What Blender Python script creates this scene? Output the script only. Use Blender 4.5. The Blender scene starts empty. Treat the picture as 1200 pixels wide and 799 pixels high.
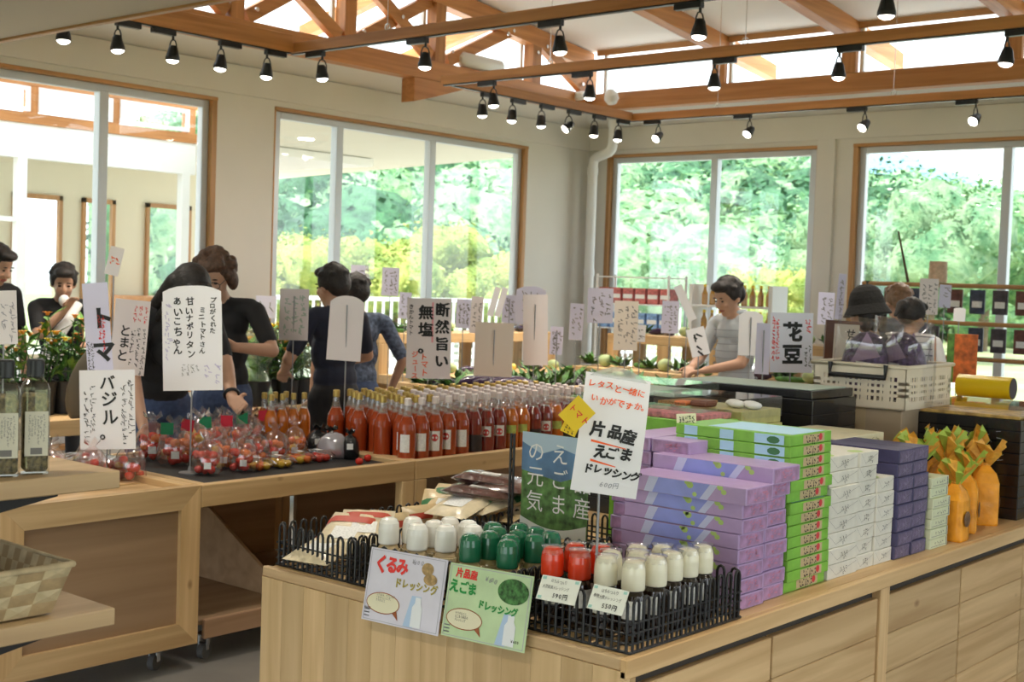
import bpy, bmesh, math, random
import numpy as np
from mathutils import Vector, Matrix, Euler, noise
random.seed(7)
PI = math.pi
S = bpy.context.scene
COL = S.collection

# ------------------------------------------------------------------ camera
FPX, YAW, PITCH, ROLL, EYE = 1540.6, 0.70484, -0.04409, 0.03408, 1.5
fw = Vector((-math.sin(YAW) * math.cos(PITCH), math.cos(YAW) * math.cos(PITCH), math.sin(PITCH)))
rt = fw.cross(Vector((0, 0, 1))).normalized()
up = rt.cross(fw)
RT = rt * math.cos(ROLL) + up * math.sin(ROLL)
UP = up * math.cos(ROLL) - rt * math.sin(ROLL)
cd = bpy.data.cameras.new('camera')
cam = bpy.data.objects.new('camera', cd)
COL.objects.link(cam)
cd.sensor_width = 36.0
cd.lens = FPX / 1200 * 36
cd.clip_end = 600
cam.matrix_world = Matrix((
    (RT.x, UP.x, -fw.x, 0), (RT.y, UP.y, -fw.y, 0), (RT.z, UP.z, -fw.z, EYE), (0, 0, 0, 1)))
cd.dof.use_dof = True
cd.dof.focus_distance = 3.3
cd.dof.aperture_fstop = 9.0
S.camera = cam

# ------------------------------------------------------------------ world, sun, exposure
S.view_settings.view_transform = 'Standard'
S.view_settings.look = 'None'
S.view_settings.gamma = 1.0
S.view_settings.use_curve_mapping = False
S.view_settings.exposure = 0.55
world = bpy.data.worlds.new('sky')
S.world = world
world.use_nodes = True
wn = world.node_tree
bg = wn.nodes['Background']
bg.inputs['Color'].default_value = (0.86, 0.94, 1.0, 1)
bg.inputs['Strength'].default_value = 2.3
sd = bpy.data.lights.new('sun', 'SUN')
sd.energy = 5.5
sd.angle = 0.02
sd.color = (1.0, 0.95, 0.86)
sun = bpy.data.objects.new('sun', sd)
COL.objects.link(sun)
sun.rotation_euler = Vector((0.20, 0.42, -0.88)).to_track_quat('-Z', 'Y').to_euler()
S.cycles.max_bounces = 7
S.cycles.diffuse_bounces = 4
S.cycles.glossy_bounces = 3
S.cycles.transmission_bounces = 4
S.cycles.transparent_max_bounces = 24
S.cycles.caustics_reflective = False
S.cycles.caustics_refractive = False
S.cycles.sample_clamp_indirect = 6.0
S.cycles.use_denoising = True

# ------------------------------------------------------------------ pixel helpers (photo pixel -> real plane / real depth)
EYEV = Vector((0, 0, EYE))
def ray(x, y): return fw + RT * ((x - 600) / FPX) - UP * ((y - 399.5) / FPX)
def atz(x, y, z): d = ray(x, y); return EYEV + d * ((z - EYE) / d.z)
def atx(x, y, X): d = ray(x, y); return EYEV + d * (X / d.x)
def aty(x, y, Y): d = ray(x, y); return EYEV + d * (Y / d.y)
def atd(x, y, dep): return EYEV + ray(x, y) * dep

# ------------------------------------------------------------------ materials
MATS = {}
def nt(name):
    m = bpy.data.materials.new(name); m.use_nodes = True
    t = m.node_tree
    return m, t, t.nodes['Principled BSDF']
def mat(name, col, rough=0.6, metal=0.0, spec=0.5, var=0.0, vscale=8.0, bump=0.0, bscale=40.0, coat=0.0, emit=None, estr=0.0, trans=0.0, sub=0.0):
    if name in MATS: return MATS[name]
    m, t, b = nt(name)
    b.inputs['Base Color'].default_value = (*col, 1)
    b.inputs['Roughness'].default_value = rough
    b.inputs['Metallic'].default_value = metal
    b.inputs['Specular IOR Level'].default_value = spec
    b.inputs['Coat Weight'].default_value = coat
    if trans: b.inputs['Transmission Weight'].default_value = trans
    if emit:
        b.inputs['Emission Color'].default_value = (*emit, 1)
        b.inputs['Emission Strength'].default_value = estr
    L = t.links
    if var or bump:
        tc = t.nodes.new('ShaderNodeTexCoord')
    if var:
        n = t.nodes.new('ShaderNodeTexNoise'); n.inputs['Scale'].default_value = vscale; n.inputs['Detail'].default_value = 4
        r = t.nodes.new('ShaderNodeValToRGB')
        r.color_ramp.elements[0].position = 0.3; r.color_ramp.elements[1].position = 0.7
        r.color_ramp.elements[0].color = (*[c * (1 - var) for c in col], 1)
        r.color_ramp.elements[1].color = (*[min(1, c * (1 + var)) for c in col], 1)
        L.new(tc.outputs['Object'], n.inputs['Vector']); L.new(n.outputs['Fac'], r.inputs['Fac']); L.new(r.outputs['Color'], b.inputs['Base Color'])
    if bump:
        n2 = t.nodes.new('ShaderNodeTexNoise'); n2.inputs['Scale'].default_value = bscale; n2.inputs['Detail'].default_value = 3
        bp = t.nodes.new('ShaderNodeBump'); bp.inputs['Strength'].default_value = bump; bp.inputs['Distance'].default_value = 0.01
        L.new(tc.outputs['Object'], n2.inputs['Vector']); L.new(n2.outputs['Fac'], bp.inputs['Height']); L.new(bp.outputs['Normal'], b.inputs['Normal'])
    MATS[name] = m
    return m
def wood(name, axis, c0, c1, rough=0.5, knots=0.0, scale=1.0, coord='Object'):
    """wood with the grain along one axis; knots as sparse dark spots"""
    if name in MATS: return MATS[name]
    m, t, b = nt(name); L = t.links
    tc = t.nodes.new('ShaderNodeTexCoord')
    oi = t.nodes.new('ShaderNodeObjectInfo')
    ad = t.nodes.new('ShaderNodeVectorMath'); ad.operation = 'ADD'
    mr = t.nodes.new('ShaderNodeMath'); mr.operation = 'MULTIPLY'; mr.inputs[1].default_value = 37.0
    L.new(oi.outputs['Random'], mr.inputs[0]); L.new(tc.outputs[coord], ad.inputs[0]); L.new(mr.outputs[0], ad.inputs[1])
    mp = t.nodes.new('ShaderNodeMapping')
    sc = [22 * scale] * 3; sc[axis] = 1.1 * scale
    mp.inputs['Scale'].default_value = sc
    L.new(ad.outputs[0], mp.inputs['Vector'])
    n = t.nodes.new('ShaderNodeTexNoise'); n.inputs['Scale'].default_value = 1.0; n.inputs['Detail'].default_value = 5; n.inputs['Distortion'].default_value = 0.6
    L.new(mp.outputs[0], n.inputs['Vector'])
    r = t.nodes.new('ShaderNodeValToRGB')
    r.color_ramp.elements[0].position = 0.32; r.color_ramp.elements[1].position = 0.68
    r.color_ramp.elements[0].color = (*c0, 1); r.color_ramp.elements[1].color = (*c1, 1)
    L.new(n.outputs['Fac'], r.inputs['Fac'])
    out = r.outputs['Color']
    # board-to-board tone
    hv = t.nodes.new('ShaderNodeHueSaturation')
    mv = t.nodes.new('ShaderNodeMapRange'); mv.inputs['To Min'].default_value = 0.86; mv.inputs['To Max'].default_value = 1.12
    L.new(oi.outputs['Random'], mv.inputs['Value']); L.new(mv.outputs[0], hv.inputs['Value']); L.new(out, hv.inputs['Color'])
    out = hv.outputs['Color']
    if knots:
        v = t.nodes.new('ShaderNodeTexVoronoi'); v.inputs['Scale'].default_value = 1.0
        mp2 = t.nodes.new('ShaderNodeMapping'); s2 = [7.5] * 3; s2[axis] = 4.5; mp2.inputs['Scale'].default_value = s2
        L.new(ad.outputs[0], mp2.inputs['Vector']); L.new(mp2.outputs[0], v.inputs['Vector'])
        kr = t.nodes.new('ShaderNodeValToRGB'); kr.color_ramp.elements[0].position = 0.03; kr.color_ramp.elements[1].position = 0.11
        kr.color_ramp.elements[0].color = (knots, knots, knots, 1); kr.color_ramp.elements[1].color = (0, 0, 0, 1)
        L.new(v.outputs['Distance'], kr.inputs['Fac'])
        mx = t.nodes.new('ShaderNodeMixRGB'); mx.inputs['Color2'].default_value = (c0[0] * .45, c0[1] * .33, c0[2] * .25, 1)
        L.new(kr.outputs['Color'], mx.inputs['Fac']); L.new(out, mx.inputs['Color1']); out = mx.outputs['Color']
    L.new(out, b.inputs['Base Color'])
    b.inputs['Roughness'].default_value = rough
    bp = t.nodes.new('ShaderNodeBump'); bp.inputs['Strength'].default_value = 0.12; bp.inputs['Distance'].default_value = 0.004
    L.new(n.outputs['Fac'], bp.inputs['Height']); L.new(bp.outputs['Normal'], b.inputs['Normal'])
    MATS[name] = m
    return m
def film(name, col=(1, 1, 1), gloss=0.2, rough=0.08, tint=0.0):
    """thin clear sheet: transparent with a fresnel gloss, optionally milky"""
    if name in MATS: return MATS[name]
    m = bpy.data.materials.new(name); m.use_nodes = True; t = m.node_tree; L = t.links
    t.nodes.clear()
    o = t.nodes.new('ShaderNodeOutputMaterial'); tr = t.nodes.new('ShaderNodeBsdfTransparent'); gl = t.nodes.new('ShaderNodeBsdfGlossy')
    tr.inputs['Color'].default_value = (*col, 1); gl.inputs['Roughness'].default_value = rough
    lw = t.nodes.new('ShaderNodeLayerWeight'); lw.inputs['Blend'].default_value = 0.5
    pw = t.nodes.new('ShaderNodeMath'); pw.operation = 'POWER'; pw.inputs[1].default_value = 5.0
    ml = t.nodes.new('ShaderNodeMath'); ml.operation = 'MULTIPLY_ADD'; ml.inputs[1].default_value = 0.9; ml.inputs[2].default_value = gloss + .04
    ml.use_clamp = True
    mx = t.nodes.new('ShaderNodeMixShader')
    L.new(lw.outputs['Facing'], pw.inputs[0]); L.new(pw.outputs[0], ml.inputs[0]); L.new(ml.outputs[0], mx.inputs['Fac'])
    last = tr.outputs[0]
    if tint:
        df = t.nodes.new('ShaderNodeBsdfDiffuse'); df.inputs['Color'].default_value = (*col, 1)
        m2 = t.nodes.new('ShaderNodeMixShader'); m2.inputs['Fac'].default_value = tint
        L.new(tr.outputs[0], m2.inputs[1]); L.new(df.outputs[0], m2.inputs[2]); last = m2.outputs[0]
    L.new(last, mx.inputs[1]); L.new(gl.outputs[0], mx.inputs[2]); L.new(mx.outputs[0], o.inputs['Surface'])
    MATS[name] = m
    return m

PINE0, PINE1 = (0.50, 0.315, 0.14), (0.69, 0.48, 0.245)
PINE = [wood('pine_' + 'xyz'[i], i, PINE0, PINE1, 0.5, 0.75) for i in range(3)]
GLULAM = [wood('glulam_' + 'xyz'[i], i, (0.42, 0.165, 0.045), (0.58, 0.26, 0.085), 0.45) for i in range(3)]
PLY = wood('plywood', 1, (0.30, 0.185, 0.10), (0.40, 0.26, 0.15), 0.55, 0, 0.6)
OAKZ = wood('laminated_wood_upright', 2, (0.52, 0.345, 0.165), (0.69, 0.49, 0.265), 0.45)
TRIMW = [wood('trim_wood_' + 'xyz'[i], i, (0.40, 0.19, 0.06), (0.55, 0.29, 0.11), 0.45) for i in range(3)]
PLASTER = mat('cream_plaster', (0.75, 0.71, 0.645), 0.85, var=0.03, vscale=1.5)
CEILW = mat('white_ceiling', (0.94, 0.92, 0.89), 0.85)
POLEG = mat('grey_pole', (.30, .30, .31), .4, .7)
SOFFIT = mat('grey_soffit_board', (0.60, 0.57, 0.50), 0.8)
CONC = mat('polished_concrete', (0.25, 0.235, 0.215), 0.35, var=0.18, vscale=2.5, bump=0.05, bscale=12)
ALU = mat('aluminium_frame', (0.60, 0.63, 0.66), 0.4, 0.3)
WHITEP = mat('white_paint', (0.84, 0.84, 0.83), 0.5)
BLACK = mat('black_metal', (0.012, 0.012, 0.014), 0.38)
BLACKM = mat('matt_black', (0.015, 0.014, 0.014), 0.7)
CHROME = mat('chrome', (0.8, 0.8, 0.8), 0.18, 1.0)
GLASS = film('window_glass', (0.97, 0.99, 0.985), 0.02, 0.0)
PAPER = mat('white_paper', (0.86, 0.84, 0.86), 0.7)
INK = mat('black_ink', (0.012, 0.012, 0.013), 0.6)
REDINK = mat('red_ink', (0.80, 0.045, 0.035), 0.6)
ORINK = mat('orange_ink', (0.90, 0.13, 0.025), 0.6)

# ------------------------------------------------------------------ mesh builder
class MB:
    def __init__(s): s.v = []; s.f = []; s.m = []; s.sm = []
    def add(s, vs, fs, mi=0, smooth=False, M=None):
        o = len(s.v)
        s.v += [tuple(M @ Vector(p)) for p in vs] if M is not None else [tuple(p) for p in vs]
        for f in fs: s.f.append(tuple(i + o for i in f)); s.m.append(mi); s.sm.append(smooth)
        return s
    def box(s, a, b, mi=0, bev=0.0, M=None):
        (x0, y0, z0), (x1, y1, z1) = [min(p, q) for p, q in zip(a, b)], [max(p, q) for p, q in zip(a, b)]
        if not bev:
            vs = [(x, y, z) for x in (x0, x1) for y in (y0, y1) for z in (z0, z1)]
            return s.add(vs, [(0, 1, 3, 2), (4, 6, 7, 5), (0, 4, 5, 1), (2, 3, 7, 6), (0, 2, 6, 4), (1, 5, 7, 3)], mi, False, M)
        e = min(bev, (x1 - x0) * .45, (y1 - y0) * .45, (z1 - z0) * .45)
        vs = []; idx = {}
        for i in (0, 1):
            for j in (0, 1):
                for k in (0, 1):
                    X, Y, Z = (x0, x1)[i], (y0, y1)[j], (z0, z1)[k]
                    dx, dy, dz = (e, -e)[i], (e, -e)[j], (e, -e)[k]
                    for ax, p in ((0, (X, Y + dy, Z + dz)), (1, (X + dx, Y, Z + dz)), (2, (X + dx, Y + dy, Z))):
                        idx[i, j, k, ax] = len(vs); vs.append(p)
        fs = []
        for i in (0, 1):
            q = [idx[i, 0, 0, 0], idx[i, 1, 0, 0], idx[i, 1, 1, 0], idx[i, 0, 1, 0]]; fs.append(q if i else q[::-1])
            q = [idx[0, i, 0, 1], idx[0, i, 1, 1], idx[1, i, 1, 1], idx[1, i, 0, 1]]; fs.append(q if i else q[::-1])
            q = [idx[0, 0, i, 2], idx[1, 0, i, 2], idx[1, 1, i, 2], idx[0, 1, i, 2]]; fs.append(q if i else q[::-1])
        for i in (0, 1):
            for j in (0, 1):
                fs.append([idx[0, i, j, 1], idx[1, i, j, 1], idx[1, i, j, 2], idx[0, i, j, 2]])
                fs.append([idx[i, 0, j, 0], idx[i, 1, j, 0], idx[i, 1, j, 2], idx[i, 0, j, 2]])
                fs.append([idx[i, j, 0, 0], idx[i, j, 1, 0], idx[i, j, 1, 1], idx[i, j, 0, 1]])
                for k in (0, 1): fs.append([idx[i, j, k, 0], idx[i, j, k, 1], idx[i, j, k, 2]])
        return s.add(vs, fs, mi, False, M)
    def cone(s, p0, p1, r0, r1, n=12, mi=0, cap=True, smooth=True):
        p0, p1 = Vector(p0), Vector(p1); d = (p1 - p0).normalized()
        a = d.orthogonal().normalized(); b = d.cross(a)
        vs = []
        for p, r in ((p0, r0), (p1, r1)):
            for i in range(n):
                t = 2 * PI * i / n; vs.append(p + a * (r * math.cos(t)) + b * (r * math.sin(t)))
        s.add(vs, [(i, (i + 1) % n, n + (i + 1) % n, n + i) for i in range(n)], mi, smooth)
        if cap: s.add(vs, [tuple(range(n))[::-1], tuple(range(n, 2 * n))], mi, False)
        return s
    def lathe(s, prof, c=(0, 0, 0), n=16, mi=0, smooth=True, M=None, sq=0.0):
        """prof: (r, z[, material]) from bottom to top; sq squares the section"""
        vs = []; k = len(prof)
        for p in prof:
            for i in range(n):
                t = 2 * PI * (i + .5) / n; r = p[0]
                if sq: r *= (1 - sq) + sq / max(abs(math.cos(t)), abs(math.sin(t)))
                vs.append((c[0] + r * math.cos(t), c[1] + r * math.sin(t), c[2] + p[1]))
        for j in range(k - 1):
            mj = prof[j][2] if len(prof[j]) > 2 else mi
            s.add(vs[j * n:(j + 2) * n], [(i, (i + 1) % n, n + (i + 1) % n, n + i) for i in range(n)], mj, smooth, M)
        if prof[0][0] > 1e-5: s.add(vs[:n], [tuple(range(n))[::-1]], prof[0][2] if len(prof[0]) > 2 else mi, False, M)
        if prof[-1][0] > 1e-5: s.add(vs[-n:], [tuple(range(n))], prof[-2][2] if len(prof[-2]) > 2 else mi, False, M)
        return s
    def tube(s, path, r, n=6, mi=0, closed=False, smooth=True):
        P = [Vector(p) for p in path]; k = len(P); vs = []; a = None
        for i in range(k):
            if closed: d = P[(i + 1) % k] - P[i - 1]
            else: d = P[min(i + 1, k - 1)] - P[max(i - 1, 0)]
            d.normalize()
            a = (a - d * a.dot(d)) if a is not None else d.orthogonal()
            if a.length < 1e-6: a = d.orthogonal()
            a.normalize(); b = d.cross(a)
            rr = r[i] if isinstance(r, (list, tuple)) else r
            for j in range(n):
                t = 2 * PI * j / n; vs.append(P[i] + a * (rr * math.cos(t)) + b * (rr * math.sin(t)))
        fs = []
        for i in range(k if closed else k - 1):
            o, q = i * n, ((i + 1) % k) * n
            fs += [(o + j, o + (j + 1) % n, q + (j + 1) % n, q + j) for j in range(n)]
        s.add(vs, fs, mi, smooth)
        if not closed: s.add(vs[:n], [tuple(range(n))[::-1]], mi); s.add(vs[-n:], [tuple(range(n))], mi)
        return s
    def ball(s, c, r, n=10, m=6, mi=0, M=None, smooth=True):
        rx, ry, rz = r if isinstance(r, (tuple, list)) else (r, r, r)
        vs = [(c[0], c[1], c[2] - rz)]
        for j in range(1, m):
            ph = PI * j / m
            for i in range(n):
                t = 2 * PI * i / n
                vs.append((c[0] + rx * math.sin(ph) * math.cos(t), c[1] + ry * math.sin(ph) * math.sin(t), c[2] - rz * math.cos(ph)))
        vs.append((c[0], c[1], c[2] + rz)); L = len(vs) - 1
        fs = [(0, 1 + (i + 1) % n, 1 + i) for i in range(n)]
        for j in range(m - 2):
            o = 1 + j * n
            fs += [(o + i, o + (i + 1) % n, o + n + (i + 1) % n, o + n + i) for i in range(n)]
        o = 1 + (m - 2) * n
        fs += [(o + i, o + (i + 1) % n, L) for i in range(n)]
        return s.add(vs, fs, mi, smooth, M)
    def prism(s, poly, t0, t1, plane='xy', mi=0, M=None):
        """a polygon extruded between t0 and t1 along the third axis"""
        def P(u, v, w): return {'xy': (u, v, w), 'xz': (u, w, v), 'yz': (w, u, v)}[plane]
        n = len(poly)
        vs = [P(u, v, t0) for u, v in poly] + [P(u, v, t1) for u, v in poly]
        fs = [tuple(range(n))[::-1], tuple(range(n, 2 * n))] + [(i, (i + 1) % n, n + (i + 1) % n, n + i) for i in range(n)]
        return s.add(vs, fs, mi, False, M)
    def sheet(s, fn, nu, nv, mi=0, smooth=True, M=None):
        vs = [fn(i / nu, j / nv) for j in range(nv + 1) for i in range(nu + 1)]
        fs = [(j * (nu + 1) + i, j * (nu + 1) + i + 1, (j + 1) * (nu + 1) + i + 1, (j + 1) * (nu + 1) + i) for j in range(nv) for i in range(nu)]
        return s.add(vs, fs, mi, smooth, M)
    def mesh(s, name, mats):
        me = bpy.data.meshes.new(name)
        me.from_pydata(s.v, [], s.f)
        for m in (mats if isinstance(mats, (list, tuple)) else [mats]): me.materials.append(m)
        me.polygons.foreach_set('material_index', s.m); me.polygons.foreach_set('use_smooth', s.sm)
        bm = bmesh.new(); bm.from_mesh(me)
        bmesh.ops.recalc_face_normals(bm, faces=bm.faces[:])
        bm.to_mesh(me); bm.free(); me.update()
        return me
    def build(s, name, mats, parent=None, loc=None, rot=None, M=None):
        return link(name, s.mesh(name, mats), parent, loc, rot, M)
def link(name, me, parent=None, loc=None, rot=None, M=None):
    o = bpy.data.objects.new(name, me); COL.objects.link(o)
    if parent is not None: o.parent = parent
    if M is not None: o.matrix_local = M
    if loc is not None: o.location = loc
    if rot is not None: o.rotation_euler = rot if isinstance(rot, (tuple, list, Euler)) else (0, 0, rot)
    return o
def thing(name, label, cat, loc=(0, 0, 0), rz=0.0, group=None, M=None):
    o = bpy.data.objects.new(name, None); COL.objects.link(o); o.empty_display_size = 0.05
    if M is not None: o.matrix_world = M
    else:
        o.location = loc; o.rotation_euler = rz if isinstance(rz, (tuple, list)) else (0, 0, rz)
    return tag(o, label, cat, group)
def tag(o, label, cat, group=None):
    o['label'] = label; o['category'] = cat
    if group: o['group'] = group
    return o
def struct(o, label=None):
    o['kind'] = 'structure'
    if label: o['label'] = label
    return o
def copy_thing(root, loc, rz=0.0, label=None, group=None):
    r = root.copy(); COL.objects.link(r)
    r.location = loc; r.rotation_euler = rz if isinstance(rz, (tuple, list)) else (0, 0, rz)
    if label: r['label'] = label
    if group: r['group'] = group
    for ch in root.children:
        c = ch.copy(); COL.objects.link(c); c.parent = r; c.matrix_local = ch.matrix_local
        for g in ch.children:
            d = g.copy(); COL.objects.link(d); d.parent = c; d.matrix_local = g.matrix_local
    return r
ORD = ['first', 'second', 'third', 'fourth', 'fifth', 'sixth', 'seventh', 'eighth', 'ninth', 'tenth', 'eleventh', 'twelfth', 'thirteenth', 'fourteenth', 'fifteenth', 'sixteenth', 'seventeenth', 'eighteenth', 'nineteenth', 'twentieth']
SURF = []   # tops that things can stand on: x0, x1, y0, y1, z
def top_at(x, y):
    return max([0.0] + [s[4] for s in SURF if s[0] <= x <= s[1] and s[2] <= y <= s[3]]) + .0008
def face_cam(p, dyaw=0.0):
    """yaw that turns a sheet's front (-Y local) toward the shopper's eye"""
    return math.atan2(p[1], p[0]) - PI / 2 + dyaw

# ------------------------------------------------------------------ lettering
_tx = {}
CHARS = ''.join(chr(c) for c in list(range(0x3041, 0x3094)) + list(range(0x30A1, 0x30F7))) + '0123456789¥￥ー、。一緒片品産円味入大豆和風季穂根甘旨断然無塩花元気手作県桃'
def _cut():
    """every character once per brush weight, turned into a little mesh"""
    made = []
    for off in (0.0, .02, .045):
        for ch in sorted(set(CHARS)):
            cu = bpy.data.curves.new('t', 'FONT'); cu.body = ch; cu.resolution_u = 2; cu.offset = off
            o = bpy.data.objects.new('t', cu); COL.objects.link(o); made.append((ch, off, o, cu))
    dg = bpy.context.evaluated_depsgraph_get(); dg.update()
    for ch, off, o, cu in made:
        me = bpy.data.meshes.new_from_object(o.evaluated_get(dg))
        _tx[ch, off] = ([tuple(v.co) for v in me.vertices], [tuple(p.vertices) for p in me.polygons])
        bpy.data.meshes.remove(me)
    for ch, off, o, cu in made: bpy.data.objects.remove(o); bpy.data.curves.remove(cu)
_cut()
def glyphs(ch, off=0.0): return _tx[ch, 0.0 if off < .01 else (.02 if off < .033 else .045)]
def write(mb, txt, x, z, size, mi=0, vertical=False, off=0.012, jit=0.0, y=-0.0015, step=None, shear=0.0, squash=1.0, curve=None, rot=0.0):
    """writes txt on a sheet lying in local XZ, facing -Y; x, z = top left of the run"""
    st = step or 1.02
    cx = cz = 0.0
    cr, sr = math.cos(rot), math.sin(rot)
    for ch in txt:
        if ch == '\n':
            cx = 0; cz -= st * size * 1.25; continue
        small = ch in 'ーっッゃャュゅ。、・' 
        wid = 0.66 if ord(ch) < 0x2000 else 1.0
        if ch != ' ':
            vs, fs = glyphs(ch, off)
            jx, jz, ja = (random.uniform(-jit, jit) * size * .12 for _ in range(3))
            ja = random.uniform(-jit, jit) * .14; c, s_ = math.cos(ja), math.sin(ja)
            sc = size * (1 + random.uniform(-jit, jit) * .1)
            pts = []
            for vx, vy, _ in vs:
                u, w = (vx - .5 * wid) * squash, vy - .38
                if vertical and ch == 'ー': u, w = w, -u
                u += w * shear
                u, w = u * c - w * s_, u * s_ + w * c
                px = cx + (u + .5 * wid) * sc + jx; pz = cz + (w - .5) * sc + jz
                px, pz = x + px * cr - pz * sr, z + px * sr + pz * cr
                pts.append((px, (curve(px, pz) if curve else 0) + y, pz))
            mb.add(pts, fs, mi)
        if vertical: cz -= st * size
        else: cx += st * size * wid
    return mb
def scribble(mb, x0, z0, x1, z1, cols, mi=0, curve=None, w=0.004, dense=1.0, y=-0.0015):
    """illegible brush handwriting: short curved strokes set in columns"""
    cw = (x1 - x0) / cols
    for c in range(cols):
        xc = x1 - cw * (c + .5); z = z1 - random.uniform(0, .12) * (z1 - z0)
        zend = z0 + random.uniform(0, .3) * (z1 - z0)
        while z > zend:
            h = cw * random.uniform(.55, .9)
            for k in range(random.choice((2, 3, 3, 4))):
                if random.random() > dense: continue
                ax, az = xc + random.uniform(-.3, .2) * cw, z - random.uniform(0, .8) * h
                ang = random.choice((0.1, -0.15, -1.4, -1.1, -0.8)) + random.uniform(-.3, .3); ln = cw * random.uniform(.25, .6)
                bx, bz = ax + math.cos(ang) * ln, az + math.sin(ang) * ln
                nx, nz = -math.sin(ang) * w / 2, math.cos(ang) * w / 2
                q = [(ax + nx, az + nz), (bx + nx * .6, bz + nz * .6), (bx - nx * .6, bz - nz * .6), (ax - nx, az - nz)]
                mb.add([(px, (curve(px, pz) if curve else 0) + y, pz) for px, pz in q], [(0, 1, 2, 3)], mi)
            z -= h * 1.12
    return mb
# ================================================================== SETTING
XW, YW, ZT = -9.0, 11.8, 2.95
struct(MB().box((-9.2, -4, -0.12), (4.0, YW + .15, 0)).build('floor', CONC), 'grey polished concrete floor')
# left window wall: piers and header round two openings
w = MB()
for y0, y1 in ((1.0, 3.6), (6.72, 7.32), (10.74, YW + .15)): w.box((XW - .16, y0, 0), (XW, y1, 3.24))
for y0, y1 in ((3.6, 6.72), (7.32, 10.74)):
    w.box((XW - .16, y0, ZT), (XW, y1, 3.24)); w.box((XW - .16, y0, 0), (XW, y1, 0.12))
w.box((XW, 1.0, 3.0), (XW + .035, YW, 3.24))
struct(w.build('wall_left', PLASTER), 'cream plaster wall with two tall window openings')
w = MB()
for x0, x1 in ((XW - .16, -8.74), (-6.17, -5.80), (-2.6, 4.0)): w.box((x0, YW, 0), (x1, YW + .16, 3.24))
for x0, x1 in ((-8.74, -6.17), (-5.80, -2.6)):
    w.box((x0, YW, ZT), (x1, YW + .16, 3.24)); w.box((x0, YW, 0), (x1, YW + .16, 0.12))
w.box((XW, YW - .035, 3.0), (4.0, YW, 3.24))
w.box((-6.17, YW - .03, 0), (-5.98, YW, 3.0))
struct(w.build('wall_back', PLASTER), 'cream plaster back wall with wide windows')

struct(MB().box((4.0, -4, 0), (4.16, YW + .16, .5)).box((4.0, -4, 2.6), (4.16, YW + .16, 4.9)).box((4.0, -4, .5), (4.16, -1, 2.6)).box((4.0, 4.0, .5), (4.16, 4.5, 2.6)).box((4.0, 10, .5), (4.16, YW + .16, 2.6)).build('wall_right', PLASTER), 'unseen cream wall added on the right, with wide openings for side light')  # unseen wall, added to cut fill; its openings let side light in
struct(MB().box((-9.2, -4.16, 0), (-6.5, -4, 2.8)).box((2.5, -4.16, 0), (4.0, -4, 2.8)).box((-6.5, -4.16, 2.4), (2.5, -4, 2.8)).box((-9.16, -4, 0), (-9, 1.0, 2.8)).build('wall_front', PLASTER), 'unseen cream wall with open entrance, added behind the viewer to cut fill light')  # unseen wall, added to cut the fill light from behind
def window(n, axis, c, a0, a1, z0, z1, mulls, label):
    """a glazed frame in a wall; axis 'y' = runs along Y at X=c, 'x' = runs along X at Y=c"""
    def B(mb, u0, u1, d0, d1, p, q, bev=.004):
        mb.box((c + d0, u0, p), (c + d1, u1, q), 0, bev) if axis == 'y' else mb.box((u0, c - d1, p), (u1, c - d0, q), 0, bev)
    fr = MB()
    for u0, u1 in ((a0 + .018, a0 + .11), (a1 - .11, a1 - .018)): B(fr, u0, u1, -.12, -.05, z0 + .04, z1 - .03)
    B(fr, a0 + .11, a1 - .11, -.12, -.05, z0 + .04, z0 + .11); B(fr, a0 + .11, a1 - .11, -.12, -.05, z1 - .09, z1 - .03)
    o = fr.build('window_%d' % n, ALU); struct(o, label)
    for mu in mulls:
        m = MB(); B(m, mu - .04, mu + .04, -.125, -.04, z0 + .1, z1 - .08); m.build('mullion', ALU, o)
    n0, n1 = (.018, .05) if axis == 'y' else (.05, .018)
    for s0, s1, v in ((a0, a0 + n0, 2), (a1 - n1, a1, 2)):
        m = MB(); B(m, s0, s1, -.15, .004, z0, z1); m.build('wooden_jamb', TRIMW[2], o)
    m = MB(); B(m, a0, a1, -.15, .012, z1 - .03, z1); m.build('wooden_head_trim', TRIMW[1 if axis == 'y' else 0], o)
    m = MB(); B(m, a0, a1, -.15, .03, z0, z0 + .04); m.build('wooden_sill', TRIMW[1 if axis == 'y' else 0], o)
    ed = [a0 + .1] + list(mulls) + [a1 - .1]
    for i in range(len(ed) - 1):
        m = MB(); B(m, ed[i] + .03, ed[i + 1] - .03, -.088, -.08, z0 + .1, z1 - .08, 0); m.build('pane', GLASS, o)
    return o
window(1, 'y', XW, 3.6, 6.72, .12, ZT, [4.55, 5.69], 'tall left-hand window facing the neighbouring wing')
window(2, 'y', XW, 7.32, 10.74, .12, ZT, [8.12, 9.34], 'tall three-pane window facing the trees')
window(3, 'x', YW, -8.74, -6.17, .12, ZT, [-7.38], 'two-pane back window beside the white downpipe')
window(4, 'x', YW, -5.80, -2.6, .12, ZT, [-4.33], 'right-hand back window facing the wooded hill')

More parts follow.
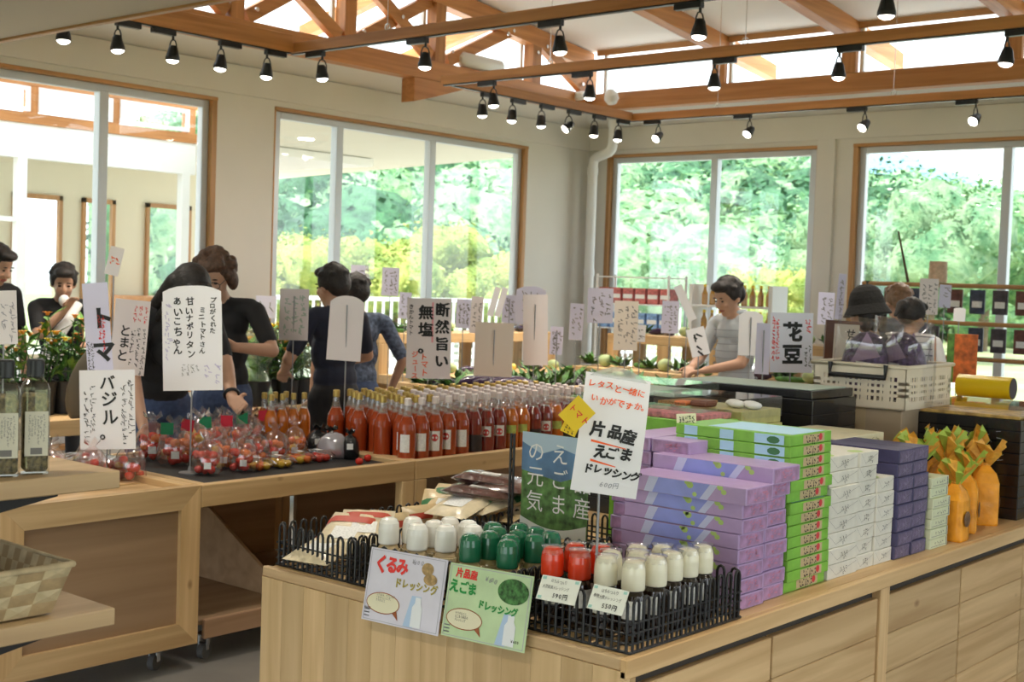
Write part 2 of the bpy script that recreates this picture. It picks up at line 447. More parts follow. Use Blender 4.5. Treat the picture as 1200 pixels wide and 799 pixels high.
# low sloping aisle ceilings, high ceiling and soffit over the entrance side
c = MB()
c.add([(-9, 1, 3.24), (-8.43, 1, 3.38), (-8.43, 10.96, 3.38), (-9, YW, 3.24), (-9, 1, 3.30), (-8.43, 1, 3.44), (-8.43, 10.96, 3.44), (-9, YW, 3.30)],
      [(0, 1, 2, 3), (4, 7, 6, 5), (0, 3, 7, 4), (1, 5, 6, 2), (0, 4, 5, 1), (3, 2, 6, 7)])
c.add([(-9, YW, 3.24), (-8.43, 10.96, 3.38), (4, 10.96, 3.38), (4, YW, 3.24), (-9, YW, 3.30), (-8.43, 10.96, 3.44), (4, 10.96, 3.44), (4, YW, 3.30)],
      [(0, 1, 2, 3), (4, 7, 6, 5), (0, 3, 7, 4), (1, 5, 6, 2), (0, 4, 5, 1), (3, 2, 6, 7)])
struct(c.build('trim_1', PLASTER), 'sloping plaster band over the windows')
def zr(y): return 3.93 + .115 * (10.95 - y)
c = MB().prism([(3.9, zr(3.9)), (11.02, zr(11.02)), (11.02, zr(11.02) + .1), (3.9, zr(3.9) + .1)], -8.5, 4.0, 'yz')
struct(c.build('ceiling', CEILW), 'white high ceiling sloping to the clerestory')
c = MB().box((-9, -4, 2.8), (4, 3.86, 2.95)).box((-9, 3.74, 2.95), (4, 3.86, 4.85))
struct(c.build('ceiling_soffit', SOFFIT), 'low grey soffit over the near side of the shop')
struct(MB().box((-9, 3.86, 2.785), (4, 3.9, 2.83), 0, .004).build('trim_2', TRIMW[0]), 'brown wooden edge strip of the soffit')

# unseen lower roofs outside the clerestory, added to bounce sunlight onto the ceiling
RMET = mat('bounce_metal_roof', (.88, .88, .86), .5)
struct(MB().prism([(11.04, 3.45), (13.2, 3.235), (13.2, 3.275), (11.04, 3.49)], -8.5, 4, 'yz').build('roof_bounce_back', RMET), 'unseen pale metal roof added below the back clerestory to bounce light')
struct(MB().prism([(-8.52, 3.45), (-10.2, 3.245), (-10.2, 3.285), (-8.52, 3.49)], 1, 11.0, 'xz').build('roof_bounce_left', RMET), 'unseen pale metal roof added below the gable glass to bounce light')
# roof timbers
XB, YB = -8.43, 10.95
def timber(name, label, mb, m, cat='beam', group=None):
    return tag(mb.build(name, m), label, cat, group)
timber('roof_beam', 'long brown beam along the left wall carrying the truss', MB().box((XB - .07, 3.9, 3.30), (XB + .07, YB, 3.48), 0, .006), GLULAM[1])
timber('roof_beam', 'long brown beam across the back below the clerestory windows', MB().box((XB - .07, YB - .07, 3.30), (4, YB + .07, 3.47), 0, .006), GLULAM[0])
timber('haunch_block', 'deep tapered wooden block under the left beam', MB().prism([(8.36, 3.085), (8.6, 3.15), (9.0, 3.27), (9.0, 3.298), (8.36, 3.298)], XB - .08, XB + .08, 'yz'), GLULAM[1], 'beam')
gt = thing('roof_truss', 'brown timber truss with crossed braces standing on the left beam', 'truss', (XB, 7.5, 3.48))
def tb(name, y0, z0, y1, z1, wd, th, m, dx=0.0):
    d = Vector((0, y1 - y0, z1 - z0)); L = d.length; d.normalize(); n = Vector((0, -d.z, d.y))
    mb = MB(); vs = []
    for x in (-th / 2, th / 2):
        for a, b in ((0, -wd / 2), (L, -wd / 2), (L, wd / 2), (0, wd / 2)):
            p = Vector((0, y0 - 7.5, z0 - 3.48)) + d * a + n * b; vs.append((x + dx, p.y, p.z))
    mb.add(vs, [(3, 2, 1, 0), (4, 5, 6, 7), (0, 1, 5, 4), (1, 2, 6, 5), (2, 3, 7, 6), (3, 0, 4, 7)])
    return mb.build(name, m, gt)
tb('top_chord', 3.92, zr(3.92) - .10, 11.0, zr(11.0) - .10, .17, .13, GLULAM[1])
for y in (5.2, 6.42, 7.60, 8.70, 10.08): tb('post', y, 3.478, y, zr(y) - .15, .13, .12, GLULAM[2])
tb('post', 10.98, 3.475, 10.98, zr(10.98) - .15, .15, .13, GLULAM[2])
for qi, a in enumerate(((5.3, 3.52, 6.3, 4.18), (5.35, 4.25, 6.33, 3.52), (6.55, 3.52, 7.5, 4.1), (6.5, 4.15, 7.5, 3.52), (7.7, 3.52, 8.6, 4.02), (7.7, 4.1, 8.6, 3.52), (8.85, 3.52, 9.75, 3.95), (10.15, 3.9, 10.9, 3.52))):
    tb('brace', *a, .11, .07, GLULAM[1], (-.014, .018)[qi % 2])
for y, z in ((8.85, 3.60), (9.62, 3.89), (9.7, 3.93), (10.22, 3.86), (10.82, 3.57), (10.08, 3.78), (7.75, 3.60), (8.2, 3.80), (6.6, 3.58), (6.33, 3.6)):
    MB().cone((.062, 0, 0), (.075, 0, 0), .018, .018, 8).build('bolt', CHROME, gt, (0, y - 7.5, z - 3.48))
rx = [-6.79, -5.44, -3.98, -2.55, -1.1, .35, 1.8]
nm = ['first', 'second', 'third', 'fourth', 'fifth', 'sixth', 'seventh']
raf = None
for i, x in enumerate(rx):
    mb = MB().prism([(-7.05, zr(3.9) - .17), (.95, zr(11.9) - .17), (.95, zr(11.9) - .03), (.07, zr(11.02) - .002), (-7.05, zr(3.9) - .002)], -.06, .06, 'yz')
    o = mb.build('rafter', GLULAM[1], None, (x, YB, 0))
    tag(o, 'sloping brown rafter, %s from the left under the white ceiling' % nm[i], 'rafter', 'rafters')
for i, x in enumerate([-8.35] + rx):
    if i: tag(MB().box((-.07, -.06, 3.472), (.07, .0, zr(YB) - .18), 0, .004).build('clerestory_post', GLULAM[2], None, (x, YB, 0)), 'short brown post between high windows, %s from the left' % nm[i - 1], 'post', 'clerestory posts')
timber('head_rail', 'slim brown rail along the top of the high back windows', MB().box((-8.3, YB + .005, 3.87), (4, YB + .02, 3.93), 0, .004), TRIMW[0], 'rail')
wf = MB()
for x in [-8.28] + rx: wf.box((x + .07, YB + .02, 3.47), (x + .105, YB + .06, 3.88))
o = struct(wf.build('window_5', WHITEP), 'row of high clerestory windows above the back beam')
xs = [-8.28] + rx
for i in range(len(xs) - 1): MB().box((xs[i] + .1, YB + .035, 3.47), (xs[i + 1] - .06, YB + .04, 3.88)).build('pane', GLASS, o)
wf = MB(); ys = [3.95, 5.2, 6.42, 7.60, 8.70, 10.08, 10.95]
for y in ys[1:-1]: wf.box((XB - .11, y - .10, 3.48), (XB - .07, y - .065, zr(y) - .1))
o = struct(wf.build('window_6', WHITEP), 'glazed gable behind the timber truss')
for i in range(6):
    a, b = ys[i] + .07, ys[i + 1] - .10
    MB().prism([(a, 3.48), (b, 3.48), (b, zr(b) - .05), (a, zr(a) - .05)], XB - .095, XB - .09, 'yz').build('pane', GLASS, o)
# rafter ends of the eaves seen through the gable glass
for i, y in enumerate((4.8, 6.0, 7.2, 8.4, 9.6)):
    mb = MB().prism([(-.1, zr(y) - .12), (-1.5, zr(y) - .45), (-1.5, zr(y) - .32), (-.1, zr(y) + .02)], -.05, .05, 'xz')
    tag(mb.build('eave_rafter', GLULAM[0], None, (XB, y, 0)), 'eave rafter outside the gable glass, %s from the soffit' % ORD[i], 'rafter', 'eave rafters')

# white downpipe in the corner
p = [(-8.80, 11.62, 0.02), (-8.80, 11.62, 2.80), (-8.79, 11.62, 2.88), (-8.74, 11.62, 2.915), (-8.50, 11.50, 2.945), (-8.44, 11.47, 2.98), (-8.41, 11.45, 3.05), (-8.41, 11.45, 3.28)]
t = thing('downpipe', 'white rain pipe bending down the corner beside the back window', 'pipe', p[0])
MB().tube([Vector(q) - Vector(p[0]) for q in p], .055, 12).build('pipe', WHITEP, t)
for q in ((-8.80, 11.62, 2.72), (-8.80, 11.62, 1.6), (-8.41, 11.45, 3.2)):
    q = Vector(q) - Vector(p[0]); MB().cone(q, q + Vector((0, 0, .08)), .062, .062, 12).build('collar', WHITEP, t)
# duct bodies and round heads near the corner of the beams
tag(MB().lathe([(.0, 0), (.05, .005), (.075, .05), (.065, .11), (.03, .15), (0, .16)], (0, 0, 0), 14).build('smoke_detector', WHITEP, None, (-7.95, 10.78, 3.34), (.5, .2, 0)), 'round white sensor on the back beam beside the corner', 'sensor')
tag(MB().tube([(0, -.30, 0), (0, -.26, .0), (0, .26, 0), (0, .30, 0)], [.03, .07, .07, .03], 12).build('air_duct', WHITEP, None, (XB + .02, 9.3, 3.56)), 'short white duct lying on the left beam behind the truss', 'duct')
tag(MB().lathe([(.0, 0), (.06, .0), (.07, .03), (.05, .08), (0, .09)], (0, 0, 0), 14).build('smoke_detector', WHITEP, None, (-8.33, 10.75, 3.40), (.3, .0, 0)), 'small white sensor at the corner of the beams above the downpipe', 'sensor')

# ------------------------------------------------------------------ outdoors
def rnd(a, b): return random.uniform(a, b)
GRASS = mat('ground_outside', (0.30, 0.34, 0.17), 0.9, var=0.25, vscale=.6)
PAVE = mat('pale_paving', (0.55, 0.53, 0.48), 0.85, var=.08, vscale=1.2)
struct(MB().box((-130, -40, -.5), (40, 150, -.14)).build('ground', GRASS), 'grassy ground outside the shop')
struct(MB().box((-24, -2, -.14), (-9.2, 26, -.10)).box((-9.2, 11.96, -.14), (6, 19, -.10)).build('ground_terrace', PAVE), 'pale paved terrace outside the windows')
# neighbouring wing seen through the left-hand window
an = thing('shop_wing', 'cream neighbouring wing with white band, timber beam and small top windows', 'building', (-12.5, 6, -.1))
CREAM = mat('cream_render', (0.80, 0.75, 0.60), 0.85)
def P(mb, name, m): return mb.build(name, m, an, (12.5, -6, .1))
P(MB().box((-12.6, 2.5, 2.60), (-12.5, 9.05, 2.95)), 'white_band', WHITEP)
P(MB().box((-12.62, 2.5, 2.95), (-12.48, 9.05, 3.06), 0, .005), 'timber_beam', GLULAM[1])
P(MB().box((-12.62, 2.5, 3.33), (-12.48, 9.05, 3.42), 0, .005), 'timber_beam', GLULAM[1])
for y in (5.9, 7.05, 8.0, 8.98): P(MB().box((-12.61, y - .05, 3.06), (-12.49, y + .05, 3.33)), 'timber_post', GLULAM[2])
for y0, y1 in ((4.8, 5.85), (5.95, 7.0), (7.1, 7.95), (8.05, 8.93)):
    f = MB()
    for a in ((y0, 3.07, y0 + .04, 3.32), (y1 - .04, 3.07, y1, 3.32), (y0 + .04, 3.07, y1 - .04, 3.11), (y0 + .04, 3.28, y1 - .04, 3.32)): f.box((-12.49, a[0], a[1]), (-12.46, a[2], a[3]))
    f = P(f, 'top_window', WHITEP); g = MB().box((-12.5, y0 + .03, 3.09), (-12.495, y1 - .03, 3.30)).build('pane', GLASS, f)
for y in (6.95, 8.93): P(MB().box((-12.6, y - .05, 0), (-12.5, y + .05, 2.6)), 'frame_post', WHITEP)
P(MB().box((-12.6, 2.5, 1.95), (-12.52, 6.9, 2.0)), 'frame_rail', WHITEP)
cw = MB()
for y0, y1 in ((2.5, 8.75), (9.45, 9.75), (10.25, 10.75), (11.5, 11.9)): cw.box((-16.1, y0, .35), (-16, y1, 2.45))
cw.box((-16.1, 2.5, 2.45), (-16, 11.9, 2.95)).box((-16.1, 2.5, 0), (-16, 11.9, .35))
P(cw, 'far_wall', CREAM)
P(MB().box((-16, 9.0, 2.95), (-12.6, 11.9, 3.05)).box((-16.1, 2.5, 2.95), (-12.6, 9.0, 3.05)), 'roof_slab', CEILW)
for y0, y1 in ((8.75, 9.45), (9.75, 10.25), (10.75, 11.5)):
    f = MB()
    for a in ((y0, .35, y0 + .05, 2.45), (y1 - .05, .35, y1, 2.45), (y0, 2.39, y1, 2.45)): f.box((-16.02, a[0], a[1]), (-15.95, a[2], a[3]))
    f = P(f, 'far_window', TRIMW[2]); MB().box((-16.03, y0, .35), (-16.025, y1, 2.45)).build('pane', GLASS, f)
P(MB().box((-15.9, 10.2, -.1), (-14.6, 11.9, 1.15), 0, .01), 'counter_block', wood('orange_boards', 1, (.55, .22, .07), (.7, .33, .12), .5))
P(MB().box((-16.4, 8.9, 2.52), (-16.2, 12.2, 2.75)), 'far_beam', GLULAM[1])
# porch canopy over the terrace
can = MB().prism([(-9.2, 7.25), (-9.2, 12.2), (-16.9, 13.85), (-17.0, 13.2), (-12.7, 9.45)], 3.06, 3.22, 'xy')
ct = tag(can.build('porch_canopy', mat('canopy_underside', (.78, .74, .62), .85)), 'cream porch canopy outside the three-pane window', 'canopy')
MB().cone((-11.6, 9.9, 3.05), (-11.6, 9.9, 3.062), .09, .09, 16).build('downlight', mat('porch_lamp', (1, 1, 1), .5, emit=(1, .95, .85), estr=8), ct)
# white terrace railing
fn = thing('terrace_railing', 'white picket railing along the terrace outside the three-pane window', 'fence', (-17, 18, -.1))
MB().box((-.03, -6, 1.2), (.03, 14, 1.27)).build('top_rail', WHITEP, fn); MB().box((-.03, -6, .12), (.03, 14, .18)).build('bottom_rail', WHITEP, fn)
pk = MB().box((-.012, -.02, .0), (.012, .02, 1.2)).mesh('picket', [WHITEP])
for i in range(96): link('picket', pk, fn, (0, -5.9 + i * .205, 0))
# trees
LEAFM = []
for nme, c0, c1 in (('leaf_yellow_green', (.26, .42, .06), (.72, .80, .20)), ('leaf_green', (.08, .27, .10), (.36, .62, .26)), ('leaf_dark', (.03, .13, .06), (.10, .30, .13)), ('leaf_pale', (.15, .38, .18), (.50, .72, .40))):
    m, t, b = nt(nme); L = t.links
    tc = t.nodes.new('ShaderNodeTexCoord'); n = t.nodes.new('ShaderNodeTexNoise'); n.inputs['Scale'].default_value = 1.5; n.inputs['Detail'].default_value = 10; n.inputs['Roughness'].default_value = .68
    r = t.nodes.new('ShaderNodeValToRGB'); r.color_ramp.elements[0].position = .40; r.color_ramp.elements[1].position = .60
    r.color_ramp.elements[0].color = (*c0, 1); r.color_ramp.elements[1].color = (*c1, 1)
    L.new(tc.outputs['Object'], n.inputs['Vector']); L.new(n.outputs['Fac'], r.inputs['Fac']); L.new(r.outputs['Color'], b.inputs['Base Color'])
    b.inputs['Roughness'].default_value = .7
    bp = t.nodes.new('ShaderNodeBump'); bp.inputs['Strength'].default_value = 1.0; bp.inputs['Distance'].default_value = .6; L.new(n.outputs['Fac'], bp.inputs['Height']); L.new(bp.outputs['Normal'], b.inputs['Normal'])
    LEAFM.append(m)
_bm = bmesh.new(); bmesh.ops.create_icosphere(_bm, subdivisions=2, radius=1); ICO = ([v.co.copy() for v in _bm.verts], [tuple(v.index for v in f.verts) for f in _bm.faces]); _bm.free()
def crown(mb, c, r, mi, nleaf=110, ls=.16, sq=.85):
    off = Vector((rnd(0, 99), rnd(0, 99), rnd(0, 99)))
    def rad(d): return r * (.80 + .42 * noise.noise(d * 1.7 + off) + .22 * noise.noise(d * 4 + off))
    mb.add([(c[0] + p.x * rad(p) * .93, c[1] + p.y * rad(p) * .93, c[2] + p.z * rad(p) * .93 * sq) for p in ICO[0]], ICO[1], mi, True)
    for k in range(nleaf):
        d = Vector((random.gauss(0, 1), random.gauss(0, 1), random.gauss(.25, 1))).normalized()
        q = Vector(c) + Vector((d.x, d.y, d.z * sq)) * rad(d) * rnd(.9, 1.12)
        a = Vector((random.gauss(0, 1), random.gauss(0, 1), random.gauss(0, .6))).normalized(); b = a.cross(d + Vector((rnd(-.5, .5), rnd(-.5, .5), rnd(-.5, .5)))).normalized()
        s_ = r * ls * rnd(.6, 1.3)
        mb.add([q - a * s_, q + b * s_ * .6, q + a * s_, q - b * s_ * .6], [(0, 1, 2, 3)], mi)
def outdir(px): return math.atan2(px - 600, FPX)
def polar(px, dist):
    a = YAW - outdir(px)
    return -math.sin(a) * dist, math.cos(a) * dist
fo = MB(); random.seed(11)
for i in range(560):
    px = rnd(180, 1330); r = math.sqrt(rnd(48 ** 2, 150 ** 2))
    x, y = polar(px, r)
    slope = .125 if px < 860 else .125 - .055 * min(1, (px - 860) / 250)
    z = -2.5 + (r - 48) * slope + (1.2 * noise.noise(Vector((x, y, 0)) * .03))
    R = rnd(2.6, 4.3) * (1 + (r - 48) / 300)
    crown(fo, (x, y, z + R * .9), R, random.choice((0, 1, 1, 2)), 300, .055)
fo = fo.build('forest_hillside', [LEAFM[1], LEAFM[3], LEAFM[2]])
fo['kind'] = 'stuff'; tag(fo, 'dense green forest covering the hillside outside the windows', 'forest')
hm = MB(); N = 40
hm.sheet(lambda u, v: (*polar(100 + 1300 * u, 44 + 130 * v), -2.6 + 130 * v * (.125 if u < .6 else .125 - .055 * min(1, (u - .6) / .2)) ), N, 8)
struct(hm.build('ground_hill', mat('forest_floor', (.10, .20, .06), .9)), 'forest floor of the hillside')
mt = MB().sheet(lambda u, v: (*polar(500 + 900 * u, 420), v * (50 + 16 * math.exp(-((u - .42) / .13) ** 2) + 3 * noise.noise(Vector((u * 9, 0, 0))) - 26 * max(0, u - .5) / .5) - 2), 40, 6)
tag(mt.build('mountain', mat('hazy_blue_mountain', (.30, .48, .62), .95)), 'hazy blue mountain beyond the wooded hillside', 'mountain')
near = [(335, 27, 4.4, 0), (372, 31, 4.3, 0), (425, 26, 4.2, 0), (462, 34, 4.8, 0), (505, 29, 4.6, 0), (548, 32, 4.2, 3), (585, 27, 3.7, 0), (625, 33, 4.6, 0), (300, 36, 4.2, 3), (735, 30, 3.4, 3), (920, 34, 3.6, 0), (985, 40, 4.6, 3), (1085, 36, 4.9, 3), (1150, 44, 4.8, 1)]
BARK = mat('bark', (.16, .11, .07), .9, var=.3, vscale=5)
for i, (px, d, h, mi) in enumerate(near):
    if px < 960: h *= .66
    x, y = polar(px, d)
    where = 'outside the three-pane window' if px < 640 else ('outside the two-pane back window' if px < 960 else 'outside the right-hand window')
    k = sum(1 for q in near[:i] if (q[0] < 640) == (px < 640) and ((q[0] < 960) == (px < 960)))
    t = thing('tree', '%s tree %s, %s listed from the left' % (('yellow-green', 'green', 'dark green', 'pale green')[mi], where, ORD[sum(1 for q in near if q[0] < px and ((q[0] < 640) == (px < 640)) and ((q[0] < 960) == (px < 960)))]), 'tree', (x, y, -.2), 0, 'trees beyond the terrace')
    t['label'] = t['label'].replace(' listed', '')
    MB().tube([(0, 0, 0), (.05, .03, h * .35), (0, 0, h * .7)], [.2, .15, .07], 8).build('trunk', BARK, t)
    fm = MB()
    for q in range(6):
        a = rnd(0, 2 * PI); rr = rnd(.3, 1.2)
        crown(fm, (math.cos(a) * rr * 1.1, math.sin(a) * rr * 1.1, h * rnd(.42, .78)), h * rnd(.24, .34), 0, 420, .06)
    fm.build('foliage', LEAFM[mi], t)
random.seed(7)
# ================================================================== TRACK LIGHTING
ZK = 3.0
LENS = mat('lamp_lens', (1, .97, .9), .3, emit=(1, .93, .82), estr=9)
def lamp_parts():
    d = MB().box((-.02, -.012, -.034), (.02, .155, -.002), 0, .003).mesh('driver_box', [BLACK])
    st = MB().cone((0, 0, -.034), (0, 0, -.06), .008, .008, 8).mesh('stem', [BLACK])
    yk = MB()
    for sx in (-1, 1):
        yk.tube([(0, 0, -.055), (sx * .022, 0, -.063), (sx * .036, 0, -.09), (sx * .04, 0, -.12), (sx * .041, 0, -.152)], .0045, 6)
    yk = yk.mesh('yoke', [BLACK])
    hd = MB().lathe([(.041, -.185), (.044, -.178), (.044, -.165), (.037, -.14), (.028, -.105), (.02, -.092), (0, -.09)], n=18).mesh('lamp_head', [BLACK])
    le = MB().lathe([(0, -.203), (.018, -.200), (.032, -.192), (.038, -.184), (.038, -.18)], n=18).mesh('lens', [LENS])
    return d, st, yk, hd, le
LP = lamp_parts()
def track_lamp(loc, rz, label, tilt=(0, 0), watts=42, group='track spotlights'):
    t = thing('track_spotlight', label, 'spotlight', loc, rz, group)
    link('driver_box', LP[0], t); link('stem', LP[1], t)
    y = link('yoke', LP[2], t); h = link('lamp_head', LP[3], t)
    # the head swivels about the yoke's lower pins
    piv = Matrix.Translation((0, 0, -.145)) @ Euler((tilt[0], tilt[1], 0)).to_matrix().to_4x4() @ Matrix.Translation((0, 0, .145))
    h.matrix_local = piv
    link('lens', LP[4], h)
    ld = bpy.data.lights.new('spot', 'SPOT'); ld.energy = watts; ld.spot_size = math.radians(95); ld.spot_blend = .8; ld.shadow_soft_size = .035; ld.color = (1, .90, .76)
    lo = bpy.data.objects.new('spot', ld); COL.objects.link(lo); lo.parent = h; lo.location = (0, 0, -.215)
    return t
def frame(label, parts, wires, loc):
    t = thing('lighting_track', label, 'lighting track', loc)
    L = Vector(loc)
    for a, b, ax in parts:
        MB().box(Vector(a) - L, Vector(b) - L, 0, .004).build('wooden_bar', GLULAM[ax], t)
        lo = [min(p, q) for p, q in zip(a, b)]; hi = [max(p, q) for p, q in zip(a, b)]
        MB().box(Vector((lo[0] + .012, lo[1] + .012, lo[2] - .008)) - L, Vector((hi[0] - .012, hi[1] - .012, lo[2])) - L).build('black_rail', BLACK, t)
    for x, y, z in wires:
        m = MB().tube([Vector((x, y, z)) - L, Vector((x, y, zr(y) - .001)) - L], .0028, 5)
        m.tube([Vector((x + .022 * math.cos(a), y, z + .022 + .022 * math.sin(a))) - L for a in [2 * PI * i / 10 for i in range(10)]], .004, 5, closed=True)
        m.build('suspension_wire', CHROME, t)
    return t
XF, Y1, Y2, Y3 = -7.0, 5.85, 7.37, 9.80
frame('nearer brown lighting track corner hung in front of the soffit', [((XF - .03, 3.95, ZK), (XF + .03, Y1 - .03, ZK + .12), 1), ((XF - .03, Y1 - .03, ZK), (3.6, Y1 + .03, ZK + .07), 0)], [(-6.1, Y1, ZK + .07), (-4.4, Y1, ZK + .07), (-2.0, Y1, ZK + .07)], (XF, Y1, ZK))
frame('farther brown lighting track hung as a rectangle in front of the windows', [((XF - .03, Y2 + .03, ZK), (XF + .03, Y3 - .03, ZK + .075), 1), ((XF - .05, Y2 - .03, ZK), (3.6, Y2 + .03, ZK + .07), 0), ((XF - .03, Y3 - .03, ZK), (3.6, Y3 + .03, ZK + .065), 0)],
      [(-6.0, Y2, ZK + .07), (-4.4, Y2, ZK + .07), (-6.1, Y3, ZK + .065), (-4.5, Y3, ZK + .065)], (XF, Y2, ZK))
zl = ZK - .006
for i, px in enumerate((75, 138, 203, 259, 313)):
    y = atx(px, 30 + (px - 140) * .19, XF).y
    track_lamp((XF, y, zl), 0 if i != 2 else PI, 'black spotlight on the left bar of the nearer track, %s from the soffit' % ORD[i], (rnd(-.1, .1), rnd(-.1, .1)))
for i, (px, py) in enumerate(((378, 62), (499, 46), (657, 24), (821, 2), (1041, -30))):
    x = aty(px, py, Y1).x
    track_lamp((x, Y1, zl), PI / 2, 'black spotlight on the front bar of the nearer track, %s from the left' % ORD[i], (rnd(-.08, .08), rnd(-.08, .08)))
for i, px in enumerate((566, 601, 635, 667, 697, 725)):
    y = atx(px, 104 + (px - 566) * .2, XF).y
    track_lamp((XF, y, zl), 0, 'small black spotlight on the side bar of the farther track, %s one back' % ORD[i], (-.75 if i == 3 else rnd(-.1, .1), .5 if i == 3 else 0))
for i, (px, py) in enumerate(((579, 96), (692, 84), (838, 71), (984, 57), (1181, 38))):
    x = aty(px, py, Y2).x
    track_lamp((x, Y2, zl), -PI / 2 if i in (2, 3, 4) else PI / 2, 'black spotlight on the front bar of the farther track, %s from the left' % ORD[i], (rnd(-.08, .08), rnd(-.08, .08)))
for i, (px, py) in enumerate(((772, 142), (879, 135), (1014, 127), (1144, 119))):
    x = aty(px, py, Y3).x
    track_lamp((x, Y3, zl), PI / 2, 'black spotlight turned to the wall on the back bar, %s from the left' % ORD[i], (rnd(.1, .3), rnd(.7, 1.0)))
# small ceiling downlight and unseen soffit lamps added as fill light
def downlight(x, y, z, label, watts):
    t = thing('downlight', label, 'downlight', (x, y, z), 0, 'ceiling downlights')
    MB().lathe([(.05, -.004), (.065, -.006), (.07, 0), (.05, 0)], n=20).build('ring', WHITEP, t)
    MB().lathe([(0, -.003), (.05, -.003), (.05, -.001)], n=20).build('lens', LENS, t)
    ld = bpy.data.lights.new('spot', 'SPOT'); ld.energy = watts; ld.spot_size = math.radians(130); ld.spot_blend = .9; ld.shadow_soft_size = .06; ld.color = (1, .92, .80)
    lo = bpy.data.objects.new('spot', ld); COL.objects.link(lo); lo.parent = t; lo.location = (0, 0, -.03)
pq = aty(665, 4, 9.3); downlight(pq.x, 9.3, zr(9.3) - .002, 'small round downlight in the white ceiling above the farther track', 8)
for i, (x, y) in enumerate(((-3.6, 2.9), (-1.5, 2.9), (-5.6, 2.9), (-.3, .6), (-2.6, .6), (-4.8, .8), (.6, 2.9))):
    downlight(x, y, 2.8, 'unseen added fill lamp in the low grey soffit, %s in order from the edge' % ORD[i], 55)
# ================================================================== FRONT ISLAND COUNTER
IX0, IX1, IY0, IY1, IZ = -2.83, -1.60, 2.30, 6.3, .70
isl = thing('display_island', 'long pale wooden island counter with plank panels in the foreground', 'counter', (-2.2, 4.2, 0))
def IP(mb, name, m, par=None): return mb.build(name, m, par or isl, (2.2, -4.2, 0)) if par is None else mb.build(name, m, par)
IP(MB().box((IX0 + .02, IY0 + .02, .655), (IX1 - .02, IY1 - .02, IZ), 0, .002), 'top_board', PINE[1])
IP(MB().box((IX1 - .02, IY0 + .0, .655), (IX1, IY1, IZ), 0, .003), 'edge_board', PINE[1])
IP(MB().box((IX0, IY0, .672), (IX1 - .02, IY0 + .02, IZ), 0, .003), 'edge_board', wood('edge_lamella', 0, (.42, .27, .14), (.60, .43, .24), .45))
IP(MB().box((IX0 + .04, IY0 + .05, .03), (IX1 - .05, IY1 - .02, .654)), 'carcass', mat('dark_recess', (.05, .04, .03), .8))
IP(MB().box((IX0, IY1 - .02, .03), (IX1 - .022, IY1, .6545), 0, .002), 'end_panel', PINE[0])
IP(MB().box((IX0, IY0 + .021, .03), (IX0 + .02, IY1 - .021, .6545), 0, .002), 'side_panel', PINE[1])
IP(MB().box((IX1 - .05, 6.005, .03), (IX1 - .022, IY1 - .021, .6545), 0, .002), 'stile', PINE[2])
n = 14; sw = (IX1 - .005 - IX0) / n
for i in range(n):
    o = IP(MB().box((IX0 + i * sw, IY0, .03), (IX0 + (i + 1) * sw - .0006, IY0 + .02, .6715), 0, .0006), 'stave', OAKZ)
for y0, y1, zt in ((2.345, 2.978, .620), (2.988, 3.600, .620), (3.672, 4.222, .618), (4.232, 4.80, .618), (4.81, 5.4, .618), (5.41, 6.0, .618)):
    p = IP(MB().box((IX1 - .055, y0, .05), (IX1 - .047, y1, zt - .002)), 'drawer_panel', PINE[1])
    z = zt
    while z > .06:
        h = min(.112 if zt == .620 else .118, z - .05)
        MB().box((IX1 - .047, y0, z - h), (IX1 - .028, y1, z - .0015), 0, .0025).build('plank', PINE[1], p); z -= h
for y in (3.606,): IP(MB().box((IX1 - .06, y, .03), (IX1 - .022, y + .06, .655), 0, .002), 'stile', PINE[2])
IP(MB().box((IX1 - .05, IY0 + .0205, .03), (IX1 - .006, IY0 + .043, .6545), 0, .002), 'stile', PINE[2])

# ------------------------------------------------------------------ wire baskets
def wire_basket(label, x0, x1, y0, y1, h, step=.028):
    t = thing('wire_basket', label, 'basket', ((x0 + x1) / 2, (y0 + y1) / 2, IZ + .001), 0, 'black wire baskets on the island')
    a, b = (x1 - x0) / 2, (y1 - y0) / 2; r = .0028
    base = MB().tube([(-a, -b, r), (a, -b, r), (a, b, r), (-a, b, r)], .004, 6, closed=True); base.build('base_frame', BLACK, t)
    for hz_ in (.18, .36, .55): MB().tube([(-a, -b, h * hz_), (a, -b, h * hz_), (a, b, h * hz_), (-a, b, h * hz_)], r, 6, closed=True).build('middle_wire', BLACK, t)
    g = MB()
    for i in range(1, int(2 * a / .05)): g.tube([(-a + i * .05, -b, r), (-a + i * .05, b, r)], .002, 4)
    g.build('floor_wires', BLACK, t)
    w = step / 2
    lp = MB().tube([(-w * .72, 0, r), (-w * .72, 0, h - .012), (-w * .45, 0, h - .003), (0, 0, h), (w * .45, 0, h - .003), (w * .72, 0, h - .012), (w * .72, 0, r)], .0036, 6).mesh('wire_loop', [BLACK])
    for s in (-1, 1):
        k = max(1, round(2 * a / (step * 1.35)))
        for i in range(k): link('wire_loop', lp, t, (-a + (i + .5) * 2 * a / k, s * b, 0))
        k = max(1, round(2 * b / (step * 1.35)))
        for i in range(k): link('wire_loop', lp, t, (s * a, -b + (i + .5) * 2 * b / k, 0), PI / 2)
    return t
BA = (-2.812, -2.535, 2.335, 3.20); BB = (-2.525, -1.985, 2.335, 2.80); BC = (-1.975, -1.62, 2.335, 2.80); BD = (-2.525, -2.17, 2.84, 3.28)
wire_basket('black wire basket of snack packets at the left corner of the island', *BA, .115)
wire_basket('black wire basket of white-capped and green-capped bottles behind the two posters', *BB, .115)
wire_basket('black wire basket of red-capped and cream-capped bottles at the near corner', *BC, .120)
wire_basket('black wire basket of packets behind the green-capped bottles', *BD, .09)

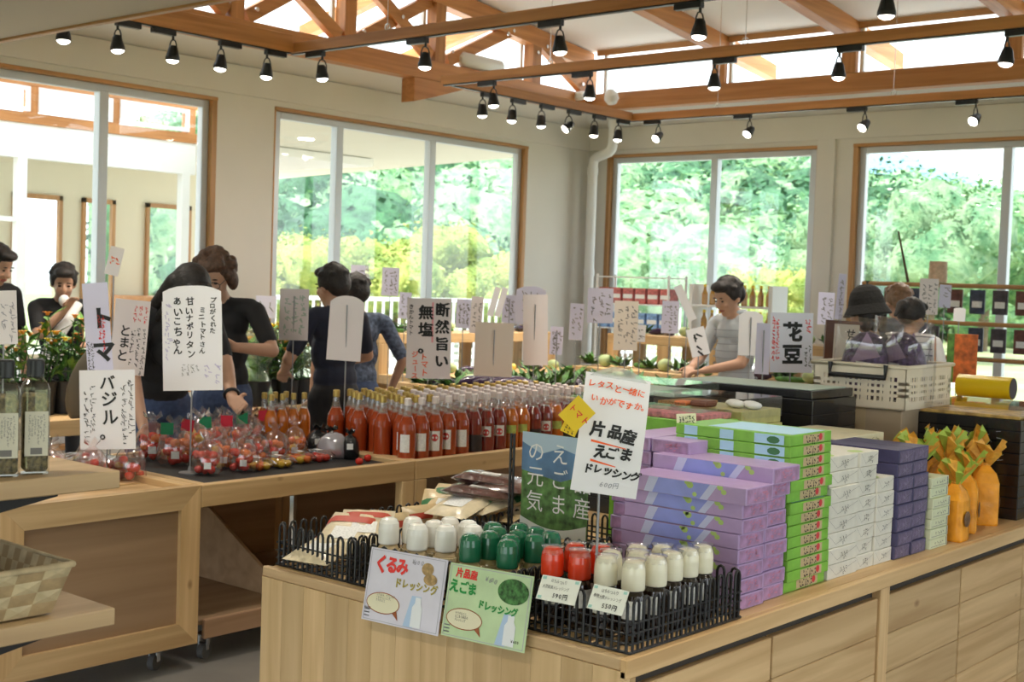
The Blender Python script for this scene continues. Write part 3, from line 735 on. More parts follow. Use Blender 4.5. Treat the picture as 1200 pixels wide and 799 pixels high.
# ------------------------------------------------------------------ dressing bottles
CAPW = mat('pearl_white_cap', (.80, .78, .72), .25, coat=.5); CAPG = mat('green_cap', (.012, .13, .06), .25, coat=.5)
CAPR = mat('red_cap', (.75, .05, .012), .25, coat=.5); CAPC = mat('cream_cap', (.84, .80, .62), .3, coat=.4)
DRESSW = mat('pale_dressing', (.55, .42, .24), .15, coat=.6); DRESSG = mat('sesame_dressing', (.42, .33, .15), .15, coat=.6); SOY = mat('dark_soy_dressing', (.018, .008, .005), .08, coat=.8)
LABW = mat('bottle_label_white', (.78, .78, .76), .6, var=.12, vscale=160); LABB = mat('bottle_label_beige', (.62, .53, .34), .6, var=.25, vscale=140)
SEAL = film('shrink_seal', (.97, .97, .97), .10, .12, .05)
cap = MB().lathe([(.0262, .113), (.0272, .116), (.0272, .150), (.0255, .166), (.020, .176), (.012, .1795), (0, .180)], n=20)
cap_body = lambda: MB().lathe([(.027, 0), (.030, .004), (.030, .088), (.027, .102), (.0225, .110), (.0225, .118), (0, .118)], n=20)
lab = lambda z0, z1: MB().lathe([(.0302, z0), (.0307, z0 + .0005), (.0307, z1), (.0302, z1 + .0005)], n=20)
KIND = {}
for k, capm, liq, lm, z0, z1 in (('white', CAPW, DRESSW, LABB, .025, .098), ('green', CAPG, DRESSG, LABB, .02, .098), ('red', CAPR, SOY, LABW, .018, .075), ('cream', CAPC, SOY, LABW, .015, .082)):
    if k in ('red', 'cream'):
        lm_ = MB().sheet(lambda u, v: (.0306 * math.sin((u - .5) * 1.7), -.0306 * math.cos((u - .5) * 1.7), .050 + .042 * v), 8, 1).mesh('label', [lm])
    else: lm_ = lab(z0, z1).mesh('label', [lm])
    KIND[k] = (cap_body().mesh('glass_body', [liq]), cap.mesh('cap', [capm]), lm_)
sealm = MB().lathe([(.0268, .164), (.024, .174), (.028, .1815), (.012, .1835), (0, .184)], n=10).mesh('shrink_seal', [SEAL])
caps = [('white', p) for p in ((454, 605), (484, 604), (486, 612), (505, 609), (527, 606), (522, 613), (547, 609), (555, 612))] + \
       [('green', p) for p in ((576, 611), (584, 616), (576, 622), (547, 625), (599, 625), (607, 620), (615, 613), (611, 633), (632, 618), (638, 624), (657, 626))] + \
       [('red', p) for p in ((648, 639), (676, 635), (680, 643), (706, 638))] + \
       [('cream', p) for p in ((711, 649), (724, 643), (738, 644), (743, 655), (751, 637), (773, 637), (768, 650), (789, 644), (807, 640), (821, 637))]
pts = [[k, *atz(px, py + 3, .882).xy] for k, (px, py) in caps]
for it in range(200):
    for i in range(len(pts)):
        for j in range(i):
            dx, dy = pts[i][1] - pts[j][1], pts[i][2] - pts[j][2]; d = math.hypot(dx, dy) or 1e-4
            if d < .0625:
                f = (.0625 - d) / d / 2
                pts[i][1] += dx * f; pts[i][2] += dy * f; pts[j][1] -= dx * f; pts[j][2] -= dy * f
        B = BB if pts[i][0] in ('white', 'green') else BC
        pts[i][1] = min(max(pts[i][1], B[0] + .036), B[1] - .036); pts[i][2] = min(max(pts[i][2], B[2] + .036), B[3] - .036)
def rank(seq, i): return ORD[sorted(range(len(seq)), key=lambda q: seq[q]).index(i)]
for kind, nm_, lb in (('white', 'pearl-white', 'pale dressing bottle'), ('green', 'dark green', 'sesame dressing bottle'), ('red', 'orange-red', 'dark soy dressing bottle'), ('cream', 'cream', 'dark soy dressing bottle')):
    q = [p for p in pts if p[0] == kind]
    xs_ = [((p[1] * RT.x + p[2] * RT.y) / (p[1] * fw.x + p[2] * fw.y)) for p in q]
    for i, p in enumerate(q):
        t = thing('dressing_bottle', '%s with %s cap, %s such cap from the left' % (lb, nm_, rank(xs_, i)), 'bottle', (p[1], p[2], IZ + .006), face_cam((p[1], p[2]), rnd(-.5, .7)), nm_ + ' capped dressing bottles')
        for nn, me in zip(('glass_body', 'cap', 'label'), KIND[kind]): link(nn, me, t)
        if kind in ('red', 'cream'): link('shrink_seal', sealm, t, None, rnd(0, 6))

# ------------------------------------------------------------------ snack packets
def pillow(w, h, t, crimp=.012, nu=10, nv=8):
    mb = MB()
    def f(s):
        def g(u, v):
            x, y = (u - .5) * w, (v - .5) * h
            e = max(0, (1 - (abs(v - .5) * 2) ** 4)) * max(0, 1 - (abs(u - .5) * 2) ** 6)
            z = s * (t / 2 * e ** .6) + .0006 * s + .003 * noise.noise(Vector((u * 5, v * 5, s)))* e
            return (x * (1 - .06 * e), y, z)
        return g
    mb.sheet(f(1), nu, nv).sheet(f(-1), nu, nv)
    return mb
KRAFT = mat('kraft_packet', (.62, .47, .26), .35, var=.12, vscale=30, bump=.25, bscale=25); RICE = mat('pale_packet', (.66, .56, .38), .3, var=.15, vscale=40, bump=.25, bscale=30)
REDP = mat('packet_red_print', (.48, .06, .03), .45); GRNP = mat('packet_green_print', (.04, .17, .06), .45); BROWNP = mat('dried_fruit', (.10, .03, .025), .35, var=.5, vscale=60, bump=.5, bscale=60)
def packet(label, loc, rot, base, band, w=.15, h=.21, th=.035, group='snack packets in the wire baskets'):
    t = thing('snack_packet', label, 'packet', loc, rot, group)
    pillow(w, h, th).build('bag', base, t)
    def g(u, v):
        uu, vv = u, .62 + v * .16
        e = max(0, (1 - (abs(vv - .5) * 2) ** 4)) * max(0, 1 - (abs(uu - .5) * 2) ** 6)
        return ((uu - .5) * w * (1 - .06 * e), (vv - .5) * h, th / 2 * e ** .6 + .0025)
    MB().sheet(g, 10, 2).build('printed_band', band, t)
    pl = MB()
    def g2(u, v):
        uu, vv = .25 + u * .5, .2 + v * .3
        e = max(0, (1 - (abs(vv - .5) * 2) ** 4)) * max(0, 1 - (abs(uu - .5) * 2) ** 6)
        return ((uu - .5) * w * (1 - .06 * e), (vv - .5) * h, th / 2 * e ** .6 + .0025)
    pl.sheet(g2, 4, 3).build('paper_label', LABW, t)
    return t
k = 0
for (px, py, z, rx_, rz_, base, band, lb) in (
    (376, 612, .765, 1.2, 1.45, KRAFT, REDP, 'kraft packet with red band standing at the left end of the corner basket'),
    (428, 597, .775, 1.2, 1.45, KRAFT, REDP, 'kraft packet with red band standing second in the corner basket'),
    (400, 622, .79, .35, .5, RICE, REDP, 'pale packet with red band lying slanted in the corner basket'),
    (428, 618, .80, .3, .7, RICE, REDP, 'pale packet with red band lying beside the first white-capped bottle'),
    (372, 640, .755, .2, .2, RICE, REDP, 'pale packet low in the corner basket behind the wires'),
    (470, 598, .785, .8, .55, KRAFT, GRNP, 'kraft packet with green band propped behind the white-capped bottles'),
    (512, 588, .825, .45, .4, KRAFT, GRNP, 'wide kraft packet with green band tilted above the white-capped bottles'),
    (545, 590, .84, .25, .1, RICE, GRNP, 'pale packet with green band lying flat in the middle of the pile'),
    (580, 588, .84, .2, -.2, RICE, GRNP, 'pale packet with green band lying at the right of the pile'),
    (590, 600, .80, .1, .3, KRAFT, GRNP, 'kraft packet with green band low beside the black wire stand'),
    (540, 602, .79, .1, .1, KRAFT, GRNP, 'kraft packet with green band low behind the green-capped bottles')):
    p = atz(px, py, z); p.x = max(p.x, -2.69); packet(lb, p, (rx_, 0, rz_), base, band, *((.22, .12) if rz_ > 1 else (.15, .21)))
for (px, py, z, lb) in ((575, 562, .90, 'top dark dried-fruit packet on the pile beside the wire stand'), (583, 572, .88, 'middle dark dried-fruit packet on the pile beside the wire stand'), (562, 577, .87, 'lowest dark dried-fruit packet on the pile beside the wire stand')):
    p = atz(px, py, z)
    t = thing('dried_fruit_packet', lb, 'packet', p, (rnd(-.1, .1), rnd(-.1, .1), rnd(.2, .5)), 'dried fruit packets')
    pillow(.2, .11, .03).build('contents', BROWNP, t); pillow(.215, .13, .036).build('film', film('clear_film', (1, 1, 1), .10, .1), t)
    MB().box((-.03, -.025, .017), (.03, .025, .0185)).build('label', LABW, t)
# wire stand for the leaflet
sx, sy = -2.442, 2.90
t = thing('wire_stand', 'slim black wire stand left of the blue and green leaflet', 'stand', (sx, sy, IZ))
MB().tube([(-.10, .03, .004), (.10, .03, .004), (.10, .12, .004), (-.10, .12, .004)], .004, 6, closed=True).build('foot', BLACK, t)
for sx_ in (-.04, -.028): MB().tube([(sx_, .03, .004), (sx_, .03, .36)], .004, 6).build('upright', BLACK, t)
ln = MB().tube([(-.012 * math.cos(a) * .6, 0, .018 * math.sin(a)) for a in [2 * PI * i / 10 for i in range(10)]], .0032, 5, closed=True).mesh('link', [BLACK])
for i in range(10): link('link', ln, t, (-.034, .03, .03 + i * .034))

# ------------------------------------------------------------------ generic sign made from the corners it shows
def sheetM(TL, TR, BL):
    xa = (TR - TL); w = xa.length; xa = xa.normalized(); za = TL - BL; za = za - xa * za.dot(xa); h = za.length; za.normalize(); ya = za.cross(xa)
    c = (TR + BL) / 2 - za * (h / 2)
    return Matrix(((xa.x, ya.x, za.x, c.x), (xa.y, ya.y, za.y, c.y), (xa.z, ya.z, za.z, c.z), (0, 0, 0, 1))), w, h
def make_sign(name, label, cat, TL, TR, BL, texts=(), scr=(), bend=0.0, bmode='x', pole=None, paper=PAPER, back=None, group=None, round_top=False, topw=1.0, poleoff=0.0, polefront=False):
    M, w, h = sheetM(TL, TR, BL)
    base = M.translation.copy()
    if pole == 'auto': pole = top_at(base.x, base.y)
    if pole is not None: rootM = Matrix.Translation((base.x, base.y, pole))
    else: rootM = Matrix.Translation(base)
    t = thing(name, label, cat, group=group, M=rootM)
    T = rootM.inverted() @ M
    def cv(x, z):
        if bmode == 'x': return bend * w * ((2 * x / w) ** 2)
        return bend * h * ((z / h - .5) * 2) ** 2
    def wid(v): return 1 - (1 - topw) * v
    pm = MB(); N_, V_ = (8, 8) if (bend or round_top) else (2, 2)
    def edge(u, v):
        hh = h
        if round_top: hh = h * (1 - .10 * (abs(u - .5) * 2) ** 2.5)
        return ((u - .5) * w * wid(v), v * hh)
    f0 = lambda u, v: (edge(u, v)[0], cv(*edge(u, v)), edge(u, v)[1])
    f1 = lambda u, v: (edge(u, v)[0], cv(*edge(u, v)) + .0012, edge(u, v)[1])
    pm.sheet(f0, N_, V_).sheet(f1, N_, V_)
    p = link('paper', pm.mesh('paper', [paper]), t, M=T)
    if back is not None:
        bm_ = MB().sheet(lambda u, v: ((u - .5) * w * .98, cv((u - .5) * w, 0) + .004, h * (.3 + v * (.76 - .06 * (abs(u - .5) * 2) ** 3))), 8, 4)
        link('backing_card', bm_.mesh('backing_card', [back]), t, M=T)
    inks = {}
    for tx in texts:
        s_, fx, fz, sz, ink = tx[:5]; kw = tx[5] if len(tx) > 5 else {}
        mb = inks.setdefault(ink.name, (ink, MB()))[1]
        write(mb, s_, (fx - .5) * w, h * (1 - fz), sz * h, 0, curve=cv, **kw)
    for sc in scr:
        (a, b, c, d), cols, ink = sc[:3]; kw = sc[3] if len(sc) > 3 else {}
        mb = inks.setdefault(ink.name, (ink, MB()))[1]
        scribble(mb, (a - .5) * w, h * (1 - d), (c - .5) * w, h * (1 - b), cols, 0, cv, **kw)
    for ink, mb in inks.values():
        if mb.f: link('lettering', mb.mesh('lettering', [ink]), p)
    if pole is not None:
        hz = base.z - pole; yo = -.006 if polefront else .006
        top = h * (.86 if polefront else .35)
        P1 = T @ Vector((poleoff, cv(poleoff, top) + yo, top))
        MB().tube([(P1.x, P1.y, 0), tuple(P1)], .0032, 6).build('pole', POLEG, t)
        MB().lathe([(.045, 0), (.045, .006), (.01, .012), (.006, .03)], n=14).build('foot', POLEG, t, (P1.x, P1.y, 0))
    return t, p, w, h, cv
def q3(c, d): # three corners (TL, TR, BL) given in photo pixels with their distances
    if not isinstance(d, (tuple, list)): d = (d, d, d)
    return [atd(x, y, dd) for (x, y), dd in zip(c, d)]

# ------------------------------------------------------------------ the handwritten main sign
V = dict(jit=1.0, off=.02); VB = dict(jit=.8, off=.035, shear=.12)
t, p, w, h, cv = make_sign('handwritten_sign', 'white handwritten sign with orange and black lettering above the red-capped bottles', 'sign',
    *q3(((694, 435), (770, 447), (663, 572)), (3.05, 3.06, 3.0)), bend=.05, bmode='z', pole=IZ + .002, poleoff=-.02,
    texts=[('レタスと一緒に', .06, .05, .070, ORINK, dict(jit=1, off=.03, rot=-.06)), ('いかがですか。', .13, .185, .070, ORINK, dict(jit=1, off=.03, rot=-.05)),
           ('片品産', .18, .41, .125, INK, dict(jit=.8, off=.045, shear=.1, rot=-.05, step=1.1)), ('えごま', .24, .59, .112, INK, dict(jit=.8, off=.05, shear=.1, rot=-.04)), ('ドレッシング', .14, .755, .080, INK, dict(jit=.8, off=.04, shear=.1, rot=-.05)), ('600円', .42, .89, .055, mat('pencil', (.3, .3, .34), .7), dict(jit=1, off=.0, shear=.2))])
hl = MB()
for fx0, fx1, fz in ((.2, .74, .575), (.23, .62, .735)):
    hl.sheet(lambda u, v: ((fx0 + (fx1 - fx0) * u - .5) * w, cv(0, h * (1 - fz)) - .001, h * (1 - fz - .03 * u) + (.012 * h) * (v - .5) * (1.6 - u)), 6, 1)
link('underline', hl.mesh('underline', [ORINK]), p)
link('clear_card_edge', MB().sheet(lambda u, v: ((u - .5) * w * .9, .004, h * (.97 + .10 * v * (1 - (2 * u - 1) ** 2))), 10, 2).mesh('e', [film('clear_card', (.9, .92, .92), .08, .2, .35)]), p)
YEL = mat('yellow_card', (.88, .60, .02), .6)
make_sign('price_tag', 'yellow tilted tag with red lettering on the corner of the main white sign', 'tag', *q3(((678, 463), (698, 484), (654, 486)), 2.97), paper=YEL, texts=[('トマト', .03, .30, .31, REDINK, dict(jit=.6, off=.03, squash=.9))])
make_sign('price_tag', 'small yellow tag hanging below the tilted yellow tag', 'tag', *q3(((661, 490), (678, 498), (658, 505)), 2.98), paper=YEL, scr=[((.1, .1, .9, .9), 3, INK, dict(w=.0015))])

# ------------------------------------------------------------------ leaflet
LBLUE = mat('print_blue_mountain', (.10, .20, .36), .5, var=.45, vscale=9); LGRN = mat('print_green_leaves', (.09, .20, .05), .5, var=.8, vscale=34); LPALE = mat('print_pale', (.75, .78, .76), .5)
TL, TR, BL = aty(613, 505, 2.93), aty(691, 512, 2.93), aty(611, 622, 2.93); TR.z = TL.z; BL.x = TL.x
M_, w, h = sheetM(TL, TR, BL)
M_.translation.z = max(M_.translation.z, IZ + .01)
t = thing('leaflet_stand', 'blue and green printed leaflet with white lettering behind the green-capped bottles', 'leaflet', M=M_)
MB().box((-w / 2, 0, 0), (w / 2, .004, h), 0, .001).build('board', LGRN, t)
def flat(poly, m, name, y=-.001):
    return MB().add([(x, y, z) for x, z in poly], [tuple(range(len(poly)))]).build(name, m, t)
flat([(-w / 2, h * .62), (w * .1, h * .55), (w / 2, h * .66), (w / 2, h * .80), (w * .1, h * .88), (-w * .2, h * .80), (-w / 2, h * .90)], LBLUE, 'mountain_print')
flat([(-w / 2, h), (-w / 2, h * .90), (-w * .2, h * .80), (w * .1, h * .88), (w / 2, h * .80), (w / 2, h)], mat('print_sky', (.45, .58, .70), .5), 'sky_print', -.0011)
flat([(-w / 2 + w * i / 12, h * (.16 - .09 * math.sin(PI * i / 12))) for i in range(13)] + [(w / 2, 0), (-w / 2, 0)], LPALE, 'white_border_print', -.0012)
tx = MB()
for s_, fx in (('片品産', .80), ('えごま', .45), ('の元気', .09)): write(tx, s_, (fx - .5) * w, h * .93, w * .265, 0, True, .0, y=-.0025, step=1.12)
tx.build('lettering', WHITEP, t)

# ------------------------------------------------------------------ the two hanging posters and the price cards
POLAV = mat('poster_lilac', (.72, .70, .80), .3, var=.05, vscale=12); POGRN = mat('poster_pale_green', (.55, .72, .42), .3, var=.12, vscale=10)
LINEBR = mat('print_brown_line', (.35, .10, .03), .6); OLIVE = mat('print_olive_letters', (.40, .33, .06), .6); GLET = mat('print_green_letters', (.02, .30, .06), .6); CREAMP = mat('print_cream', (.80, .76, .55), .6)
WALN = mat('print_walnut', (.42, .28, .12), .6, var=.4, vscale=90); LEAFP = mat('print_perilla', (.05, .16, .04), .6, var=.9, vscale=80); BLUEP = mat('print_pale_blue', (.45, .60, .82), .5); PENCIL = mat('pencil', (.3, .3, .34), .7); SILVER = mat('print_white', (.82, .85, .88), .5)
def ell(p, cx, cz, rx_, rz_, m, name, y, ring=0.0, tail=None):
    n_ = 28; mb = MB()
    o_ = [(cx + rx_ * math.cos(2 * PI * i / n_), y, cz + rz_ * math.sin(2 * PI * i / n_)) for i in range(n_)]
    if ring:
        i_ = [(cx + (rx_ - ring) * math.cos(2 * PI * i / n_), y, cz + (rz_ - ring) * math.sin(2 * PI * i / n_)) for i in range(n_)]
        mb.add(o_ + i_, [(i, (i + 1) % n_, n_ + (i + 1) % n_, n_ + i) for i in range(n_)])
        if tail: mb.add([(cx + rx_ * .6, y, cz - rz_ * .72), (cx + rx_ * .85, y, cz - rz_ * .45), (cx + rx_ * 1.0, y, cz - rz_ * 1.35)], [(0, 1, 2)])
    else: mb.add(o_, [tuple(range(n_))])
    return link(name, mb.mesh(name, [m]), p)
def hang(TLx, TRx, BLx, base, label, kind):
    TL, TR, BL = [aty(x, y, Y_) for x, y, Y_ in (TLx, TRx, BLx)]
    txt = []
    if kind == 'k':
        txt = [('くるみ', .07, .07, .25, REDINK, dict(jit=.7, off=.05, step=.9, rot=-.03)), ('ドレッシング', .38, .345, .132, OLIVE, dict(jit=.5, off=.045, rot=-.03)), ('¥600', .56, .06, .085, PENCIL, dict(jit=1, off=0, shear=.25)), ('￥600', .02, .80, .045, INK, dict(off=.01)), ('コクのある、やさしい味の\nくるみドレッシング。\nサラダなどに', .16, .60, .042, INK, dict(off=.008, squash=.6, step=.72))]
    else:
        txt = [('片品産', .09, .05, .13, REDINK, dict(off=.05, rot=-.02)), ('¥600', .45, .10, .085, PENCIL, dict(jit=1, off=0, shear=.25)), ('えごま', .03, .22, .18, GLET, dict(jit=.6, off=.055, step=.9)), ('ドレッシング', .40, .43, .122, GLET, dict(jit=.5, off=.035, step=.98, rot=-.04)), ('サラダなどに、\nえごまの風味の\nドレッシング', .14, .64, .045, INK, dict(off=.008, squash=.7, step=.78)), ('￥600', .83, .86, .05, INK, dict(off=.01))]
    t, p, w, h, cv = make_sign('poster', label, 'poster', TL, TR, BL, txt, paper=base)
    ell(p, -w * .24, h * .27, w * .22, h * .145, CREAMP, 'speech_bubble', -.0012); ell(p, -w * .24, h * .27, w * .22, h * .145, LINEBR, 'bubble_outline', -.0016, .0022, True)
    if kind == 'k':
        ell(p, w * .27, h * .83, w * .075, h * .085, WALN, 'walnut_print', -.0012); ell(p, w * .32, h * .70, w * .085, h * .075, WALN, 'walnut_print', -.0014)
    else: ell(p, w * .29, h * .75, w * .18, h * .17, LEAFP, 'perilla_print', -.0012)
    bx = MB(); x0 = w * .14 if kind == 'k' else w * .24
    bx.add([(x0 - w * .09, -.0010, h * .03), (x0 + w * .03, -.0010, h * .03), (x0 + w * .1, -.0010, h * .45), (x0 - w * .02, -.0010, h * .45)], [(0, 1, 2, 3)])
    link('blue_print', bx.mesh('b', [BLUEP]), p)
    bo = MB().add([(x0 + w * .0, -.0014, h * .04), (x0 + w * .13, -.0014, h * .04), (x0 + w * .13, -.0014, h * .30), (x0 + w * .105, -.0014, h * .36), (x0 + w * .105, -.0014, h * .44), (x0 + w * .03, -.0014, h * .44), (x0 + w * .03, -.0014, h * .36), (x0, -.0014, h * .30)], [tuple(range(8))])
    link('bottle_print', bo.mesh('b', [SILVER]), p)
    br = MB()
    for a, b, c, d in ((-.48, .02, .48, .028), (-.48, .972, .48, .98), (-.48, .02, -.473, .98), (.473, .02, .48, .98)): br.add([(a * w, -.0009, b * h), (c * w, -.0009, b * h), (c * w, -.0009, d * h), (a * w, -.0009, d * h)], [(0, 1, 2, 3)])
    link('border_line', br.mesh('b', [mat('print_grey_line', (.45, .45, .52), .6)]), p)
    br = MB()
    for q in range(2):
        for z_ in range(3): br.add([((-.47 + q * 1e-9) * w, -.0012, h * (.06 + .045 * z_)), ((-.40) * w, -.0012, h * (.06 + .045 * z_)), ((-.40) * w, -.0012, h * (.075 + .045 * z_)), (-.47 * w, -.0012, h * (.075 + .045 * z_))], [(0, 1, 2, 3)])
    link('small_print', br.mesh('b', [PENCIL]), p)
hang((439, 641, 2.31), (529, 657, 2.31), (420, 724, 2.275), POLAV, 'lilac poster with red lettering hanging from the wire basket', 'k')
hang((531, 659, 2.31), (629, 676, 2.31), (514, 743, 2.275), POGRN, 'pale green poster with round leaf picture hanging from the wire basket', 'e')
CARD = mat('price_card', (.80, .82, .74), .6); TEAL = mat('print_teal', (.35, .62, .55), .6)
for TLx, TRx, BLx, lb, tx in (((636, 673, 2.31), (681, 681, 2.31), (628, 701, 2.285), 'small price card below the orange-red caps', [('はちみつ入り', .26, .10, .17, INK, dict(jit=.6, off=.0, squash=.8, step=.8)), ('大豆和風ドレッシング', .08, .36, .16, INK, dict(jit=.6, off=.0, squash=.85, step=.85)), ('590円', .40, .64, .24, INK, dict(jit=.6, off=.01))]),
                            ((697, 684, 2.31), (738, 693, 2.31), (687, 712, 2.285), 'small price card below the cream caps at the near corner', [('はちみつ入り', .26, .10, .17, INK, dict(jit=.6, off=.0, squash=.8, step=.8)), ('季穂大根ドレッシング', .08, .36, .16, INK, dict(jit=.6, off=.0, squash=.85, step=.85)), ('550円', .40, .64, .24, INK, dict(jit=.6, off=.01))])):
    TL, TR, BL = [aty(x, y, Y_) for x, y, Y_ in (TLx, TRx, BLx)]
    t, p, w, h, cv = make_sign('price_card', lb, 'price card', TL, TR, BL, tx, paper=CARD, group='price cards on the near basket')
    cn = MB()
    for fx, fz in ((-.47, .84), (.37, .84), (-.47, .05)): cn.add([(fx * w, -.0008, fz * h), ((fx + .1) * w, -.0008, fz * h), ((fx + .1) * w, -.0008, (fz + .11) * h), (fx * w, -.0008, (fz + .11) * h)], [(0, 1, 2, 3)])
    link('corner_print', cn.mesh('c', [TEAL]), p)
# ================================================================== GIFT BOXES ON THE ISLAND
LIL = mat('lilac_box', (.47, .33, .58), .4, var=.06, vscale=20); LILD = mat('lilac_box_end', (.40, .23, .42), .45, var=.25, vscale=45)
BLV = mat('blue_violet_print', (.30, .34, .78), .4, var=.1, vscale=12); PALEV = mat('pale_violet_print', (.60, .62, .86), .4); LEAFY = mat('lime_leaf_print', (.45, .62, .18), .45); PINKP = mat('pink_print', (.58, .22, .34), .5)
GRB = mat('lime_green_box', (.20, .48, .05), .4, var=.12, vscale=25); SKYP = mat('sky_blue_print', (.42, .68, .85), .4); BROWNL = mat('brown_label_print', (.55, .42, .24), .5); REDSEAL = mat('red_seal_print', (.65, .04, .05), .5)
WHB = mat('ivory_box', (.72, .70, .62), .55, var=.04, vscale=30); NVB = mat('navy_box', (.055, .05, .13), .45, var=.2, vscale=20); NVE = mat('navy_end_print', (.14, .11, .20), .5, var=.3, vscale=70)
PGB = mat('pale_green_box', (.66, .70, .48), .5, var=.05, vscale=25)
GREY_INK = mat('grey_ink', (.18, .17, .16), .6)
def quad(mb, pts_, mi=0): return mb.add(pts_, [tuple(range(len(pts_)))], mi)
def boxmeshes(L, W, Hh, kind):
    """closed carton, length L along -X from its shop end at x=0, width W along Y, height Hh; prints lie just proud of the board"""
    e = .0006; out = []
    out.append(('carton', MB().box((-L, 0, 0), (0, W, Hh - .0012), 0, .0015).mesh('carton', [{'lilac': LIL, 'green': GRB, 'white': WHB, 'navy': NVB, 'pale': PGB}[kind]])))
    m = MB()
    if kind == 'lilac':
        quad(m, [(-L * .75, -e, .001), (-L * .36, -e, .001), (-L * .28, -e, Hh - .003), (-L * .70, -e, Hh - .003)]); out.append(('blue_band', m.mesh('blue_band', [BLV])))
        m = MB(); quad(m, [(-L * .36, -e, .001), (-L * .30, -e, .001), (-L * .22, -e, Hh - .003), (-L * .28, -e, Hh - .003)]); quad(m, [(-L * .82, -e, .001), (-L * .75, -e, .001), (-L * .70, -e, Hh - .003), (-L * .78, -e, Hh - .003)]); out.append(('pale_stripe', m.mesh('pale_stripe', [PALEV])))
        m = MB()
        for fx, fz, s in ((.46, .9, .008), (.44, .75, .009), (.20, .85, .008), (.17, .6, .007), (.40, .25, .006)):
            quad(m, [(-L * fx + s * math.cos(a) * 1.2, -e * 2, min(Hh - .003, max(.002, Hh * fz + s * math.sin(a)))) for a in [2 * PI * i / 7 for i in range(7)]])
        out.append(('leaf_print', m.mesh('leaf_print', [LEAFY])))
        m = MB(); quad(m, [(e, W * .05, .003), (e, W * .95, .003), (e, W * .95, Hh - .005), (e, W * .05, Hh - .005)]); out.append(('end_label', m.mesh('end_label', [LILD])))
        m = MB()
        for k in range(14):
            a = k / 14 * 2 * PI; cy, cz = W * (.3 + .5 * random.random()), Hh * (.2 + .6 * random.random()); s = .0022
            quad(m, [(e * 2, cy - s * 3, cz), (e * 2, cy, cz + s), (e * 2, cy + s * 3, cz + s), (e * 2, cy, cz - s)])
        out.append(('end_lettering', m.mesh('end_lettering', [PINKP])))
    elif kind == 'green':
        for x0, x1 in ((.92, .80), (.60, .48), (.30, .05)): quad(m, [(-L * x0, -e, .002), (-L * x1, -e, .002), (-L * x1, -e, Hh - .003), (-L * x0, -e, Hh - .003)])
        quad(m, [(-L * .75, W * .1, Hh - .0012 + e), (-L * .02, W * .1, Hh - .0012 + e), (-L * .02, W * .9, Hh - .0012 + e), (-L * .75, W * .9, Hh - .0012 + e)]); out.append(('blue_print', m.mesh('blue_print', [SKYP])))
        m = MB(); quad(m, [(e, W * .30, .003), (e, W * .82, .003), (e, W * .82, Hh - .004), (e, W * .30, Hh - .004)]); out.append(('end_label', m.mesh('end_label', [BROWNL])))
        m = MB(); scribble(m, W * .36, .004, W * .68, Hh - .004, 5, 0, None, .0034)
        m.v = [(e * 2, p[0], p[2]) for p in m.v]; out.append(('end_lettering', m.mesh('end_lettering', [INK])))
        m = MB(); quad(m, [(e * 2, W * .72 + .010 * math.cos(a), Hh * .55 + .010 * math.sin(a)) for a in [2 * PI * i / 12 for i in range(12)]]); out.append(('red_seal', m.mesh('red_seal', [REDSEAL])))
        m = MB(); quad(m, [(-L * .14 + .02 * math.cos(a), -e * 2, Hh * .45 + .010 * math.sin(a)) for a in [2 * PI * i / 9 for i in range(9)]]); out.append(('leaf_print', m.mesh('leaf_print', [GRNP])))
    elif kind in ('white', 'navy'):
        ink = GREY_INK if kind == 'white' else mat('navy_line', (.30, .27, .38), .5)
        if kind == 'navy': quad(m, [(e, W * .06, .003), (e, W * .94, .003), (e, W * .94, Hh - .005), (e, W * .06, Hh - .005)]); out.append(('end_print', m.mesh('end_print', [NVE]))); m = MB()
        for a, b in (((.03, .9), (.28, .22)), ((.28, .22), (.97, .80))):
            (y0, z0), (y1, z1) = (a[0] * W, a[1] * Hh), (b[0] * W, b[1] * Hh); t_ = .0004
            quad(m, [(e * 2, y0, z0 - t_), (e * 2, y1, z1 - t_), (e * 2, y1, z1 + t_), (e * 2, y0, z0 + t_)])
        out.append(('flap_line', m.mesh('flap_line', [ink])))
        m = MB(); scribble(m, W * .38, Hh * .3, W * .68, Hh * .7, 3, 0, None, .0016); m.v = [(e * 3, p[0], p[2]) for p in m.v]
        out.append(('end_lettering', m.mesh('end_lettering', [INK if kind == 'white' else ink])))
        if kind == 'white':
            m = MB(); quad(m, [(-L * .1 + .022 * math.cos(a), W * .2 + .03 * math.sin(a), Hh - .0012 + e) for a in [2 * PI * i / 9 for i in range(9)]]); out.append(('leaf_print', m.mesh('leaf_print', [LEAFY])))
    else:
        quad(m, [(e, W * .06, Hh * .2), (e, W * .94, Hh * .2), (e, W * .94, Hh * .24), (e, W * .06, Hh * .24)]); quad(m, [(e, W * .9, Hh * .1), (e, W * .94, Hh * .1), (e, W * .94, Hh * .9), (e, W * .9, Hh * .9)]); out.append(('border_print', m.mesh('border_print', [GREY_INK])))
        m = MB(); scribble(m, W * .25, Hh * .4, W * .75, Hh * .75, 5, 0, None, .0014); m.v = [(e * 2, p[0], p[2]) for p in m.v]; out.append(('end_lettering', m.mesh('end_lettering', [INK])))
    return out
def stack(kind, name, colour, x, y, W, L, Hh, n, where, z0=IZ + .0005, rz=0.0, jx=.006, skip=()):
    ms = boxmeshes(L, W, Hh, kind)
    for i in range(n):
        if i in skip: continue
        pos = 'bottom' if i == 0 else ('top' if i == n - 1 else ORD[i] + ' from the bottom')
        t = thing(name, '%s gift box, %s of the %s' % (colour, pos, where), 'gift box', (x + rnd(-jx, jx), y + rnd(-.001, .001), z0 + i * Hh), rz + rnd(-.008, .008), colour + ' gift boxes')
        for nn, me in ms: link(nn, me, t)
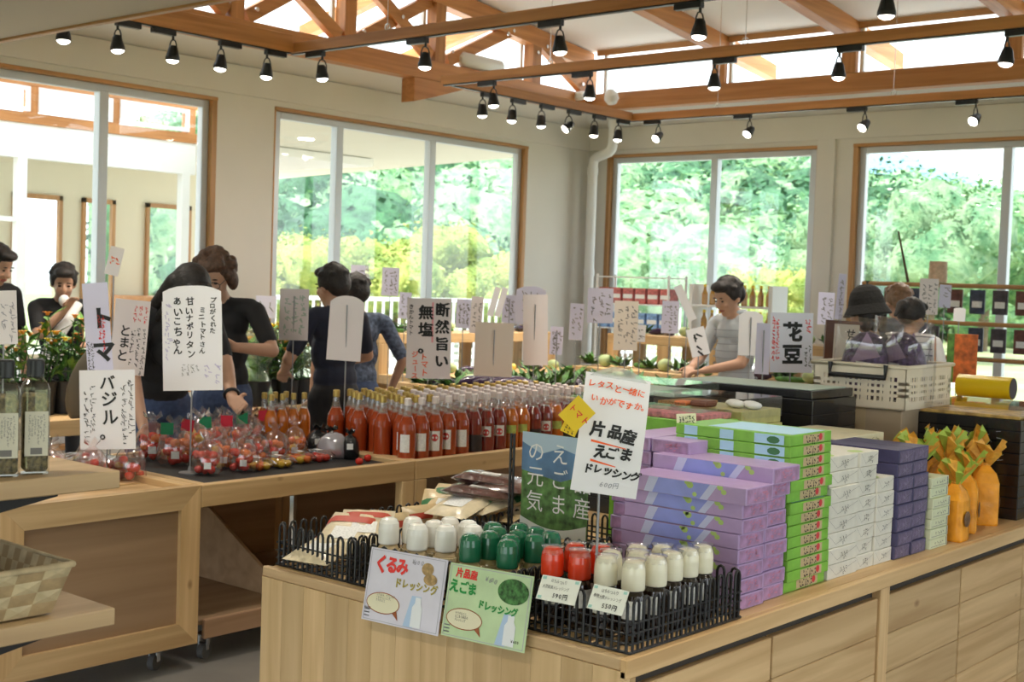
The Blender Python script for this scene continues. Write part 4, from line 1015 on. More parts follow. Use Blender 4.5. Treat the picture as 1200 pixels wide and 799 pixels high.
stack('lilac', 'gift_box', 'lilac', -1.662, 2.855, .128, .36, .0385, 7, 'front lilac stack')
stack('lilac', 'gift_box', 'lilac', -1.640, 2.835, .135, .37, .044, 1, 'lilac pair jutting from the front stack', IZ + .0005 + 7 * .0385)
stack('lilac', 'gift_box', 'lilac', -1.668, 2.988, .118, .36, .0385, 8, 'second lilac stack')
stack('lilac', 'gift_box', 'lilac', -1.645, 2.972, .140, .37, .043, 1, 'second lilac stack, laid on top of it', IZ + .001 + 8 * .0385)
# boxes turned end-on to the front, left of the main stacks
for k, xx in enumerate((-2.175, -2.045)):
    stack('lilac', 'gift_box', 'lilac', xx, 3.02, .125, .36, .0385, 10, ('left' if k == 0 else 'right') + ' stack end-on behind the leaflet', rz=-PI / 2)
stack('green', 'gift_box', 'lime-green', -1.668, 3.112, .232, .36, .0302, 14, 'green stack beside the lilac boxes')
stack('white', 'gift_box', 'ivory', -1.672, 3.352, .178, .30, .0432, 8, 'near ivory stack')
stack('white', 'gift_box', 'ivory', -1.676, 3.533, .118, .30, .0432, 8, 'middle ivory stack')
stack('white', 'gift_box', 'ivory', -1.672, 3.654, .116, .30, .0432, 6, 'far ivory stack')
stack('navy', 'gift_box', 'navy', -1.660, 3.776, .114, .34, .0418, 8, 'near navy stack')
stack('navy', 'gift_box', 'navy', -1.664, 3.892, .114, .34, .0418, 8, 'far navy stack')
stack('pale', 'gift_box', 'pale green', -1.655, 4.018, .136, .30, .0325, 7, 'stack beside the orange bags')
# more cartons filling the island behind the front rows
OLV = mat('olive_box', (.46, .43, .16), .5, var=.15, vscale=30); OLVP = mat('olive_line_print', (.22, .20, .06), .6)
CLEAR = film('clear_acrylic', (.98, .98, .98), .06, .03); CLEARF = film('clear_film', (1, 1, 1), .10, .1)
def carton(name, label, cat, c, L, W, Hh, m, rz=0.0, lid=None, prnt=None, group=None):
    t = thing(name, label, cat, c, rz, group)
    MB().box((-L / 2, -W / 2, 0), (L / 2, W / 2, Hh), 0, .002).build('carton', m, t)
    if lid:
        MB().box((-L / 2 - .002, -W / 2 - .002, Hh * .3), (L / 2 + .002, W / 2 + .002, Hh + lid), 0, .002).build('clear_lid', CLEAR, t)
    if prnt:
        s = MB()
        scribble(s, -L * .35, Hh * .15, L * .35, Hh * .85, max(2, int(L / .05)), 0, None, .002); s.v = [(p[0], -W / 2 - .0006, p[2]) for p in s.v]
        n0 = len(s.v); scribble(s, -W * .4, Hh * .2, W * .4, Hh * .8, max(2, int(W / .04)), 0, None, .002); s.v = s.v[:n0] + [(L / 2 + .0006, p[0], p[2]) for p in s.v[n0:]]
        s.build('printed_marks', prnt, t)
    return t
LACQ = mat('black_lacquer_box', (.012, .011, .012), .25, coat=.4); SILVERL = mat('silver_line', (.40, .40, .40), .4)
LIDTOP = mat('pale_mint_lid', (.62, .75, .66), .6)
for i in range(7):
    carton('gift_box', 'olive printed gift box, %s of the stack below open sweets' % ('bottom' if i == 0 else 'top' if i == 6 else ORD[i] + ' from the bottom'), 'gift box', (-2.27, 3.72, IZ + .0006 + i * .0535), .34, .26, .053, OLV, .02 * (i % 2), None, OLVP, 'olive gift boxes')
ob = thing('sweets_box', 'open olive sweets box under a clear cover at the top of the olive stack', 'sweets box', (-2.27, 3.72, IZ + .0006 + 7 * .0535 + .0005))
MB().box((-.165, -.125, 0), (.165, .125, .045), 0, .002).build('tray', OLV, ob)
for i in range(10): MB().box((-.16 + i * .011, -.11, .046), (-.153 + i * .011, .09, .055)).build('sweet_stick', mat('sweet_brown', (.40, .22, .08), .6), ob)
MB().box((-.045, -.1, .046), (.02, -.03, .065), 0, .006).build('sweet_cake', mat('cake_brown', (.16, .05, .025), .5), ob); MB().box((-.1, -.11, .046), (-.05, -.06, .06), 0, .005).build('sweet_cake', mat('cake_orange', (.8, .22, .06), .5), ob)
for i in range(4): MB().ball((.05 + .03 * i, .02 - .03 * (i % 2), .058), (.03, .024, .013)).build('sweet_bun', WHITEP, ob)
MB().box((-.168, -.128, .02), (.168, .128, .085), 0, .002).build('clear_lid', CLEAR, ob)
for i in range(8):
    carton('gift_box', 'black lacquered gift box, %s of the stack left of the olives' % ('bottom' if i == 0 else 'top' if i == 7 else ORD[i] + ' from the bottom'), 'gift box', (-2.62, 3.88, IZ + .0006 + i * .0535), .36, .30, .053, LACQ, 0, None, None, 'black gift boxes')
carton('gift_box', 'black boxed sweets with pale mint top under a clear lid on the black stack', 'gift box', (-2.62, 3.88, IZ + .0006 + 8 * .0535 + .002), .34, .28, .012, LIDTOP, 0, .03)
for i in range(8):
    carton('gift_box', 'long black gift box, %s of the stack behind the olive boxes' % ('bottom' if i == 0 else 'top' if i == 7 else ORD[i] + ' from the bottom'), 'gift box', (-2.48, 4.36, IZ + .0006 + i * .053), .62, .34, .0525, LACQ, 0, None, None, 'long black gift boxes')
carton('gift_box', 'long mint-topped display box on the long black stack', 'gift box', (-2.48, 4.36, IZ + .0006 + 8 * .053 + .001), .60, .32, .03, LACQ, 0, None)
carton('lid_sheet', 'pale mint cover sheet on the long black stack', 'sheet', (-2.48, 4.36, IZ + .0006 + 8 * .053 + .0315), .56, .28, .002, LIDTOP)
for i in range(6):
    carton('gift_box', 'pale cream gift box, %s of the stack beside the navy boxes' % ('bottom' if i == 0 else 'top' if i == 5 else ORD[i] + ' from the bottom'), 'gift box', (-2.05, 4.05, IZ + .0006 + i * .056), .26, .36, .0555, mat('cream_box', (.72, .66, .45), .5, var=.08, vscale=20), 0, None, OLVP if i == 5 else None, 'cream gift boxes')
carton('gift_box', 'lime-green printed box with pink contents behind the green stack', 'gift box', (-2.27, 3.47, IZ + .0006), .34, .20, .40, GRB, 0, None, BROWNL)
carton('sweets_tray', 'pink filled tray under film on the lime-green box', 'sweets box', (-2.27, 3.47, IZ + .4016), .30, .18, .018, mat('pink_sweets', (.55, .18, .20), .5, var=.5, vscale=60), 0, .008)
M3 = q3(((793, 485), (816, 484), (793, 507)), 3.72)
make_sign('price_card', 'small cream price card standing on the lilac boxes beside the main sign', 'price card', *M3, scr=[((.1, .1, .9, .9), 5, INK, dict(w=.0022))], paper=mat('cream_card', (.80, .74, .55), .6))
# right end: black boxes, clear lid with orange sweets
for i in range(9):
    carton('gift_box', 'flat black gift box, %s of the stack behind the orange bags' % ('bottom' if i == 0 else 'top' if i == 8 else ORD[i] + ' from the bottom'), 'gift box', (-1.88, 5.06, IZ + .0006 + i * .0405), .44, .50, .040, LACQ, .0, None, SILVERL if i % 2 else None, 'flat black gift boxes')
carton('sweets_tray', 'orange and white sweets under a clear lid on the flat black boxes', 'sweets box', (-1.88, 5.06, IZ + .001 + 9 * .0405), .42, .48, .012, mat('orange_sweets', (.85, .42, .12), .5, var=.6, vscale=22), 0, .022)
# yellow roll and small yellow boxes at the back right
YELB = mat('yellow_wrap', (.90, .62, .01), .35)
t = thing('yellow_roll', 'yellow wrapped cylinder lying on the flat black boxes', 'package', (-1.98, 5.30, IZ + .40 + .045), 0)
MB().cone((-.11, 0, 0), (.11, 0, 0), .045, .045, 24).build('wrapper', YELB, t); MB().cone((.1101, 0, 0), (.1125, 0, 0), .042, .042, 24).build('dark_end', mat('dark_cap', (.06, .05, .07), .4), t)
for i in range(4):
    carton('package', 'small %s package on the far right of the island, %s from the left' % (('yellow', 'orange', 'cream', 'gold')[i], ORD[i]), 'package', (-2.0 + i * .15, 5.62, IZ + .0006), .14, .2, .33 + .05 * (i % 2), [YELB, mat('orange_wrap', (.85, .30, .03), .4), mat('cream_wrap', (.8, .72, .5), .4), mat('gold_wrap', (.75, .5, .1), .4)][i], 0, None, REDP)
# ------------------------------------------------------------------ orange tied bags
ORB = mat('orange_bag', (.92, .36, .03), .22, var=.18, vscale=24, bump=.3, bscale=30); ORF = mat('orange_frill', (.95, .42, .06), .35, var=.35, vscale=40); GRF = mat('green_frill', (.40, .55, .08), .4)
def bag(label, x, y, z, s, rz, fr):
    t = thing('orange_gift_bag', label, 'gift bag', (x, y, z), rz, 'orange gift bags')
    MB().lathe([(.037 * s, 0), (.039 * s, .006), (.039 * s, .135 * s), (.030 * s, .165 * s), (.014 * s, .185 * s), (.010 * s, .195 * s)], n=20, sq=.85).build('bag', ORB, t)
    m = MB()
    for k in range(14):
        a0, a1 = 2 * PI * k / 14, 2 * PI * (k + .5) / 14; a2 = 2 * PI * (k + 1) / 14
        r0, r1 = .010 * s, .064 * s; zb, zt = .195 * s, .245 * s
        P_ = lambda r, a, z_: (r * math.cos(a), r * .7 * math.sin(a), z_ + .02 * s * math.cos(a * 3))
        m.add([P_(r0, a0, zb), P_(r0, a2, zb), P_(r1, a2, zt), P_(r1 * .8, a1, zt + .012 * s), P_(r1, a0, zt)], [(0, 1, 2, 3, 4)], k % 2)
    m.build('frill', [ORF, fr], t)
    MB().tube([(.012 * s * math.cos(a), .012 * s * math.sin(a), .192 * s) for a in [2 * PI * i / 10 for i in range(10)]], .004 * s, 6, closed=True).build('tie', ORF, t)
    MB().ball((.044 * s, .0, .075 * s), (.003, .026 * s, .026 * s), 14, 8).build('round_label', mat('bag_label', (.16, .08, .03), .5, var=.5, vscale=80), t)
    return t
for i, (px, py, s) in enumerate(((1112, 636, 1.0), (1135, 627, 1.05), (1157, 618, 1.12), (1187, 606, 1.1))):
    p = atz(px, py, IZ); bag('orange tied bag in the front row on the island edge, %s from the left' % ORD[i], min(p.x, -1.655) - .04 + (.03 if i == 0 else 0), p.y + .06, IZ + .0005, s, .3 * i, ORF if i > 1 else GRF)
for i in range(5):
    bag('orange tied bag with green frill in the rear row, %s from the left' % ORD[i], -1.80 - .06 * (i % 2), 4.22 + i * .125, IZ + .0005, 1.25, .4 * i, GRF)
# ------------------------------------------------------------------ white plastic crate on a carton
BEIGE = mat('ivory_plastic', (.84, .74, .58), .45)
cp = atd(1038, 470, 4.95)
rz_ = math.radians(2)
cb = thing('carton', 'plain brown carton under the ivory crate', 'carton', (-2.22, 4.86, IZ + .0006), rz_)
MB().box((-.17, -.22, 0), (.17, .22, .375), 0, .003).build('carton', mat('brown_cardboard', (.40, .31, .21), .75), cb); MB().box((-.03, -.2205, .10), (.03, .2205, .3755)).build('tape', mat('kraft_tape', (.45, .34, .2), .4), cb)
cr = thing('plastic_crate', 'ivory plastic crate with rows of slots on the brown carton', 'crate', (-2.22, 4.86, IZ + .377), rz_)
def crate_wall(L, Hh, rows, cols, gap):
    """wall in XZ with a grid of slots"""
    m = MB(); zs = [0, .03]; th = .004
    ph = (Hh - .065) / rows
    m.box((-L / 2, 0, 0), (L / 2, th, .03)); m.box((-L / 2, 0, Hh - .04), (L / 2, th, Hh))
    for r in range(1, rows): m.box((-L / 2, 0, .03 + r * (Hh - .07) / rows - .006), (L / 2, th, .03 + r * (Hh - .07) / rows + .006))
    cw = (L - .06) / cols
    for c_ in range(cols + 1):
        wide = .010 if c_ % gap else .026
        x = -L / 2 + .03 + c_ * cw
        m.box((x - wide / 2, .0003, .029), (x + wide / 2, th - .0003, Hh - .039))
    m.box((-L / 2, 0, .03), (-L / 2 + .03, th, Hh - .04)); m.box((L / 2 - .03, 0, .03), (L / 2, th, Hh - .04))
    return m
for s, (L, d) in (('x', (.37, .23)), ('y', (.46, .185))):
    me = crate_wall(L, .16, 4, 14 if s == 'x' else 17, 4).mesh('slotted_wall', [BEIGE])
    for k in (-1, 1):
        if s == 'x': link('slotted_wall', me, cr, (0, k * d, 0), 0 if k < 0 else PI)
        else: link('slotted_wall', me, cr, (k * d, 0, 0), PI / 2 if k > 0 else -PI / 2)
MB().box((-.185, -.23, 0), (.185, .23, .004)).build('crate_floor', BEIGE, cr)
MB().tube([(-.19, -.235, .16), (.19, -.235, .16), (.19, .235, .16), (-.19, .235, .16)], .008, 8, closed=True).build('rim', BEIGE, cr)
MB().tube([(-.11, -.245, .165), (-.11, -.25, .118), (.11, -.25, .118), (.11, -.245, .165)], .010, 8).build('black_handle', BLACK, cr)
BEAN = mat('purple_beans', (.10, .06, .14), .35, var=.7, vscale=70, bump=.8, bscale=60)
for i, (x, y, rz2, sc) in enumerate(((-.06, -.06, .3, 1.0), (.07, .02, -.2, 1.1), (-.02, .12, .9, .95))):
    t = thing('bean_bag', 'clear bag of dark purple beans in the ivory crate, %s from the left' % ORD[i], 'bag', (-2.22 + x, 4.86 + y, IZ + .385), (0.15, .1, rz2), 'bean bags in the crate')
    MB().ball((0, 0, .14), (.095 * sc, .06, .14), 12, 8).build('beans', BEAN, t)
    MB().add([(-.05, -.062, .16), (.06, -.066, .20), (.0, -.07, .29), (.02, -.05, .20)], [(0, 1, 2), (0, 3, 2), (1, 3, 2), (0, 1, 3)]).build('paper_star', mat('mauve_paper', (.35, .24, .36), .5), t)
    pillow(.25 * sc, .36, .15).build('clear_bag', CLEARF, t, (0, 0, .15), (PI / 2, 0, 0))
    MB().box((-.03, -.064, .13), (.03, -.062, .17)).build('label', LABW, t)
# ================================================================== LEFT COUNTER
CX = -4.06; CD = -5.0
def framed_unit(label, y0, y1, panel):
    t = thing('produce_counter', label, 'counter', ((CX + CD) / 2, (y0 + y1) / 2, 0)); o = Vector(t.location)
    def B(a, b, name, m, bev=.003, par=None): return MB().box(Vector(a) - o, Vector(b) - o, 0, bev).build(name, m, par or t)
    zb = .10
    def PR(poly, name, m): return MB().prism([(u - o.y, v) for u, v in poly], CX - .045 - o.x, CX - o.x, 'yz').build(name, m, t)
    B((CD, y0, .615), (CD + .045, y1, .70), 'top_rail', PINE[1])
    for y in (y0, y1 - .045): B((CD + .045, y, .615), (CX - .045, y + .045, .70), 'cross_rail', PINE[0])
    for y in (y0, y1 - .045): B((CD, y, zb), (CD + .045, y + .045, .614), 'post', PINE[2])
    if panel:
        # mitred picture-frame front
        w_ = .085; g = .0004
        PR([(y0, .70), (y1, .70), (y1 - w_, .70 - w_), (y0 + w_, .70 - w_)], 'top_rail', PINE[1])
        PR([(y0, zb), (y1, zb), (y1 - w_, zb + w_), (y0 + w_, zb + w_)], 'bottom_rail', PINE[1])
        PR([(y1, zb + g), (y1, .70 - g), (y1 - w_, .70 - w_ - g), (y1 - w_, zb + w_ + g)], 'post', PINE[2])
        PR([(y0, zb + g), (y0, .70 - g), (y0 + w_, .70 - w_ - g), (y0 + w_, zb + w_ + g)], 'post', PINE[2])
        B((CX - .032, y0 + .08, zb + .08), (CX - .02, y1 - .08, .62), 'plywood_panel', PLY)
    else:
        B((CX - .045, y0, .615), (CX, y1, .70), 'top_rail', PINE[1])
        for y in ((y1 - .075,) if y0 < 3.5 else (y0, y1 - .075)): B((CX - .045, y, zb), (CX, y + .075, .614), 'post', PINE[2])
    B((CD + .046, y0 + .046, .655), (CX - .046, y1 - .046, .675), 'tray_board', PINE[1])
    B((CD + .03, y0 + .03, zb + .05), (CX - .05, y1 - .03, zb + .07), 'lower_shelf', PLY)
    if not panel:
        B((CX - .045, y0 + .046, zb), (CX - .025, y1 - .046, zb + .075), 'shelf_front', wood('reddish_board', 1, (.34, .20, .11), (.44, .27, .16), .5))
        B((CD + .05, y0 + .06, zb + .071), (CD + .07, y1 - .06, .50), 'back_board', PLY)
        for yy in (y0 + (y1 - y0) * .42,):
            MB().prism([(CD + .08 - o.x, zb + .072), (CX - .12 - o.x, zb + .072), (CX - .12 - o.x, zb + .12), (CD + .35 - o.x, .48), (CD + .08 - o.x, .48)], yy - o.y, yy + .018 - o.y, 'xz').build('shelf_divider', PLY, t)
    wheel = MB().cone((-.012, 0, .032), (.012, 0, .032), .032, .032, 16).mesh('wheel', [mat('grey_rubber', (.12, .12, .12), .6)])
    fork = MB().box((-.018, -.012, .035), (-.014, .012, .098)).box((.014, -.012, .035), (.018, .012, .098)).box((-.03, -.03, .095), (.03, .03, .10)).mesh('caster_fork', [CHROME])
    for x in (CX - .10, CD + .10):
        for y in (y0 + .10, y1 - .12):
            f = link('caster_fork', fork, t, Vector((x, y, 0)) - o, .4); link('wheel', wheel, f)
    return t
framed_unit('panelled pine produce counter on casters at the left', 2.20, 2.998, True)
framed_unit('open pine produce counter with tomato bags, middle of the left row', 3.002, 4.14, False)
framed_unit('open pine counter full of juice bottles, far end of the left row', 4.145, 6.0, False)
ZC = .676
SURF += [(CD, CX, 2.2, 6.0, ZC + .006), (IX0, IX1, IY0, IY1, IZ)]
# black mat under the tomato bags
tag(MB().box((CD + .06, 3.06, ZC), (CX - .055, 4.09, ZC + .006), 0, .002).build('black_mat', BLACKM), 'black mat under the tomato bags', 'mat')
# ------------------------------------------------------------------ bags of tomatoes
TOM = [mat('tomato_red', (.62, .035, .02), .25, coat=.3), mat('tomato_orange', (.75, .16, .02), .25, coat=.3), mat('tomato_yellow', (.70, .42, .04), .25, coat=.3)]
tomM = [MB().lathe([(0, -.016), (.010, -.0145), (.0165, -.006), (.0175, .002), (.0145, .011), (.006, .0145), (0, .0135)], n=10).mesh('tomato', [m]) for m in TOM]
FLAGG = mat('flag_green', (.01, .22, .09), .6); FLAGR = mat('flag_red', (.62, .02, .05), .6)
BFILM = film('bag_film', (1, .97, .97), .10, .10, .03)
def bag_mesh(w, d, h, seed, open_=True):
    mb = MB(); off = Vector((seed * 3.1, seed, 0)); prof = [(.75, 0), (1, .12), (1.02, .35), (.92, .58), (.6, .75), (.25, .82), (.2, .86), (.55, 1.0)]
    if not open_: prof = [(.8, 0), (1, .15), (1, .5), (.85, .8), (.5, .98), (.1, 1.0)]
    vs = []; n_ = 14
    for r, z in prof:
        for i in range(n_):
            a = 2 * PI * i / n_; k = r * (1 + .16 * noise.noise(Vector((math.cos(a) * 2, math.sin(a) * 2, z * 3)) + off))
            vs.append((w / 2 * k * math.cos(a), d / 2 * k * math.sin(a), z * h + (.012 * math.sin(a * 5) if z >= 1 else 0)))
    fs = [(j * n_ + i, j * n_ + (i + 1) % n_, (j + 1) * n_ + (i + 1) % n_, (j + 1) * n_ + i) for j in range(len(prof) - 1) for i in range(n_)]
    return mb.add(vs, fs, 0, True)
bagM = [bag_mesh(.13, .11, .17, k).mesh('film_bag', [BFILM]) for k in range(4)]
stick = MB().box((-.014, -.0006, 0), (.014, .0006, .026)).mesh('paper_label', [LABW])
nb = 0
def tomato_bag(label, x, y, z, kind, flag=None, s=1.0):
    global nb
    nb += 1
    t = thing('tomato_bag', label, 'tomato bag', (x, y, z), rnd(0, 6.28), 'bags of tomatoes on the left counter')
    t.scale = (s, s, s)
    for k in range(12):
        a = k * 2.4; r = .012 + .036 * ((k * .618) % 1)
        link('tomato', tomM[kind if random.random() < .8 else (kind + 1) % 3], t, (r * math.cos(a), r * .85 * math.sin(a), .018 + .030 * (k // 4) + rnd(0, .006)), (rnd(-.4, .4), rnd(-.4, .4), rnd(0, 6)))
    link('film_bag', bagM[nb % 4], t)
    a = face_cam((x, y)) - t.rotation_euler.z
    link('paper_label', stick, t, (.058 * math.sin(a), -.058 * math.cos(a), .03), a)
    if flag:
        for k, m in enumerate(flag):
            MB().box((-.022, -.001, 0), (.022, .001, .042)).build('flag_tag', m, t, ((-.03 + .045 * k) * math.cos(a) + .05 * math.sin(a), (-.03 + .045 * k) * math.sin(a) - .05 * math.cos(a), .115), (0, rnd(-.15, .15), a))
    return t
spots = []
for i, (px, py) in enumerate(((243, 552), (262, 545), (281, 548), (300, 543), (322, 538), (345, 533))): spots.append((px, py, i, 'front'))
for i, (px, py) in enumerate(((205, 541), (228, 536), (250, 532), (272, 530), (292, 526), (318, 522), (342, 520))): spots.append((px, py, i, 'second'))
for i, (px, py) in enumerate(((178, 535), (200, 522), (230, 520), (262, 515), (290, 511), (320, 508), (350, 505))): spots.append((px, py, i, 'third'))
fl = {('second', 0): (FLAGG,), ('second', 1): (FLAGR,), ('second', 2): (FLAGG,), ('second', 3): (FLAGR,), ('second', 4): (FLAGG,), ('third', 3): (FLAGG,), ('second', 5): (FLAGR,), ('third', 5): (FLAGR,)}
used = []
for px, py, i, row in spots:
    p = atz(px, py, ZC + .02)
    x, y = min(max(p.x, CD + .12), CX - .11), min(max(p.y, 3.1), 4.03)
    for _ in range(30):
        for (ux, uy) in used:
            d = math.hypot(x - ux, y - uy)
            if d < .112: x += (x - ux) / (d + 1e-6) * .012 - .002; y += (y - uy) / (d + 1e-6) * .012
        x, y = min(max(x, CD + .12), CX - .11), min(max(y, 3.1), 4.03)
    used.append((x, y))
    fg = fl.get((row, i))
    tomato_bag('clear bag of cherry tomatoes%s, %s row, %s from the left' % (' with ' + ('green' if fg and fg[0] is FLAGG else 'red') + ' tag' if fg else '', row, ORD[i]), x, y, ZC + .0065, 0 if i % 4 != 1 else 1, fg, 1.18 if row != 'front' else 1.0)
for i, (px, py) in enumerate(((300, 549), (325, 546), (350, 541), (372, 539), (388, 535))):
    p = atz(px, py, ZC + .01)
    t = thing('tomato_pack', 'low open pack of %s tomatoes at the counter edge, %s from the left' % (('mixed', 'yellow', 'mixed', 'red', 'red')[i], ORD[i]), 'tomato pack', (min(p.x, CX - .10), p.y, ZC + .0065), rnd(-.2, .2), 'low tomato packs')
    for k in range(8): link('tomato', tomM[(2, 2, 1, 0, 0)[i] if k % 3 else (1, 2, 2, 0, 0)[i]], t, (-.04 + .027 * (k % 4), -.022 + .04 * (k // 4), .018), (rnd(-.4, .4), 0, rnd(0, 6)))
    pillow(.14, .10, .05).build('film', CLEARF, t, (0, 0, .026)); MB().box((-.02, -.016, .050), (.02, .016, .0515)).build('paper_label', LABW, t)
for i, (px, py, w_) in enumerate(((408, 528, .13), (430, 522, .14), (446, 530, .10), (395, 510, .12), (420, 505, .12))):
    p = atz(px, py, ZC + .02)
    x_, y_ = min(p.x, CX - .12), min(p.y, 4.04)
    t = thing('black_bag', 'black plastic produce bag with white label, %s from the left' % rank([408, 430, 446, 395, 420], i), 'bag', (x_, y_, ZC + .0065), rnd(0, 6), 'black produce bags')
    bag_mesh(w_, w_ * .8, .13, 10 + i, True).build('bag', mat('black_plastic_film', (.012, .012, .013), .25, bump=.5, bscale=30), t)
    a = face_cam((x_, y_)) - t.rotation_euler.z
    link('paper_label', stick, t, (.068 * math.sin(a), -.068 * math.cos(a), .05), a)
p = atz(392, 530, ZC + .03); t = thing('clear_bag', 'cloudy clear bag of pink produce before the black bags', 'bag', (p.x, min(p.y, 4.0), ZC + .0065), .4)
bag_mesh(.15, .12, .11, 31, False).build('film_bag', film('cloudy_film', (.85, .82, .9), .08, .2, .35), t)
for k in range(5): link('radish', tomM[0], t, (-.04 + .02 * k, .01 * (k % 2), .02))
for k in range(2):
    p = atz(421 + 10 * k, 541 - 4 * k, ZC + .02); tag(link('tomato', tomM[0], None, (min(p.x, CX - .07), min(p.y, 4.06), ZC + .0225)), 'loose red tomato at the counter edge, %s one' % ('nearer', 'farther')[k], 'tomato')
    bpy.context.view_layer.objects  # noqa
# flat packs on the panelled unit: dried goods in film
for i in range(5):
    p = atz(118 + i * 20, 572 - i * 4, .64)
    t = thing('snack_tray', 'flat film-wrapped tray of red and orange tomatoes, %s from the left' % ORD[i], 'tray', (min(p.x, CX - .13), min(max(p.y, 2.33), 2.9), ZC + .001), rnd(.2, .5), 'flat trays on the panelled counter')
    MB().box((-.10, -.06, 0), (.10, .06, .045), 0, .008).build('tray', mat('tray_contents', (.32, .07, .03), .4, var=.7, vscale=50), t)
    pillow(.22, .14, .05).build('film', CLEARF, t, (0, 0, .06))
    for k in range(6): link('tomato', tomM[(i + k) % 3 if k % 2 else 0], t, (-.07 + .028 * k, rnd(-.03, .03), .056))
tag(MB().box((CD + .08, 2.28, ZC), (CX - .30, 2.94, ZC + .004), 0).build('wooden_tray_board', PINE[0]), 'pale tray board on the panelled counter', 'board')
# bags at the near end of the counter
for i in range(7):
    t = thing('tomato_bag', 'bulging clear bag of red fruit at the panelled counter, %s from the left' % ORD[i], 'tomato bag', (-4.42 - .16 * (i % 2), 2.42 + .085 * i, ZC + .0065), .5 * i, 'bags behind the panelled counter')
    for k in range(9): link('tomato', tomM[0], t, (.04 * math.cos(k * 2.4) * (k % 3) * .5, .04 * math.sin(k * 2.4) * (k % 3) * .5, .02 + .028 * (k // 4)))
    link('film_bag', bagM[i % 4], t)

# ------------------------------------------------------------------ tomato juice bottles
JUICE = [mat('tomato_juice', (.34, .05, .012), .12, coat=.7), mat('orange_juice', (.50, .13, .015), .12, coat=.7), mat('dark_juice', (.20, .025, .02), .1, coat=.8)]
CLGL = film('bottle_glass', (.95, .97, .97), .10, .03, .10); GOLDC = mat('gold_cap', (.55, .40, .12), .35, .6); WHC = mat('white_cap', (.80, .72, .70), .4)
jb = [MB().lathe([(.036, 0), (.041, .006), (.041, .15), (.037, .175), (.026, .20), (.0205, .213), (0, .2135)], n=18).mesh('juice', [m]) for m in JUICE]
jg = MB().lathe([(.0265, .1985), (.021, .212), (.0165, .235), (.0145, .262), (.0145, .27)], n=18).mesh('glass_neck', [CLGL])
jc = [MB().lathe([(.0155, .258), (.0165, .26), (.0165, .288), (.012, .292), (0, .2925)], n=16).mesh('cap', [m]) for m in (WHC, GOLDC)]
def arc_label(z0, z1, half, m, r=.0414):
    return MB().sheet(lambda u, v: (r * math.sin((u - .5) * 2 * half), -r * math.cos((u - .5) * 2 * half), z0 + (z1 - z0) * v), 10, 1).mesh('label', [m])
LBK = mat('juice_label_black', (.03, .02, .02), .5); LRD = mat('juice_label_red', (.55, .03, .03), .5, var=.3, vscale=60); LGN = mat('juice_label_lime', (.45, .55, .12), .5, var=.3, vscale=60)
labs = {'tall': (arc_label(.05, .13, .55, LABW), None), 'white': (arc_label(.045, .135, .6, LABW), LRD), 'round': (arc_label(.085, .135, .62, LABW), LRD), 'black': (arc_label(.02, .10, 1.3, LBK), None), 'lime': (arc_label(.09, .13, .6, LGN), None)}
dot = {}
for kk, m in (('r', LRD), ('g', LGN)):
    dot[kk] = MB().sheet(lambda u, v: (.0419 * math.sin((v * .40) * math.cos(u * 2 * PI)), -.0419 * math.cos((v * .40) * math.cos(u * 2 * PI)), .105 + v * .017 * math.sin(u * 2 * PI)), 12, 1).mesh('fruit_print', [m])
rows_, per = 7, 16
cnt = 0
for r in range(rows_):
    for c_ in range(per):
        y = 4.19 + c_ * .0895 + (.045 if r % 2 else 0); x = CX - .105 - r * .0795
        if y > 5.9: continue
        if r < 2 and c_ == 0 and r == 1: pass
        kind = ('tall', 'tall', 'white', 'white', 'tall', 'black', 'round', 'round', 'lime', 'lime', 'black', 'round', 'lime', 'black', 'black', 'white')[(c_ + (r // 2)) % 16]
        ji = 0 if c_ < 4 else (2 if kind in ('black', 'round') else 1 if kind == 'lime' else 0)
        t = thing('juice_bottle', 'tomato juice bottle, %s row from the counter edge, %s from the near end' % (ORD[r], ORD[c_]), 'bottle', (x, y, ZC + .0005), face_cam((x, y), rnd(-.25, .25)), 'tomato juice bottles')
        link('juice', jb[ji], t); link('glass_neck', jg, t); link('cap', jc[1 if (c_ < 3 and r > 0) or r > 4 else 0], t)
        if r < 2:
            link('label', labs[kind][0], t)
            if kind in ('white', 'round'): link('fruit_print', dot['r'], t)
            if kind == 'lime': link('fruit_print', dot['g'], t)
for i, (px, py) in enumerate(((416, 500), (428, 497), (440, 495), (452, 493), (424, 489), (437, 487), (450, 485))):
    q_ = atz(px, py + 12, ZC); x, y = min(q_.x, -4.72 + .0 * i), q_.y
    x, y = -4.80 - (.09 if i > 3 else 0), 3.93 + (i % 4) * .066 + (.03 if i > 3 else 0)
    t = thing('juice_bottle', 'gold-capped orange juice bottle behind the black bags, %s in the %s' % (ORD[i % 4], 'front row' if i < 4 else 'rear row'), 'bottle', (x, y, ZC + .0065), 0, 'orange juice bottles')
    t.scale = (.78, .78, .9)
    link('juice', jb[1], t); link('glass_neck', jg, t); link('cap', jc[1], t)
